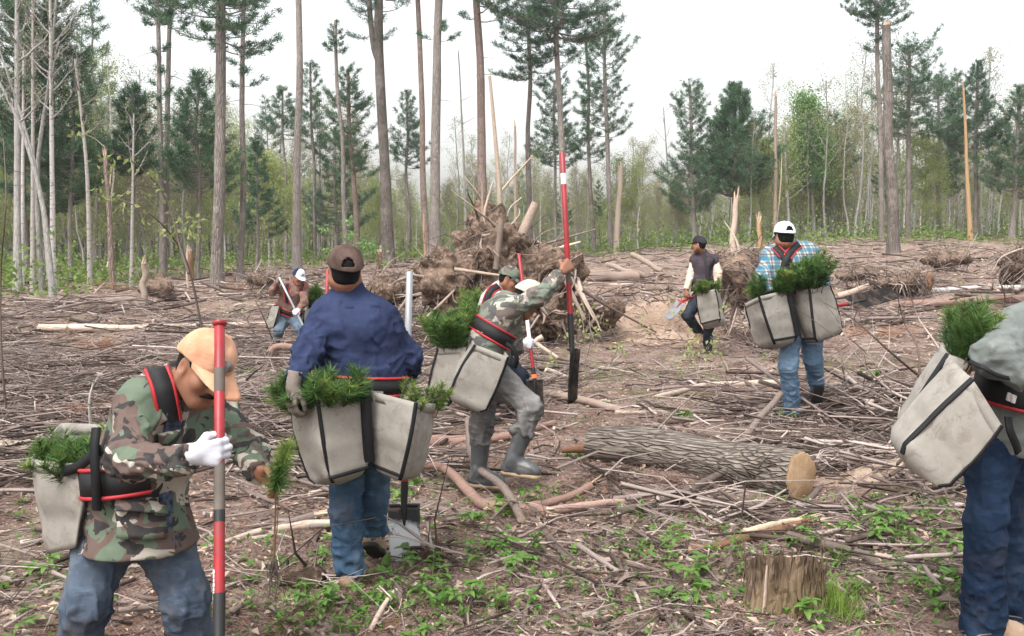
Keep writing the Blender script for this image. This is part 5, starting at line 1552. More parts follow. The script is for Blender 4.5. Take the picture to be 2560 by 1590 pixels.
seedlings('seedling_bundle', 'tall green seedlings standing in the rear bag of the striding man', rimC2, 62, .25, (-.08, 0, .1), .35, nd=150, nl=.09, nw=.006, seed=22, tips=.3, area=.95)

# --- man in pale hoodie and camouflage cap behind him
J = dict(H=c(392, 568, 9.60), N=c(346, 612, 9.66), SR=c(318, 655, 9.50), SL=c(350, 640, 9.88), W=c(305, 760, 9.66), Pv=c(302, 845, 9.66),
         ER=c(345, 770, 9.38), WR=c(440, 832, 9.40), EL=c(425, 690, 9.90), WL=c(445, 610, 9.72))
J['HR'] = J['Pv'] + A(.03, -.09, -.06); J['HL'] = J['Pv'] + A(.03, .09, -.06)
J['AR'] = on(J['Pv'][0] - .05, 9.5, .09); J['AL'] = on(J['Pv'][0] + .25, 9.75, .09)
for sd in 'RL': J['K' + sd] = (J['H' + sd] + J['A' + sd]) / 2 + A(.18, 0, .02)
pd_ = person('man in pale grey hoodie and camouflage cap half hidden behind the striding man', J)
fw, up = A(.86, -.25, -.42), A(.40, -.1, .88)
X = make_body(pd_, J, .010, fw, up, [], 1., eyes=True, hs=1.0)
make_hair(pd_, J['H'], fw, up, 1.0, .008)
make_cap(pd_, J['H'], fw, up, M['camo3'], 1.06, army=True, brim=.065, droop=.4)
_, jf, jt = make_top(pd_, 'hoodie', 'hoodie', J, .011, .03, 1., hem=c(302, 850, 9.66), hem_r=.15, seed=31, fold=.008)
make_trousers(pd_, J, .013, 'darkcloth', .03, 1., seed=12)
for sd in 'RL': make_boot(pd_, J['A' + sd], J['A' + sd] + A(.18, -.03, -.02), A(0, 0, 1), 'darkleather', 'darksole', h=.011)
shD_t, shD_j = c(432, 460, 9.55), c(498, 992, 9.36)
pt = shD_t + (shD_j - shD_t) * .715
make_glove(pd_, 'gloveW', .006, wrist=pt - nrm(A(1, .02, -.03)) * .085 + A(0, -.025, 0), d=A(1, .05, -.05), n=A(0, 1, 0), th=1, curl=.75, s=1.05)
pt = shD_t + (shD_j - shD_t) * .19
make_glove(pd_, 'gloveW', .007, wrist=J['WL'], d=pt + A(0, .02, 0) - J['WL'], n=A(0, -1, 0), th=1, curl=.8, s=.95)
spade('red shafted spade with an orange collar held by the man in the pale hoodie', shD_t, shD_j, c(505, 1150, 9.33), A(0, -1, .1), .0175, .155, ('redpaint', 'black', 'bladedark'),
      bands=[(.52, .70, 'white', 1.02), (.955, .985, 'orangetape', 1.6)], sock=.12)
bd = thing('planting_bag', 'canvas planting bag with red harness on the man in the pale hoodie', 'bag', J['Pv'])
po, rimD, _ = pouch(bd, [c(212, 722, 9.55), c(285, 728, 9.52), c(280, 880, 9.52), c(200, 880, 9.55)], A(0, .2, 0), seed=31)
sp = on_jacket([(c(352, 575, 9.4), J['N']), (c(310, 600, 9.35), c(330, 660, 9.7)), (c(285, 650, 9.3), c(320, 690, 9.7)), (c(272, 710, 9.35), c(310, 720, 9.7))], jt, None, .016)
strap(bd, sp, [nrm(p - J['W'] - A(0, 0, .25)) for p in sp], .07, th=.014)
harness_belt(bd, jt, c(303, 775, 9.66), nrm(J['N'] - J['W']), .09)
seedlings('seedling_bundle', 'green seedling tops showing behind the shoulder of the striding man', rimD, 34, .20, (0, 0, 0), .3, nd=110, nl=.08, nw=.007, seed=32, tips=.5)

# --- far man in brown shirt at the left
c = cE
J = dict(H=c(618, 425, 15.62), N=c(572, 520, 15.75), SR=c(445, 560, 15.78), SL=c(690, 575, 15.70), W=c(495, 815, 15.85), Pv=c(478, 935, 15.88),
         ER=c(240, 640, 15.68), WR=c(318, 490, 15.58), EL=c(700, 790, 15.55), WL=c(625, 892, 15.46),
         HR=c(415, 985, 15.9), HL=c(545, 990, 15.86), KR=c(330, 1205, 15.74), KL=c(640, 1185, 15.70), AR=c(275, 1365, 15.88), AL=c(690, 1372, 15.72))
pe = person('small distant man in brown shirt and white and navy cap leaning on a grey shaft', J)
fw, up = A(.55, -.70, -.45), A(.30, -.22, .92)
X = make_body(pe, J, .012, fw, up, [], 1., eyes=True, hs=1.0)
make_hair(pe, J['H'], fw, up, 1.0, .009)
cap, CC, r_, f_, u_ = make_cap(pe, J['H'], fw, up, M['navy'], 1.08, front=M['capW'], brim=.075, droop=.35)
disc(cap, 'badge', 'navy', CC + f_ * .122 + u_ * .045, nrm(f_ + u_ * .36), r_, .022, .011, .003)
_, jf, jt = make_top(pe, 'shirt', 'brownshirt', J, .013, .028, 1., hem=c(478, 960, 15.88), hem_r=.145, seed=41, fold=.008)
make_trousers(pe, J, .013, 'jeansE', .03, 1., seed=14, end=.04)
make_boot(pe, J['AR'], J['AR'] + A(.02, -.19, -.02), A(0, 0, 1), 'darkleather', 'darksole', h=.012)
make_boot(pe, J['AL'], J['AL'] + A(.10, -.17, -.02), A(0, 0, 1), 'darkleather', 'darksole', h=.012)
shE_t, shE_j = c(335, 425, 15.52), c(725, 1215, 15.34)
make_glove(pe, 'gloveG', .008, wrist=J['WR'], d=A(.12, -.1, 1), n=A(.6, .4, 0), th=-1, curl=.8, s=1.1)
pt = shE_t + (shE_j - shE_t) * .63
make_glove(pe, 'gloveW', .007, wrist=J['WL'], d=pt - J['WL'] + A(0, -.03, 0), n=A(.2, 1, 0), th=1, curl=.75, s=1.1)
spade('spade with a grey steel shaft slanting across the distant man in the brown shirt', shE_t, shE_j, c(765, 1335, 15.30), A(.3, -1, .2), .0185, .16, ('steel', 'black', 'bladedark'), sock=.1)
be = thing('planting_bag', 'small canvas planting bag and red belt on the distant man in the brown shirt', 'bag', J['Pv'])
po, rimE, _ = pouch(be, [c(222, 842, 15.80), c(345, 850, 15.66), c(262, 1140, 15.70), c(150, 1150, 15.82)], A(.03, .2, .02), trims=(0, 1), edges=(), seed=41)
po, rimE2, _ = pouch(be, [c(700, 905, 15.76), c(800, 880, 15.84), c(790, 1120, 15.86), c(690, 1120, 15.78)], A(.03, .2, .02), trims=(0, 1), edges=(), seed=42)
harness_belt(be, jt, c(490, 895, 15.87), nrm(J['N'] - J['W']), .09, off=.012)
for s_, (x0, x1) in (('SR', (462, 440)), ('SL', (672, 650))):
    sp = on_jacket([(c(x0, 470, 15.75), J['N'] + (J[s_] - J['N']) * .6 - A(0, 0, .1)), (c(x0, 530, 15.2), c(x0, 560, 15.8)), (c(x1, 640, 15.2), c(x1, 650, 15.9)), (c(x1 + 20, 800, 15.2), c(x1 + 10, 800, 15.9))], jt, None, .014)
    strap(be, sp, [A(0, -1, .3)] * 4, .06, th=.012)
seedlings('seedling_bundle', 'dark seedlings in the bag behind the distant man in the brown shirt', rimE2, 40, .34, (.1, 0, 0), .3, nd=90, nl=.09, nw=.012, seed=42, tips=.1)
p0, p1 = P(819, 674, 10.5), P(812, 905, 10.35)
spade('red shaft of a spade standing in the slash beyond the navy shirted man', p0, p1, on(p1[0], 10.3, -.1), A(0, -1, 0), .0185, .16, ('redpaint', 'black', 'bladedark'), sock=.1)

# --- man in plum vest in the middle distance
c = cG
J = dict(H=c(291, 248, 15.20), N=c(318, 312, 15.25), SL=c(262, 352, 15.33), SR=c(392, 362, 15.10), W=c(335, 490, 15.2), Pv=c(325, 575, 15.2),
         EL=c(237, 442, 15.25), WL=c(203, 552, 15.12), ER=c(418, 448, 15.02), WR=c(412, 540, 14.95),
         HL=c(285, 620, 15.26), HR=c(355, 625, 15.18), KL=c(212, 728, 15.02), KR=c(355, 790, 15.12), AL=c(292, 838, 15.25), AR=c(350, 930, 15.2))
pf = person('man in dark plum vest with cream sleeves and black cap walking away to the left', J)
fw, up = A(-.82, .50, -.10), A(-.02, .04, 1)
handL = dict(wrist=J['WL'], d=A(-.15, -.05, -.97), n=A(.6, .3, -.1), th=1, curl=.7, s=1.0)
X = make_body(pf, J, .010, fw, up, [handL], 1., eyes=True, hs=1.0)
make_hair(pf, J['H'], fw, up, 1.0, .008, low=-.075)
make_cap(pf, J['H'], fw, up, M['capK'], 1.05, brim=.08, droop=.25)
_, jf, jt = make_top(pf, 'vest', 'maroon', J, .011, .026, 1., hem=c(325, 570, 15.2), hem_r=.135, seed=51, fold=.007, sleeve_mat='cream')
make_trousers(pf, J, .011, 'darkcloth', .028, 1., foldB=.018, seed=15)
make_boot(pf, J['AL'], c(240, 918, 15.10), nrm(A(-.75, .25, .62)), 'leather', 'sole', h=.009)
make_boot(pf, J['AR'], J['AR'] + A(.06, .17, -.03), A(0, 0, 1), 'darkleather', 'darksole', h=.009)
spade('short handled spade with a silver blade carried low by the man in the plum vest', c(345, 560, 15.3), c(172, 632, 15.06), c(78, 752, 14.98), A(-.6, -.75, .45), .0175, .17, ('redpaint', 'redpaint', 'bladesilver'), sock=.10, step=True)
bf = thing('planting_bag', 'canvas planting bag with crossed straps on the man in the plum vest', 'bag', J['Pv'])
po, rimF, _ = pouch(bf, [c(266, 578, 14.82), c(402, 545, 14.80), c(436, 750, 14.84), c(298, 780, 14.86)], c(440, 590, 15.02) - c(402, 545, 14.80), trims=(0, 1, 2), edges=(0,), seed=51, trim_w=.013)
for a_, b_ in ((330, 372), (385, 350)):
    sp = on_jacket([(c(a_, 300, 15.2), J['N'] + A(0, 0, -.12)), (c(a_ + 5, 340, 14.7), c(a_, 350, 15.3)), (c((a_ + b_) / 2 + 10, 410, 14.7), c(340, 420, 15.3)), (c(b_ + 10, 480, 14.7), c(335, 485, 15.3))], jt, None, .014)
    strap(bf, sp, [A(.2, -1, .2)] * 4, .055, red=False, th=.012)
harness_belt(bf, jt, c(328, 545, 15.2), A(.05, 0, 1), .08, red=False)
seedlings('seedling_bundle', 'light green seedlings filling the bag of the man in the plum vest', rimF, 54, .20, (-.12, 0, .1), .45, nd=110, nl=.08, nw=.009, seed=52, tips=.6, area=.95)

# --- man in plaid shirt and white cap
J = dict(H=c(866, 196, 9.08), N=c(885, 250, 9.16), SL=c(768, 338, 9.13), SR=c(1042, 312, 9.18), W=c(870, 500, 9.12), Pv=c(945, 680, 9.15),
         EL=c(730, 455, 9.0), WL=c(765, 575, 8.9), ER=c(1105, 430, 9.25), WR=c(1150, 570, 9.25),
         HL=c(915, 775, 9.13), HR=c(1035, 770, 9.2), KL=c(893, 1075, 9.08), KR=c(1060, 1020, 9.18), AL=c(922, 1368, 9.24), AR=c(1085, 1200, 9.38))
pg = person('man in blue plaid shirt, white cap and light jeans walking away on the right', J)
fw, up = A(-.18, .93, -.30), A(0, .22, .97)
handR = dict(wrist=J['WR'], d=A(.4, .3, -.8), n=A(-.3, .8, 0), th=1, curl=.8, s=1.0)
X = make_body(pg, J, .009, fw, up, [handR], 1., hs=1.0)
make_hair(pg, J['H'], fw, up, 1.0, .007, low=-.058)
make_cap(pg, J['H'], fw, up, M['capW'], 1.08, opening=True, brim=.08)
_, jf, jt = make_top(pg, 'shirt', 'plaid', J, .009, .036, 1.02, hem=c(925, 640, 9.15), hem_r=.14, seed=61, fold=.009)
make_trousers(pg, J, .009, 'jeansG', .030, 1.02, foldB=.020, seed=17, end=-.02)
make_boot(pg, J['AL'], J['AL'] + A(.06, .18, -.02), A(0, 0, 1), 'darkleather', 'darksole', h=.008)
make_boot(pg, J['AR'], J['AR'] + A(-.01, .10, -.15), A(0, .84, .54), 'darkleather', 'darksole', 1.05, h=.007)
shG_t, shG_j = c(800, 720, 9.05), c(1312, 645, 9.60)
spade('spade with a dark blade sticking out sideways behind the bags of the plaid shirted man', shG_t, shG_j, c(1615, 572, 9.95), A(.25, -.58, .78), .0175, .19, ('redpaint', 'black', 'bladedark'), bands=[(.955, .99, 'tape', 1.25)], sock=.05, step=False)
bgm = thing('planting_bag', 'pair of stiff canvas planting bags on the back of the plaid shirted man', 'bag', J['Pv'])
fr = [c(692, 597, 8.76), c(892, 550, 8.86), c(960, 862, 8.88), c(786, 890, 8.78)]
po, rimG, _ = pouch(bgm, fr, c(592, 648, 8.99) - fr[0], trims=(0, 1, 3), edges=(0,), seed=61, sag=.07, trim_w=.013, bscale=1.0)
fr = [c(1035, 548, 8.76), c(1182, 522, 8.88), c(1264, 830, 8.92), c(1072, 885, 8.78)]
po, rimG2, _ = pouch(bgm, fr, c(922, 556, 8.99) - fr[0], trims=(0, 1), edges=(3,), seed=62, sag=.05, trim_w=.013, bscale=.9)
strap(bgm, [c(897, 545, 8.85), c(915, 640, 8.84), c(940, 760, 8.85), c(962, 865, 8.86)], [A(0, -1, 0)] * 4, .055, False, 'trim', 'joining_strap')
for pts_ in ([(800, 275), (835, 298), (880, 350), (915, 410)], [(968, 248), (930, 275), (885, 340), (862, 420), (862, 490)]):
    sp = [jt.hit(c(x, y - (60 if i == 0 else 0), 8.6 if i else 8.9), c(x, y + (60 if i == 0 else 0), 9.3), .014) for i, (x, y) in enumerate(pts_)]
    so = strap(bgm, sp, [A(0, -1, .35)] * len(sp), .070, red=False, th=.012)
    q_ = spline(sp, 30)[:15]
    for e_ in ribbon(Geo(), q_, np.array([[0, -1, .35]] * 15), .070):
        g = Geo(); tube(g, e_ + A(0, -.004, .004), .0065, 6); part(g, 'red_edging', M['red'], so)
harness_belt(bgm, jt, c(900, 560, 9.13), nrm(J['N'] - J['W']), .085)
seedlings('seedling_bundle', 'green seedlings leaning out of the left bag of the plaid shirted man', rimG, 70, .19, (-.10, 0, 0), .45, nd=130, nl=.08, nw=.006, seed=62, tips=.35, area=.98)
seedlings('seedling_bundle', 'tall dense dark seedlings in the right bag of the plaid shirted man', rimG2, 84, .27, (.02, 0, 0), .35, nd=150, nl=.08, nw=.006, seed=63, tips=.12, area=.98)

# --- man in grey shirt cut by the right edge
c = cH
J = dict(H=c(900, 90, 4.20), N=c(790, 130, 4.2), SR=c(665, 185, 3.98), SL=c(745, 190, 4.38), W=c(650, 430, 4.2), Pv=c(590, 600, 4.22),
         ER=c(532, 292, 3.86), WR=c(690, 400, 3.78), EL=c(900, 350, 4.5), WL=c(1000, 500, 4.4),
         HR=c(520, 690, 4.13), HL=c(588, 700, 4.31), KR=c(492, 1020, 4.06), KL=c(588, 1000, 4.30), AR=c(482, 1452, 4.14), AL=c(562, 1415, 4.36))
ph_ = person('man in grey shirt and dark blue jeans bending forward at the right edge', J)
fw, up = A(.8, 0, -.6), A(.6, 0, .8)
make_hair(ph_, J['H'], fw, up, 1.0, .009)
X = make_body(ph_, J, .009, fw, up, [dict(wrist=J['WR'], d=A(1, 0, -.2), n=A(0, 1, 0), th=1, curl=.6, s=1.)], 1.)
_, jf, jt = make_top(ph_, 'shirt', 'greyshirt', J, .0085, .040, 1., hem=c(585, 690, 4.22), hem_r=.165, seed=71, fold=.008, ratio=1.2, k=.05, arm_g=.036)
make_trousers(ph_, J, .0085, 'jeansH', .022, 1., foldB=.012, flare=.030, rough=.012, seed=19, end=-.05, foldA=.006)
for sd in 'RL': make_boot(ph_, J['A' + sd], J['A' + sd] + A(.20, -.03, -.02), A(0, 0, 1), 'leather', 'darksole', 1.05)
bh = thing('planting_bag', 'large grey canvas bags tilted back against the man at the right edge', 'bag', J['Pv'])
po, rimH, _ = pouch(bh, [c(435, 392, 3.74), c(572, 607, 3.68), c(350, 862, 3.70), c(142, 676, 3.76)], A(.01, .22, .05), trims=(0, 1), edges=(), seed=71, sag=.07, trim_w=.012, bulge=.008)
po, rimH2, _ = pouch(bh, [c(330, 287, 4.02), c(430, 322, 3.98), c(210, 690, 4.0), c(128, 606, 4.04)], A(.06, .2, .03), trims=(0,), edges=(0,), seed=72, sag=.05, trim_w=.012)
harness_belt(bh, jt, c(635, 455, 4.2), nrm(J['N'] - J['Pv']) * A(.6, 1, 1), .105, off=.012)
patch(jt, c(585, 497, 3.9), J['W'], A(1, .1, -.25), A(.25, 0, 1), .045, .034, 'white', bh, 'label', .030, .002)
strap(bh, [c(425, 318, 3.82), c(480, 345, 3.74), c(560, 385, 3.74), c(640, 395, 3.82)], [A(-.2, -1, .2)] * 4, .016, False, 'trim', 'hanging_strap', th=.005)
strap(bh, [c(590, 560, 3.9), c(600, 620, 3.88), c(625, 680, 3.9), c(635, 715, 3.92)], [A(.3, -1, 0)] * 4, .030, False, 'trim', 'hanging_strap')
seedlings('seedling_bundle', 'dark seedlings rising behind the grey sleeve at the right edge', rimH2, 64, .19, (.30, 0, .1), .25, nd=150, nl=.08, seed=72, tips=.2, area=.98)
# ------------------------------------------------------------------ fallen logs and branches that can be told apart
def fallen(label, pts, w, mat, name='fallen_log', cat='log', w1=None, rough=.10, seg=10, cut=None, lifts=None, n=16, twigs=0, seed=0, ends='chip', sink=.25, group=None, broken=0, ridge=0., wob=1.):
    """pts: places on the ground (2434 px picture), w: thickness there; lifts: metres above the ground"""
    rg = np.random.default_rng(seed + 900)
    base = [GD(x, y) for x, y in pts]
    r0 = w * S / FPX * base[0][1] / 2; r1 = (w1 or w * .8) * S / FPX * base[-1][1] / 2
    lifts = lifts or [0] * len(pts)
    k = len(pts)
    cp = [b + A(0, 0, (r0 + (r1 - r0) * i / max(1, k - 1)) * (1 - sink) + l) for i, (b, l) in enumerate(zip(base, lifts))]
    path = spline(cp, n) + np.stack([vnoise(np.stack([np.linspace(0, 5, n), np.full(n, seed * 3.1), np.full(n, q)], -1), 2) for q in (0, 5, 9)], -1) * A(.3, .3, .25) * r0 * wob
    t = thing(name, label, cat, path[0], group)
    g = Geo(); rr = np.linspace(r0, r1, n) * (1 + .12 * wob * vnoise(np.stack([np.linspace(0, 9, n), np.full(n, seed + .5), np.zeros(n)], -1), 6))
    tube(g, path, rr, seg, rough=rough, ridge=ridge, cap_m=1, seed=seed % 89)
    if broken:
        for e, sgn in ((-1, 1), (0, -1))[:broken]:
            ax = nrm(path[e] - path[e - 1 if e else 1]); a = rg.uniform(0, 6.28, 7)
            ring = path[e] + (np.cross(ax, A(0, 0, 1)) * np.cos(a)[:, None] + A(0, 0, 1) * np.sin(a)[:, None]) * rr[e] * .65
            sticks(g, ring - ax * .03, ring + ax * rg.uniform(.03, .16, (7, 1)) + rg.normal(0, .02, (7, 3)), rr[e] * .35, .002, 4, m=1)
    part(g, 'stem', [M[mat], M[ends]], t)
    if cut is not None:
        e = 0 if cut == 0 else -1
        ax = nrm(path[e] - path[1 if e == 0 else -2])
        rg_ = g.last if e == -1 else g.first; c_ = rg_.mean(0); k_ = np.arange(len(rg_))
        gc = Geo(); V_ = np.concatenate([rg_ + ax * .004 + (c_ - rg_) * .02, c_ + (rg_ - c_) * .9 + ax * .012, [c_ + ax * .014]]); m_ = len(rg_)
        gc.add(V_, np.stack([k_, (k_ + 1) % m_, m_ + (k_ + 1) % m_, m_ + k_], -1), np.stack([m_ + k_, m_ + (k_ + 1) % m_, k_ * 0 + 2 * m_], -1)); o_ = part(gc, 'cut_face', M['end'], t); sh_ = c_ - path[0] + A(.01, .02, .015); o_.data.transform(__import__('mathutils').Matrix.Translation(-Vector(sh_))); o_.location = sh_
    for i in range(twigs):
        q = int(rg.uniform(.2, .95) * (n - 1)); az = rg.uniform(-.9, .9) + (math.pi if rg.random() < .5 else 0)
        ax = nrm(path[min(q + 1, n - 1)] - path[max(q - 1, 0)]); sd = nrm(np.cross(ax, A(0, 0, 1)))
        L = rg.uniform(.15, .6) * min(1.5, np.linalg.norm(path[-1] - path[0]))
        s = np.linspace(0, 1, 5)[:, None]
        d = nrm(sd * math.cos(az) + ax * .7 + A(0, 0, abs(math.sin(az)) * .7))
        g = Geo(); tube(g, path[q] + d * L * s + A(0, 0, -.25) * L * s * s + rg.normal(0, .02, (5, 3)), np.linspace(rr[q] * .4, .003, 5), 6)
        part(g, 'side_twig', M[mat], t)
    return t, path, rr
t, pth, rr = fallen('large furrowed log with a sawn end lying in the slash right of centre', [(1415, 1092), (1560, 1110), (1740, 1150), (1905, 1184)], 88, 'maple', w1=122, rough=.08, ridge=.035, wob=.3, seg=64, cut=1, n=44, seed=1, sink=.12)
gS = Geo(); q = pth[:17:2] + A(-.02, -.07, -.01); tube(gS, np.concatenate([[q[0] - A(.25, -.02, .03)], q]), np.concatenate([[.02], np.linspace(.045, .075, 9)]), 9, rough=.25, flat=.7); part(gS, 'split_heartwood', M['rotten'], t)
gS = Geo(); q = pth[24:44:2] + A(.01, -.02, .125); tube(gS, q, np.sin(np.linspace(.2, 3.0, 10)) * .03 + .004, 8, rough=.2, flat=.5); part(gS, 'bare_patch', M['chip'], t)
fallen('crooked reddish peeled branch in front of the striding man', [(960, 1140), (1050, 1143), (1112, 1190), (1165, 1218), (1300, 1232)], 20, 'pinklog', 'fallen_branch', 'branch', w1=34, rough=.16, seed=2, broken=1, lifts=[.06, .07, .03, 0, 0])
fallen('grey crooked stick crossing over the reddish peeled branch', [(1112, 1090), (1128, 1150), (1190, 1205), (1240, 1252)], 16, 'stick', 'fallen_branch', 'branch', w1=22, lifts=[.30, .12, .12, .02], seed=3, twigs=2)
fallen('pinkish grey log behind the legs of the striding man', [(1005, 1062), (1190, 1050), (1315, 1012)], 30, 'pinklog', w1=16, seed=4, rough=.12)
fallen('long smooth grey pole lying right of the raised black blade', [(1285, 940), (1380, 962), (1480, 985)], 20, 'log', 'fallen_pole', 'pole', w1=18, seed=5)
fallen('long pale thin pole running on from the smooth grey pole', [(1462, 985), (1660, 986), (1850, 992)], 11, 'palesnag', 'fallen_pole', 'pole', w1=8, seed=6, twigs=2)
fallen('dark branch slanting up in the foreground below the large log', [(1468, 1228), (1600, 1205), (1722, 1172)], 25, 'darklog', 'fallen_branch', 'branch', w1=17, lifts=[0, .03, .12], seed=7, ends='darklog')
fallen('pale pinkish stick under the dark slanting branch', [(1300, 1228), (1420, 1212), (1548, 1196)], 22, 'pinklog', 'fallen_branch', 'branch', w1=16, seed=8, broken=1)
fallen('short reddish broken limb right of the reddish peeled branch', [(1262, 1212), (1340, 1195), (1402, 1168)], 20, 'pinklog', 'fallen_branch', 'branch', w1=20, seed=9, broken=1)
fallen('grey bent branch lying behind the cut stump', [(1872, 1302), (1960, 1322), (2030, 1328), (2100, 1358)], 21, 'darklog', 'fallen_branch', 'branch', w1=24, seed=10, lifts=[.05, .03, .01, 0])
fallen('brown stick pointing up right out of the slash left of the plaid shirted man', [(1762, 1060), (1800, 1040), (1855, 1015)], 18, 'darklog', 'fallen_branch', 'branch', w1=15, lifts=[0, .12, .27], seed=11)
fallen('forked dark branch propped in the brush right of the plaid shirted man', [(2095, 1010), (2060, 985), (1998, 950)], 15, 'darklog', 'fallen_branch', 'branch', w1=20, lifts=[0, .08, .22], seed=12, twigs=1)
fallen('dark heavy branch in the brush pile beside the grey bags', [(2020, 938), (2140, 958), (2215, 985)], 28, 'darklog', w1=24, seed=13, twigs=2, lifts=[.12, .06, 0])
fallen('thin pale stick in front of the feet of the plaid shirted man', [(1905, 985), (2000, 1005), (2130, 1022)], 14, 'stick', 'fallen_branch', 'branch', w1=12, seed=14, lifts=[.08, .05, .02])
fallen('white birch log on the clearing floor at the far right', [(2195, 700), (2320, 696), (2450, 692)], 17, 'birch', 'birch_log', 'log', w1=19, seed=15, rough=.05)
fallen('brownish log in front of the white birch log', [(2118, 734), (2290, 727), (2460, 718)], 17, 'pinklog', w1=20, seed=16)
fallen('pale branch slanting beyond the dark sideways blade', [(1990, 712), (2070, 698), (2145, 690)], 15, 'palesnag', 'fallen_branch', 'branch', w1=11, seed=17, lifts=[0, .15, .28])
fallen('grey debarked log lying between the stump pile and the sand bank', [(1385, 668), (1450, 669), (1515, 672)], 28, 'log', w1=26, seed=18)
fallen('thin pale log under the grey debarked log', [(1395, 678), (1440, 680), (1490, 681)], 9, 'palesnag', w1=8, seed=19)
fallen('orange dead limb sticking up left of the sand bank', [(1530, 662), (1490, 660), (1444, 655)], 15, 'snag', 'fallen_branch', 'branch', w1=11, lifts=[.02, .16, .36], seed=20, broken=1)
fallen('bare tan limb leaning over the top of the sand bank', [(1572, 660), (1540, 656), (1503, 650)], 12, 'snag', 'fallen_branch', 'branch', w1=13, lifts=[.15, .4, .62], seed=21, broken=1)
fallen('long pale log lying across the slash at the left', [(95, 790), (380, 786), (700, 778)], 19, 'palesnag', w1=15, seed=22)
fallen('thick pale log behind the bag at the left edge', [(-40, 1092), (100, 1080), (235, 1066)], 46, 'palesnag', w1=40, seed=23)
fallen('dark bare branch above the bag at the left edge', [(5, 1000), (90, 1012), (190, 1030)], 13, 'darklog', 'fallen_branch', 'branch', w1=9, seed=24, twigs=2)
fallen('splintered pale slab of wood left of the plaid shirted man', [(1560, 948), (1660, 925), (1720, 920), (1855, 918)], 12, 'palesnag', 'split_wood', 'wood', w1=16, seed=25, broken=1)
fallen('arched pinkish root by the distant man in the brown shirt', [(632, 858), (662, 860), (708, 858)], 15, 'pinklog', 'fallen_branch', 'branch', w1=16, lifts=[0, .17, .12], seed=26)
fallen('split tan log between the orange capped man and the navy shirted man', [(480, 1318), (600, 1280), (700, 1262), (830, 1256)], 14, 'palesnag', 'split_wood', 'wood', w1=26, seed=27, broken=1)
fallen('short broken branch with a pale end behind the hanging seedling', [(590, 1272), (680, 1262), (760, 1250)], 13, 'stick', 'fallen_branch', 'branch', w1=22, seed=28, broken=1, lifts=[0, .02, .04])
fallen('grey stick right of the white muddy blade', [(985, 1210), (1060, 1222), (1135, 1228)], 18, 'stick', 'fallen_branch', 'branch', w1=15, seed=29)
fallen('dark rotten slab of wood behind the cut stump', [(1640, 1320), (1740, 1300), (1850, 1272), (1925, 1255)], 20, 'rotten', 'split_wood', 'wood', w1=30, seed=30, rough=.3, broken=1)
fallen('bright splintered slab leaning on the rotten slab', [(1770, 1292), (1840, 1272), (1905, 1256)], 20, 'chip', 'split_wood', 'wood', w1=12, seed=31, rough=.3, lifts=[.03, .04, .04], broken=1)
fallen('white flat chip of split wood below the large log', [(1700, 1222), (1735, 1222), (1772, 1224)], 15, 'chip', 'split_wood', 'wood', w1=17, seed=32, rough=.05, seg=5)
fallen('grey limb in the foreground left of the cut stump', [(1590, 1418), (1660, 1432), (1700, 1445)], 17, 'stick', 'fallen_branch', 'branch', w1=12, seed=33)
fallen('white peeled stick in the middle of the foreground', [(1335, 1330), (1400, 1338), (1470, 1332)], 13, 'palesnag', 'fallen_branch', 'branch', w1=11, seed=34, twigs=1)
fallen('broken stick with a splintered pale tip in the middle foreground', [(1380, 1345), (1340, 1330), (1290, 1268)], 18, 'stick', 'fallen_branch', 'branch', w1=22, seed=35, broken=1)
fallen('pale forked stick at the bottom between the plants', [(880, 1505), (905, 1470), (940, 1440)], 14, 'palesnag', 'fallen_branch', 'branch', w1=10, seed=36, twigs=2, lifts=[0, .03, .06])
fallen('pale stick standing upright beside the cut stump at the right', [(2085, 1395), (2088, 1420), (2090, 1450)], 8, 'palesnag', 'fallen_branch', 'branch', w1=6, seed=37)
fallen('long grey stick lying in the plants at the right', [(2055, 1450), (2180, 1430), (2260, 1405)], 9, 'darklog', 'fallen_branch', 'branch', w1=8, seed=38, twigs=1)
fallen('pale stick lying below the grey bag at the right', [(2060, 1330), (2180, 1338), (2300, 1340)], 10, 'palesnag', 'fallen_branch', 'branch', w1=8, seed=39)
fallen('brown stick curling round the sawn end of the large log', [(1660, 1185), (1760, 1205), (1900, 1205), (1945, 1170)], 13, 'darklog', 'fallen_branch', 'branch', w1=16, seed=40)

# the stump in the right foreground
sc = GD(1878, 1462); sc[1] += .13
t = thing('tree_stump', 'short mossy cut stump in the right foreground', 'stump', on(sc[0], sc[1]))
nu, nv = 96, 24
a = np.arange(nu) * 2 * math.pi / nu
u_, v_ = np.meshgrid(a, np.linspace(0, 1, nv), indexing='ij')
rd = .158 * (1 + .10 * np.cos(3 * u_ + 1) + .05 * fbm(np.stack([np.cos(u_) * 3, np.sin(u_) * 3, v_ * 2], -1), 4) + .025 * fbm(np.stack([np.cos(u_) * 9, np.sin(u_) * 9, v_ * 3], -1), 6, 3)) * (1.18 - .22 * v_ + .25 * (1 - v_) ** 4)
top_z = .205 + .025 * vnoise(np.stack([np.cos(u_) * 2.5, np.sin(u_) * 2.5, u_ * 0], -1), 8) - .05 * np.sin(u_)
Vs = np.stack([sc[0] + np.cos(u_) * rd, sc[1] + np.sin(u_) * rd, terrain(sc[0], sc[1]) - .06 + v_ * (top_z + .06)], -1)
g = Geo(); g.add(Vs.reshape(-1, 3), grid_faces(nu, nv, True)); part(g, 'bark', M['stump'], t)
g = Geo(); rim = Vs[:, -1]; rings = [rim + (rim.mean(0) - rim) * f + A(0, 0, -.012 * f) for f in (0.03, .35, .7)]
V_ = np.concatenate(rings + [[rim.mean(0) - A(0, 0, .02)]]); k = np.arange(nu)
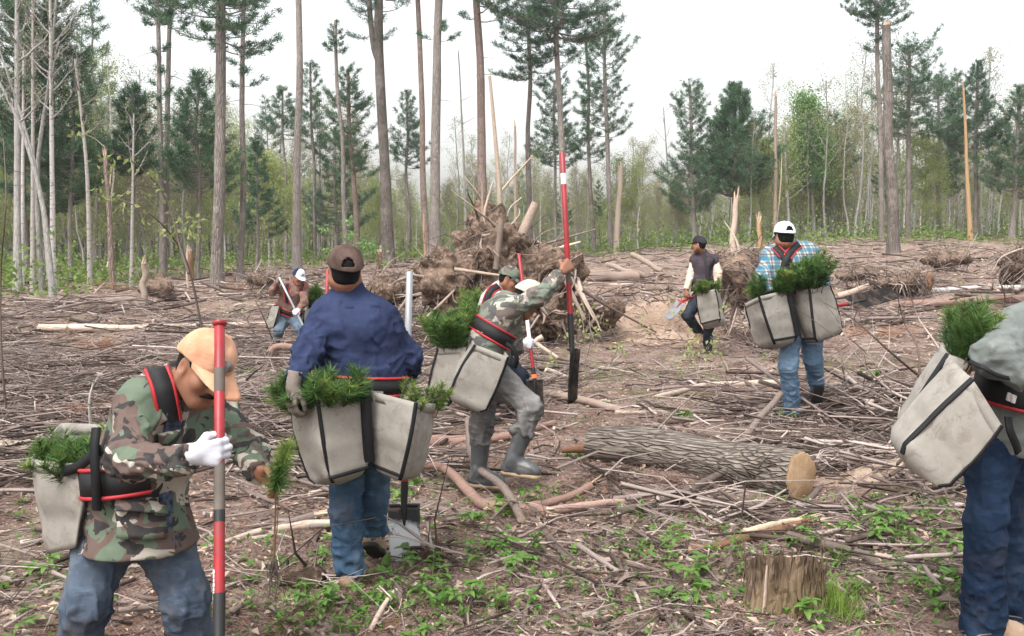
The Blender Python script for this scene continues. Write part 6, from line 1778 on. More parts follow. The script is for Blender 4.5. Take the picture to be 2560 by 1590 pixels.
g.add(V_, np.concatenate([np.stack([j * nu + k, j * nu + (k + 1) % nu, (j + 1) * nu + (k + 1) % nu, (j + 1) * nu + k], -1) for j in range(2)]), np.stack([2 * nu + k, 2 * nu + (k + 1) % nu, k * 0 + 3 * nu], -1)); part(g, 'cut_face', M['snag'], t)
gW = Geo(); k0 = 62; pw = Vs[k0, 1:-3] * 1.0; pw[:, :2] = sc[:2] + (pw[:, :2] - sc[:2]) * 1.03; tube(gW, pw, np.interp(np.linspace(0, 1, len(pw)), [0, .5, 1], [.006, .015, .009]), 7, flat=.45, rough=.25); part(gW, 'bare_streak', M['palesnag'], t)
g = Geo(); rg = np.random.default_rng(3); a = rg.uniform(2.8, 6.6, 60)
b = np.stack([sc[0] + np.cos(a) * .178, sc[1] + np.sin(a) * .178, terrain(sc[0], sc[1]) + rg.uniform(.03, .26, 60)], -1)
b[:, :2] -= 0; sticks(g, b, b + np.stack([rg.normal(0, .01, 60), rg.normal(0, .008, 60), rg.uniform(.03, .10, 60)], -1), .004, .0015, 4); g2 = part(g, 'loose_bark', M['stump'], t); tag(g2, kind='stuff')

# ------------------------------------------------------------------ uprooted stumps: earth, roots and torn limbs
def rootwad(label, c, blobs, h, mat, nroots, nfine, seed, rlen=(.4, 1.3), rr=(.012, .04), amp=.10, name='uprooted_stump', down=.5, rmat='stick'):
    rg = np.random.default_rng(seed)
    pts = [np.asarray(b[:3]) for b in blobs]
    f = Field(np.min(pts, 0) - np.max([b[3] for b in blobs], 0) - .35, np.max(pts, 0) + np.max([b[3] for b in blobs], 0) + .35, h)
    for x, y, z, rad in blobs: f.ell(A(x, y, z), np.eye(3), rad, .18)
    V, Q = f.surface(); N = vnormals(V, Q)
    V = V + N * (amp * 1.5 * fbm(V * 2.3, seed, 4) + amp * .8 * np.abs(vnoise(V * A(9, 9, 5), seed + 4)) - amp * .35)[:, None]
    t = thing(name, label, 'stump', on(c[0], c[1]))
    g = Geo(); g.add(V, Q, rnd=.5); part(g, 'earth', M[mat], t)
    N = vnormals(V, Q)
    for i in range(nroots):
        k = rg.integers(len(V)); n_ = N[k]
        if n_[1] > .45: continue
        d = nrm(n_ * .7 + rg.normal(0, .75, 3) + A(0, -.1, -down * rg.random()))
        L = rg.uniform(*rlen); s = np.linspace(0, 1, 8)[:, None]
        p = V[k] - d * .08 + d * L * s + A(0, 0, -.35) * L * s * s * rg.uniform(-.3, 1.2) + nrm(rg.normal(0, 1, 3)) * L * .18 * np.sin(s * rg.uniform(2, 5))
        zt = terrain(p[:, 0], p[:, 1]) + .01; p[:, 2] = np.maximum(p[:, 2], zt)
        g = Geo(); r0 = rg.uniform(*rr) * rg.uniform(.5, 1.2)
        tube(g, p, np.linspace(r0, r0 * .25, 8), 7, rough=.15, seed=i); part(g, 'root', [M[rmat], M['log'], M['snag']][i % 3 if i % 5 else 0], t)
    k = rg.integers(0, len(V), nfine)
    d = nrm(N[k] * .25 + rg.normal(0, .8, (nfine, 3)) + A(0, -.1, -.35)) * rg.uniform(.15, .8, (nfine, 1))
    g = Geo(); sticks(g, V[k] - d * .1, V[k] + d, rg.uniform(.004, .014, nfine), .002, 3, .16)
    fr_ = part(g, 'fine_roots', M['slash'], t); tag(fr_, kind='stuff')
    return t
def B(x, y, d, rx, ry, rz): return (*D(x, y, d), (rx, ry, rz))
pileD = 17.2
wad = rootwad('big upturned stump pile of earth, roots and torn limbs behind the striding man', D(1190, 700, pileD), [
    B(1190, 690, pileD + .2, .95, .75, .75), B(1180, 600, pileD + .2, .55, .5, .55), B(1175, 555, pileD + .3, .26, .3, .32), B(1062, 660, pileD - .3, .42, .38, .50),
    B(1300, 660, pileD + .1, .65, .6, .46), B(1120, 760, pileD - .3, .7, .6, .5), B(1290, 760, pileD - .3, .7, .6, .42), B(1390, 735, pileD + .3, .45, .5, .18)], .04, 'rootsoil', 230, 300, 7, amp=.22, rlen=(.3, 1.1), rr=(.010, .042))
def limb(x0, y0, x1, y1, d, w, w1, mat, name='limb', mid=None, dd=0):
    g = Geo(); p = spline([D(x0, y0, d)] + ([D(*mid, d)] if mid else []) + [D(x1, y1, d + dd)], 10); tube(g, p, np.linspace(W(w, d), W(w1, d), 10), 9, rough=.14, seed=int(x0) % 50); part(g, name, [M[mat], M['chip']], wad)
limb(1240, 560, 1274, 482, pileD, 26, 22, 'log'); limb(1178, 640, 1192, 520, pileD - .5, 15, 15, 'snag'); limb(1180, 590, 1164, 180, pileD + .6, 17, 7, 'snag', mid=(1188, 470))
limb(1150, 540, 1172, 432, pileD, 9, 5, 'palesnag', mid=(1152, 500)); limb(1148, 545, 1146, 430, pileD, 8, 4, 'snag'); limb(1195, 450, 1266, 370, pileD + .5, 6, 3, 'chip', mid=(1225, 415)); limb(1260, 590, 1416, 545, pileD, 8, 3, 'stick')
limb(1270, 606, 1380, 575, pileD - .2, 11, 5, 'palesnag'); limb(1060, 720, 1075, 645, pileD - .7, 7, 4, 'palesnag'); limb(1240, 470, 1200, 560, pileD + .4, 5, 3, 'stick', mid=(1210, 500)); limb(1080, 640, 1190, 655, pileD - .8, 10, 6, 'palesnag'); limb(1010, 760, 1080, 690, pileD - .9, 9, 5, 'log')
limb(1385, 690, 1560, 790, pileD - 1.6, 9, 4, 'stick', mid=(1440, 725)); limb(1330, 640, 1390, 760, pileD - .9, 13, 8, 'log'); limb(1290, 800, 1325, 850, 13.2, 14, 9, 'palesnag', mid=(1275, 815))
rootwad('tangled root mass behind the man in the plum vest', D(1760, 690, 17.5), [B(1765, 680, 17.6, .42, .4, .42), B(1735, 640, 17.8, .45, .4, .3), B(1800, 645, 18, .35, .3, .3)], .05, 'rootsoil', 46, 500, 17, amp=.12)
rootwad('brown root lump at the foot of the massive broken trunk', D(2160, 680, 27), [B(2150, 672, 27, .55, .5, .24), B(2100, 674, 26.5, .4, .4, .16)], .06, 'rootsoil', 24, 300, 18, (.5, 1.5))
rootwad('reddish root lump in the clearing beyond the dark sideways blade', D(2050, 648, 30), [B(2050, 650, 30, .45, .5, .16), B(2020, 654, 30, .4, .4, .12)], .07, 'rootsoil', 14, 200, 19)
rootwad('upturned root plate at the right between the broken trunk and the yellow snag', D(2235, 600, 38), [B(2235, 616, 38, .8, .6, .30), B(2275, 618, 38, .6, .6, .24)], .08, 'rootsoil', 22, 260, 20, (.5, 1.4))
rootwad('red brown uprooted stump at the right edge', D(2440, 600, 25), [B(2440, 622, 25, .36, .5, .26), B(2425, 640, 25, .3, .4, .2)], .06, 'rootsoil', 30, 420, 21, amp=.22)
rootwad('small uprooted stump left of the distant man in the brown shirt', D(625, 655, 30), [B(622, 664, 30, .42, .4, .22)], .06, 'rootsoil', 16, 220, 22)
rootwad('low orange brown root lump at the left wood edge', D(370, 670, 32), [B(385, 682, 32, .36, .4, .18), B(360, 684, 32, .4, .4, .15)], .06, 'rootsoil', 16, 240, 23, amp=.2)
rootwad('dark root lump between the brown cap and the stump pile', D(930, 690, 21), [B(925, 690, 21, .55, .4, .28), B(965, 682, 21, .35, .4, .25)], .06, 'rootsoil', 18, 260, 24)
rootwad('small dark clod of turned earth beside the white muddy blade', GD(1040, 1330), [(*(GD(1040, 1338) + A(0, 0, .05)), (.10, .08, .07))], .02, 'rootsoil', 5, 14, 25, (.05, .2), (.004, .008), .03, 'earth_clod')
rootwad('dark lump of soil at the feet of the navy shirted man', GD(715, 1385), [(*(GD(715, 1392) + A(0, 0, .04)), (.13, .08, .06))], .02, 'rootsoil', 5, 14, 26, (.05, .2), (.004, .008), .03, 'earth_clod')
rootwad('rotten orange topped stump in the far clearing at the right', D(2206, 660, 24.5), [B(2206, 672, 24.5, .09, .09, .22)], .04, 'rotten', 4, 60, 27, (.2, .4), (.01, .02), .05)

# ------------------------------------------------------------------ saplings and bare shrubs among the slash
def sapling(label, stems, d, r, seed, leaf=0, mat='stick', lm='spring', tw=5, name='sapling', cat='sapling', lsz=.045):
    rg = np.random.default_rng(seed)
    b = on(D(stems[0][0][0], 600, d)[0], d)
    t = thing(name, label, cat, b)
    gl = Geo()
    for st in stems:
        p = [D(x, y, d + .2 * rg.normal()) for x, y in st]
        if st is stems[0]: p[0] = b - A(0, 0, .03)
        p = spline(p, 16); g = Geo(); tube(g, p, np.linspace(r, r * .25, 16), 6); part(g, 'stem', M[mat], t)
        k = rg.integers(4, 16, tw); q0 = p[k]; q1 = q0 + nrm(rg.normal(0, 1, (tw, 3)) * A(1, .6, .7) + A(0, 0, .3)) * rg.uniform(.12, .5, (tw, 1)) * (d / 10) ** .6
        g = Geo(); sticks(g, q0, q1, r * .35, .0015, 3, .12); w_ = part(g, 'twigs', M[mat], t); tag(w_, kind='stuff')
        if leaf:
            c_ = np.concatenate([q1[rg.integers(0, tw, leaf)], p[rg.integers(7, 16, leaf // 2)]]) + rg.normal(0, .06, (leaf + leaf // 2, 3))
            leaves(gl, c_, nrm(rg.normal(0, 1, c_.shape) - A(0, 0, .5)) * lsz * rg.uniform(.7, 1.3, (len(c_), 1)), lsz * .6, rg.normal(0, 1, c_.shape))
    if leaf: part(gl, 'leaves', M[lm], t, smooth=False)
    return t
sapling('long bare sapling bowing left over the slash with a few new leaves', [[(490, 770), (455, 660), (415, 570), (345, 500), (255, 468)], [(448, 650), (420, 560), (395, 470), (330, 395), (250, 350)]], 14, .020, 1, 46, lsz=.10)
sapling('thin dark sapling stem at the left border of the clearing', [[(6, 1005), (4, 850), (2, 650), (14, 480), (8, 330)]], 9, .012, 2, 0, 'darklog', tw=4)
sapling('slim bare stems leaning over the logs left of the distant man', [[(660, 822), (610, 720), (545, 635)], [(610, 800), (575, 740)]], 15, .012, 3, 0)
sapling('bare spreading brush of twigs between the sideways blade and the grey bags', [[(2195, 930), (2185, 850), (2150, 770), (2130, 690)], [(2192, 900), (2120, 840), (2030, 760), (1960, 720)], [(2195, 920), (2240, 850), (2180, 750), (2150, 640)], [(2190, 925), (2110, 895), (2060, 840), (2015, 800)], [(2230, 1000), (2110, 950), (2020, 890), (1985, 800)], [(2240, 980), (2120, 930), (2040, 850), (1995, 770)]], 7.6, .011, 4, 0, tw=7, name='bare_shrub', cat='shrub')
sapling('leafy green shoot in front of the stump pile', [[(1395, 850), (1388, 790), (1380, 740)], [(1395, 850), (1410, 800), (1440, 770)]], 12.5, .006, 5, 40, lsz=.055)
sapling('pale green shoot with small leaves beside the man in the plum vest', [[(1660, 895), (1668, 850), (1690, 810)], [(1660, 895), (1650, 850), (1640, 830)]], 12.5, .005, 6, 40, lsz=.06)
sapling('leafy twig in the slash at the left middle', [[(420, 1000), (415, 930), (425, 880)]], 8.5, .006, 7, 26, lsz=.05)
sapling('white peeled stick standing upright left of the camouflage sleeve', [[(222, 1030), (213, 980), (222, 905)]], 6.6, .014, 8, 0, 'birch', tw=2)
sapling('leafy branch showing above the brown cap', [[(905, 640), (860, 600), (790, 596)], [(880, 610), (850, 590), (920, 592)]], 30, .012, 9, 110, lsz=.12, lm='bright')
def rusty(label, x, y, L, n, seed, up=.3):
    rg = np.random.default_rng(seed); c = GD(x, y); t = thing('dead_pine_branch', label, 'branch', c); gw, gn = Geo(), Geo()
    for i in range(9):
        az = rg.uniform(0, 6.28); d = nrm(A(math.cos(az), math.sin(az) * .8, rg.uniform(.05, up))); s = np.linspace(0, 1, 5)[:, None]
        p = c + d * L * rg.uniform(.5, 1) * s + A(0, 0, .02) - A(0, 0, .1) * L * s * s; tube(gw, p, np.linspace(.008, .003, 5), 5)
        k = rg.integers(1, 5, n); dv = nrm(d * .4 + rg.normal(0, .6, (n, 3)) + A(0, 0, .05)); blades(gn, p[k] + rg.normal(0, .03, (n, 3)), dv * rg.uniform(.05, .12, (n, 1)), .004)
    part(gw, 'twigs', M['stick'], t); part(gn, 'dead_needles', M['rust'], t, smooth=False)
rusty('rust brown dead pine branch left of the gloved hand of the navy shirted man', 640, 1010, .55, 260, 1, .5)
rusty('rust brown needles drying behind the bag at the left', 225, 1010, .6, 260, 2, .6)
rusty('heap of rusty needles in the slash beyond the orange cap', 350, 880, .5, 160, 3)
rusty('rusty dead branch lying right of the plaid shirted man', 2075, 800, .7, 120, 4, .4)
rusty('orange brown dead branch behind the man in the plum vest', 1660, 625, .8, 160, 5, .7)
rusty('reddish dead branch beside the thickest pine trunk', 575, 690, .9, 160, 6, .5)
rusty('rusty branch at the left wood edge', 270, 690, 1.0, 160, 7, .5)
rusty('rusty needles heaped in front of the long pale log', 255, 835, .6, 130, 8, .4)
rusty('brown dead twigs in the middle of the slash at the left', 470, 900, .4, 120, 9, .4)
c_ = GD(325, 875)
seedlings('young_pine', 'small green pine seedling already planted in the slash at the left', [c_ + A(-.08, 0, 0), c_ + A(.08, 0, 0), c_ + A(.08, .1, 0), c_ + A(-.08, .1, 0)], 7, .2, spread=.9, nd=90, nl=.08, nw=.006, seed=5, sink=.0)

# ------------------------------------------------------------------ dead sticks strewn everywhere, copied singly
rb = np.random.default_rng(21)
KEEP = [(*GD(x, y)[:2], r) for x, y, r in ((1500, 1120, .4), (1650, 1140, .5), (1800, 1165, .5), (1900, 1184, .5), (1180, 1180, .4), (880, 1400, .5), (1870, 1450, .3))]
def stick_proto(i):
    L = rb.uniform(.35, 1.7); r = rb.uniform(.008, .028); n = 9
    s = np.linspace(0, 1, n)
    p = np.stack([s * L - L / 2, .10 * L * vnoise(np.stack([s * 3, s * 0 + i, s * 0], -1), 7), .03 * L * vnoise(np.stack([s * 3, s * 0 + i, s * 0 + 4], -1), 8)], -1)
    t = thing('dead_stick', 'dead grey stick lying loose among the slash', 'stick', A(0, 0, 0), 'dead sticks strewn over the clearing')
    g = Geo(); tube(g, p, np.linspace(r, r * .45, n), 6, rough=.18, cap_m=1, seed=i); part(g, 'stem', [M['stick'], M['chip']], t)
    for k in range(int(rb.integers(0, 4))):
        q = int(rb.integers(2, 8)); d = nrm(A(.6, rb.choice([-1, 1]) * .8, rb.uniform(-.1, .5))); LL = rb.uniform(.12, .4) * L; ss = np.linspace(0, 1, 4)[:, None]
        g = Geo(); tube(g, p[q] + d * LL * ss + A(.1, 0, 0) * LL * ss ** 2, np.linspace(r * .5, r * .15, 4), 4); part(g, 'twig', M['stick'], t)
    return t
sp_ = [stick_proto(i) for i in range(16)]
for k in range(290):
    o = sp_[k] if k < 16 else copy_tree(sp_[k % 16])
    d = 4.1 + 15 * rb.random() ** 1.3; u = rb.uniform(-.56, .56)
    if rb.random() < .35: d = rb.uniform(6.5, 13); u = rb.uniform(-.1, .5)
    if d < 6.4 and rb.random() < .68: d += rb.uniform(3, 10)
    if rb.random() < .3: u = rb.uniform(-.56, -.05); d = rb.uniform(8, 17)
    yaw = rb.uniform(-1.57, 1.57)
    for _ in range(20):
        if all((u * d - a_) ** 2 + (d - b_) ** 2 > (c_ + .35) ** 2 for a_, b_, c_ in KEEP): break
        d = rb.uniform(5, 17); u = rb.uniform(-.56, .56)
    p = on(u * d, d)
    o.location = p + A(0, 0, .012 + (.10 if 8 < d else .02) * rb.random() * (u < 0)); o.rotation_euler = (rb.uniform(0, 6.28), rb.normal(0, .05), yaw); s = rb.uniform(.55, 1.25) * (.65 if d < 5.5 else 1); o.scale = (s, s, s)

# loose litter nobody could count
k = rb.integers(0, len(bank), 420); a = rb.uniform(0, 6.28, 420); v = np.stack([np.cos(a), np.sin(a), rb.normal(0, .35, 420)], -1) * rb.uniform(.04, .45, (420, 1))
g = Geo(); sticks(g, bank[k] - v * .5 + A(0, 0, .01), bank[k] + v * .5 + A(0, 0, .015), rb.uniform(.003, .014, 420), .003, 5, .12)
tag(link('bank_twigs', g.mesh('bank_twigs', M['slash'])), 'roots and twigs sticking out of the sandy bank', 'twigs', kind='stuff')
def scatter(n, d0, d1, pw, lo=-.6, hi=.6):
    d = d0 + (d1 - d0) * rb.random(n) ** pw; u = rb.uniform(lo, hi, n); x = u * (d + 1.0)
    return x, d
CLEAR = [(*GD(x, y)[:2], r) for x, y, r in ((1500, 1120, .5), (1650, 1140, .5), (1800, 1165, .5), (1900, 1184, .55), (1960, 1190, .4), (1820, 1195, .4), (1180, 1180, .55), (1260, 1190, .4), (880, 1400, .6), (960, 1330, .5), (1900, 1030, .5), (1700, 860, .9), (1870, 1450, .4), (2300, 1480, .5))]
def lay(n, d0, d1, pw, L, r, mat, name, label, bend=.08, lift=.04, tilt=.12, lo=-.6, hi=.6, sides=3, yaw=None, avoid=()):
    x, d = scatter(n, d0, d1, pw, lo, hi)
    cl = np.clip(.55 + 1.3 * vnoise(np.stack([x * .75, d * .45, x * 0], -1), 14), .14, 1.2); keep = rb.random(n) < cl
    for ax_, ay_, ar_ in CLEAR: keep &= ((x - ax_) ** 2 + (d - ay_) ** 2 > ar_ ** 2) | (rb.random(n) < .12)
    x, d = x[keep], d[keep]; n = len(x)
    z = terrain(x, d) + np.abs(rb.normal(0, lift, n))
    a = rb.normal(0, yaw, n) if yaw else rb.uniform(-1.6, 1.6, n); LL = L[0] + (L[1] - L[0]) * rb.random(n) ** 2.2; tl = rb.normal(0, tilt, n)
    v = np.stack([np.cos(a), np.sin(a), np.sin(tl)], -1) * LL[:, None] / 2; c = np.stack([x, d, z], -1)
    p0, p1 = c - v, c + v
    for q in (p0, p1): q[:, 2] = np.maximum(q[:, 2], terrain(q[:, 0], q[:, 1]) + .004)
    rr = r[0] + (r[1] - r[0]) * rb.random(n) ** 2.5
    g = Geo(); sticks(g, p0, p1, rr, rr * .5, sides, bend)
    tag(link(name, g.mesh(name, mat)), label, 'twigs', kind='stuff')
lay(4200, 3.7, 9.5, 1.2, (.05, .4), (.0018, .008), M['slash'], 'twig_litter', 'fine dead twigs littering the foreground')
lay(6000, 6.5, 26, 1.1, (.15, 1.4), (.004, .026), M['slash'], 'slash', 'mixed dead branches and twigs covering the clearing', lift=.05)
lay(5500, 7, 26, 1.1, (.3, 1.9), (.004, .018), M['slash'], 'dense_slash', 'dense grey slash covering the left of the clearing', lift=.13, lo=-.6, hi=-.06)
lay(6500, 20, 66, 1.1, (.3, 2.4), (.010, .05), M['slash'], 'far_slash', 'pale logs and limbs strewn over the far clearing', lift=.10, sides=5)
lay(1300, 5.8, 10.0, 1., (.25, 1.3), (.005, .022), M['slash'], 'brush_heap', 'heaped brush around the large log', lift=.09, lo=.12, hi=.5)
lay(5200, 3.7, 13, 1.2, (.04, .24), (.006, .020), M['slash'], 'broken_wood', 'short broken chunks of wood and bark on the ground', lift=.012, sides=5, bend=.05)
lay(800, 4.4, 10.5, 1., (.2, .7), (.008, .022), M['slash'], 'broken_branches', 'broken branch pieces on the ground', lift=.02, sides=6, bend=.06)
def forked(n, d0, d1, L, r, name, label, lo=-.6, hi=.6, lift=.03):
    x, d = scatter(n, d0, d1, 1.1, lo, hi)
    kp = rb.random(n) < np.clip(.5 + 1.5 * vnoise(np.stack([x * .75, d * .45, x * 0], -1), 14), .06, 1.)
    x, d = x[kp], d[kp]; n = len(x); a = rb.uniform(0, 6.28, n); LL = rb.uniform(*L, n); rr = rb.uniform(*r, n); rd = rb.random(n)
    p0 = np.stack([x, d, terrain(x, d) + .01 + np.abs(rb.normal(0, lift, n))], -1); v = np.stack([np.cos(a), np.sin(a), rb.normal(.04, .10, n)], -1)
    g = Geo(); sticks(g, p0, p0 + v * LL[:, None], rr, rr * .3, 5, .06, rnd=rd)
    for k in range(5):
        t = rb.uniform(.25, .9, n)[:, None]; sg = rb.choice([-1, 1], n); an = a + sg * rb.uniform(.35, 1.0, n)
        q = p0 + v * LL[:, None] * t; w = np.stack([np.cos(an), np.sin(an), rb.normal(.12, .25, n)], -1) * (LL * rb.uniform(.2, .55, n))[:, None]
        e = q + w; e[:, 2] = np.maximum(e[:, 2], terrain(e[:, 0], e[:, 1]) + .004); sticks(g, q, e, rr * .5, rr * .15, 3, .10, rnd=rd)
    tag(link(name, g.mesh(name, M['slash'])), label, 'twigs', kind='stuff')
forked(480, 3.9, 10, (.2, .8), (.003, .008), 'forked_twigs', 'forked dead twigs on the foreground ground')
forked(2600, 7, 26, (.4, 1.5), (.004, .012), 'forked_branches', 'forked dead branches tangled over the clearing', lift=.05)
forked(900, 7, 22, (.4, 1.5), (.004, .012), 'tangled_brush', 'tangled brush on the left of the clearing', lift=.14, lo=-.6, hi=-.05)
hc = GD(2120, 1000)
for nm_, m_, r_, L_ in (('brush_pile', 420, (.004, .012), (.35, 1.3)), ('heavy_brush', 46, (.012, .030), (.5, 1.5))):
    w_ = rb.normal(0, .5, (m_, 2)) * A(.95, .7); hh = .30 * np.exp(-(w_ ** 2).sum(1) / .5) * rb.random(m_)
    c_ = np.stack([hc[0] + w_[:, 0], hc[1] + .35 + w_[:, 1], hh], -1); c_[:, 2] += terrain(c_[:, 0], c_[:, 1]) + .02
    a = rb.uniform(0, 6.28, m_); v = np.stack([np.cos(a), np.sin(a), rb.normal(0, .22, m_)], -1) * (rb.uniform(*L_, m_) / 2)[:, None]
    p0, p1 = c_ - v, c_ + v
    for q in (p0, p1): q[:, 2] = np.maximum(q[:, 2], terrain(q[:, 0], q[:, 1]) + .01)
    rr_ = rb.uniform(*r_, m_); g = Geo(); sticks(g, p0, p1, rr_, rr_ * .5, 6, .06)
    tag(link(nm_, g.mesh(nm_, M['slash'])), 'tangled brush heaped between the large log and the grey bags', 'brush', kind='stuff')
n = 150000
x, d = scatter(n, 3.6, 11, 1.3); a = rb.uniform(0, 6.28, n); L = rb.uniform(.03, .12, n)
z = terrain(x, d) + np.abs(rb.normal(0, .008, n)) + .002
g = Geo(); b = np.stack([x, d, z], -1); dv = np.stack([np.cos(a), np.sin(a), rb.normal(.06, .16, n)], -1) * L[:, None]
dv[:, 2] = np.maximum(dv[:, 2], -.004)
blades(g, b, dv, .0028, side=nrm(np.stack([-np.sin(a), np.cos(a), rb.normal(0, .3, n)], -1)))
tag(link('needle_straw', g.mesh('needle_straw', M['straw'], False)), 'dry brown needles and grass covering the soil', 'litter', kind='stuff')
for nm, nn_, d1, pw, Lr, mat, lab in (('dead_leaves', 15000, 20, 1.4, (.02, .06), 'dead', 'curled dead leaves on the ground'), ('wood_chips', 9000, 45, 1.4, (.012, .075), 'chip', 'pale chips of split wood on the ground'), ('bark_flakes', 4200, 16, 1.4, (.03, .15), 'darklog', 'dark flakes of bark on the ground'), ('far_litter', 24000, 75, .9, (.08, .32), 'dead', 'pale bark and chips strewn over the far clearing')):
    x, d = scatter(nn_, 3.6 if nm != 'far_litter' else 16, d1, pw)
    b = np.stack([x, d, terrain(x, d) + .006 + np.abs(rb.normal(0, .01, nn_))], -1); a = rb.uniform(0, 6.28, nn_)
    L = (Lr[0] + (Lr[1] - Lr[0]) * rb.random(nn_) ** 2)[:, None]
    dv = np.stack([np.cos(a), np.sin(a), rb.normal(.05, .25, nn_)], -1) * L; dv[:, 2] = np.maximum(dv[:, 2], 0)
    g = Geo(); leaves(g, b, dv, L[:, 0] * (.55 if nm == 'dead_leaves' else .3), np.stack([rb.normal(0, .35, nn_), rb.normal(0, .35, nn_), np.ones(nn_)], -1), fold=.3)
    tag(link(nm, g.mesh(nm, M[mat], False)), lab, 'litter', kind='stuff')

# ------------------------------------------------------------------ spring plants
rp_ = np.random.default_rng(31)
def leaf_mesh(name, L, w, curl, mat, fold=.25):
    u, v = np.meshgrid(np.linspace(-1, 1, 5), np.linspace(0, 1, 8), indexing='ij')
    wd = w / 2 * np.sin(math.pi * v ** .8) ** .8
    V = np.stack([u * wd, L * (v - curl * .25 * v ** 3), L * curl * (-.55 * v ** 2.4) + np.abs(u) * wd * fold * 2], -1)
    g = Geo(); g.add(V.reshape(-1, 3), grid_faces(5, 8), rnd=rp_.random()); return g.mesh(name, mat)
def leaf_on(t, me, base, az, el, s=1.):
    o = link('leaf', me, t); o.location = base; o.rotation_euler = (el, 0, az); o.scale = (s, s, s); return o
big = [leaf_mesh('leaf', .13, .05, c, M['plant']) for c in (.2, .6, 1.0)]
mid = [leaf_mesh('leaf', .075, .036, c, M['plant']) for c in (.2, .7)]
PL = []
for i in range(5):
    t = thing('broad_leaf_plant', 'upright broad leaved green plant sprouting from the litter', 'plant', A(0, 0, 0), 'broad leaved plants on the clearing floor')
    for k in range(int(rp_.integers(3, 7))): leaf_on(t, big[k % 3], A(*rp_.normal(0, .012, 2), 0), rp_.uniform(0, 6.28), rp_.uniform(.5, 1.25), rp_.uniform(.6, 1.15))
    PL.append(t)
for i in range(4):
    t = thing('palm_leaf_plant', 'low plant with spreading fingered leaves on thin stalks', 'plant', A(0, 0, 0), 'fingered leaf plants on the clearing floor')
    g = Geo()
    for k in range(int(rp_.integers(2, 5))):
        az = rp_.uniform(0, 6.28); h = rp_.uniform(.05, .13); tip = A(math.cos(az) * .06, math.sin(az) * .06, h); tube(g, [A(0, 0, -.01), tip * A(.4, .4, .6), tip], .0016, 4, caps=False)
        for q in range(5): leaf_on(t, mid[q % 2], tip, az - 1.57 + (q - 2) * .95 + rp_.normal(0, .1), rp_.uniform(-.25, .25), rp_.uniform(.7, 1.15))
    part(g, 'stalks', M['grass'], t); PL.append(t)
for i in range(3):
    t = thing('leafy_sprig', 'small leafy sprig with paired green leaves', 'plant', A(0, 0, 0), 'leafy sprigs on the clearing floor')
    h = rp_.uniform(.14, .26); g = Geo(); tube(g, [A(0, 0, -.01), A(.01, 0, h * .5), A(.02, .01, h)], .0022, 5); part(g, 'stalk', M['grass'], t)
    for k in range(int(rp_.integers(6, 11))):
        z = h * (.25 + .75 * k / 10); leaf_on(t, mid[k % 2], A(.02 * z / h, 0, z), k * 2.4, rp_.uniform(-.1, .6), rp_.uniform(.6, 1.1))
    PL.append(t)
regs = [((520, 1100), (1290, 1508), 62), ((20, 140), (1200, 1500), 12), ((1150, 1760), (1330, 1505), 40), ((1810, 2290), (1190, 1500), 72), ((905, 1010), (1170, 1260), 9), ((1010, 1500), (1090, 1300), 20), ((1850, 2200), (870, 1020), 10), ((1300, 1850), (830, 1010), 18), ((1500, 1800), (1210, 1330), 14), ((2290, 2434), (1050, 1300), 8), ((20, 650), (800, 1020), 20)]
cnt = 0
for (x0, x1), (y0, y1), n in regs:
    cc_ = [(rp_.uniform(x0, x1), rp_.uniform(y0, y1)) for _ in range(max(2, n // 6))]
    for k in range(int(n * .78)):
        q_ = cc_[int(rp_.integers(len(cc_)))] if rp_.random() < .75 else (rp_.uniform(x0, x1), rp_.uniform(y0, y1))
        p = GD(q_[0], q_[1]); p = on(p[0] + rp_.normal(0, .16), p[1] + rp_.normal(0, .16))
        i = int(rp_.choice(12, p=[.08] * 5 + [.105] * 4 + [.06] * 3)) if True else 0
        if cnt < 12: o = PL[cnt]
        else: o = copy_tree(PL[i])
        o.location = p; o.rotation_euler = (rp_.normal(0, .12), rp_.normal(0, .12), rp_.uniform(0, 6.28)); s = rp_.uniform(.4, .95); o.scale = (s, s, s); cnt += 1
def cover(n, regs, mat, Lr, name, label, w=.6, hz=.02):
    P_ = []
    for (x0, x1), (y0, y1), f in regs:
        m = int(n * f); cx = rp_.uniform(x0, x1, max(1, m // 14)); cy = rp_.uniform(y0, y1, max(1, m // 14))
        for a, b in zip(cx, cy):
            p = GD(a, b); q = p + np.concatenate([rp_.normal(0, .07, (14, 2)), np.abs(rp_.normal(0, hz, (14, 1)))], 1); q[:, 2] += terrain(q[:, 0], q[:, 1]) - p[2]; P_.append(q)
    b = np.concatenate(P_); L = rp_.uniform(*Lr, (len(b), 1)); g = Geo()
    leaves(g, b, nrm(rp_.normal(0, 1, b.shape) * A(1, 1, .5) + A(0, 0, .35)) * L, L[:, 0] * w, rp_.normal(0, .5, b.shape) + A(0, 0, 1))
    tag(link(name, g.mesh(name, mat, False)), label, 'ground cover', kind='stuff')
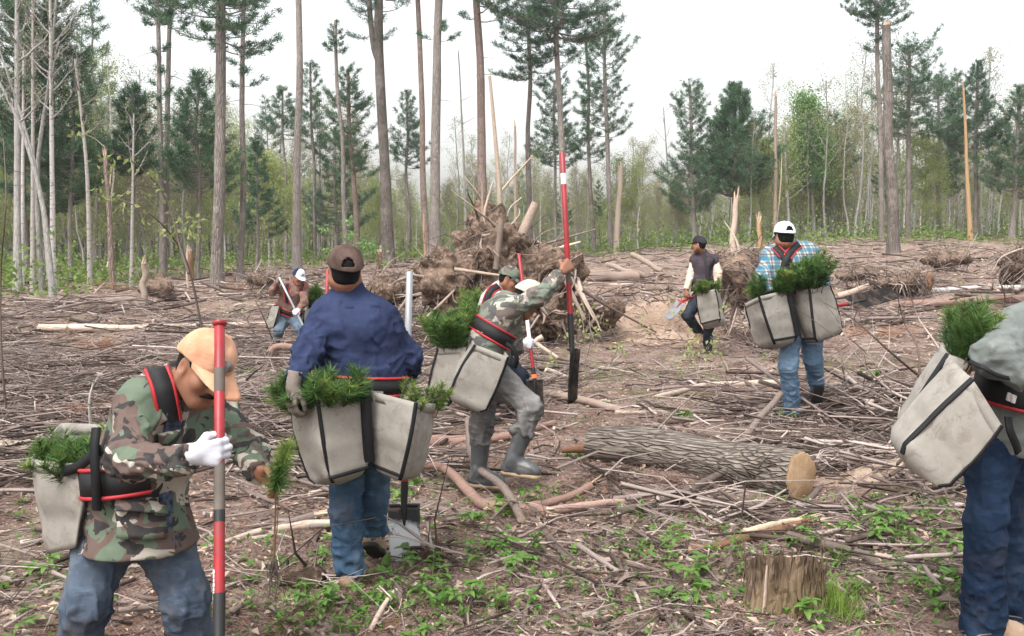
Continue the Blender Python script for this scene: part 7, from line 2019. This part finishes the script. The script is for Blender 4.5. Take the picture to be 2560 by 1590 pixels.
cover(3800, [(a, b, c / 285.) for a, b, c in regs], M['plant'], (.02, .05), 'ground_cover', 'small green leaves coming up through the litter')
P_ = []
for (x, y, n, sp) in [(1965, 1450, 260, .06), (1985, 1470, 140, .05), (1400, 885, 90, .2), (1430, 905, 90, .25), (2000, 880, 120, .35), (2050, 930, 100, .3), (1600, 860, 80, .4), (1640, 900, 80, .3), (920, 1185, 40, .06), (40, 700, 150, .9), (590, 720, 120, .7), (1340, 870, 70, .2)]:
    p = GD(x, y); q = p + np.concatenate([rp_.normal(0, sp, (n, 2)), np.zeros((n, 1))], 1); q[:, 2] = terrain(q[:, 0], q[:, 1]); P_.append(q)
b = np.concatenate(P_); g = Geo()
blades(g, b, nrm(rp_.normal(0, .35, b.shape) + A(0, 0, 1)) * rp_.uniform(.06, .20, (len(b), 1)), .006)
tag(link('fresh_grass', g.mesh('fresh_grass', M['grass'], False)), 'tufts of fresh green grass on the clearing floor', 'grass', kind='stuff')
# ------------------------------------------------------------------ the pale spring air between the clearing and the wood
hz_ = bpy.data.materials.new('haze'); hz_.use_nodes = True
nt = hz_.node_tree; nt.nodes.remove(nt.nodes['Principled BSDF'])
pv = nt.nodes.new('ShaderNodeVolumePrincipled')
pv.inputs['Color'].default_value = (.97, .98, 1.0, 1)
pv.inputs['Density'].default_value = .0004
pv.inputs['Anisotropy'].default_value = .2
nt.links.new(pv.outputs[0], nt.nodes['Material Output'].inputs['Volume'])
def top_of():
    z = 30.0
    for o in COL.objects:
        if o.type == 'MESH':
            z = max(z, o.matrix_world.translation[2] + max((c[2] for c in o.bound_box), default=0) * 1.4)
    return z + 2
x0, x1, y0, y1, z0, z1 = -640., 640., -30., 440., -6., top_of()
Vh = np.array([[x, y, z] for x in (x0, x1) for y in (y0, y1) for z in (z0, z1)])
gh = Geo(); gh.add(Vh, [[0, 1, 3, 2], [4, 6, 7, 5], [0, 4, 5, 1], [2, 3, 7, 6], [0, 2, 6, 4], [1, 5, 7, 3]])
tag(link('haze', gh.mesh('haze', hz_, False)), kind='stuff')
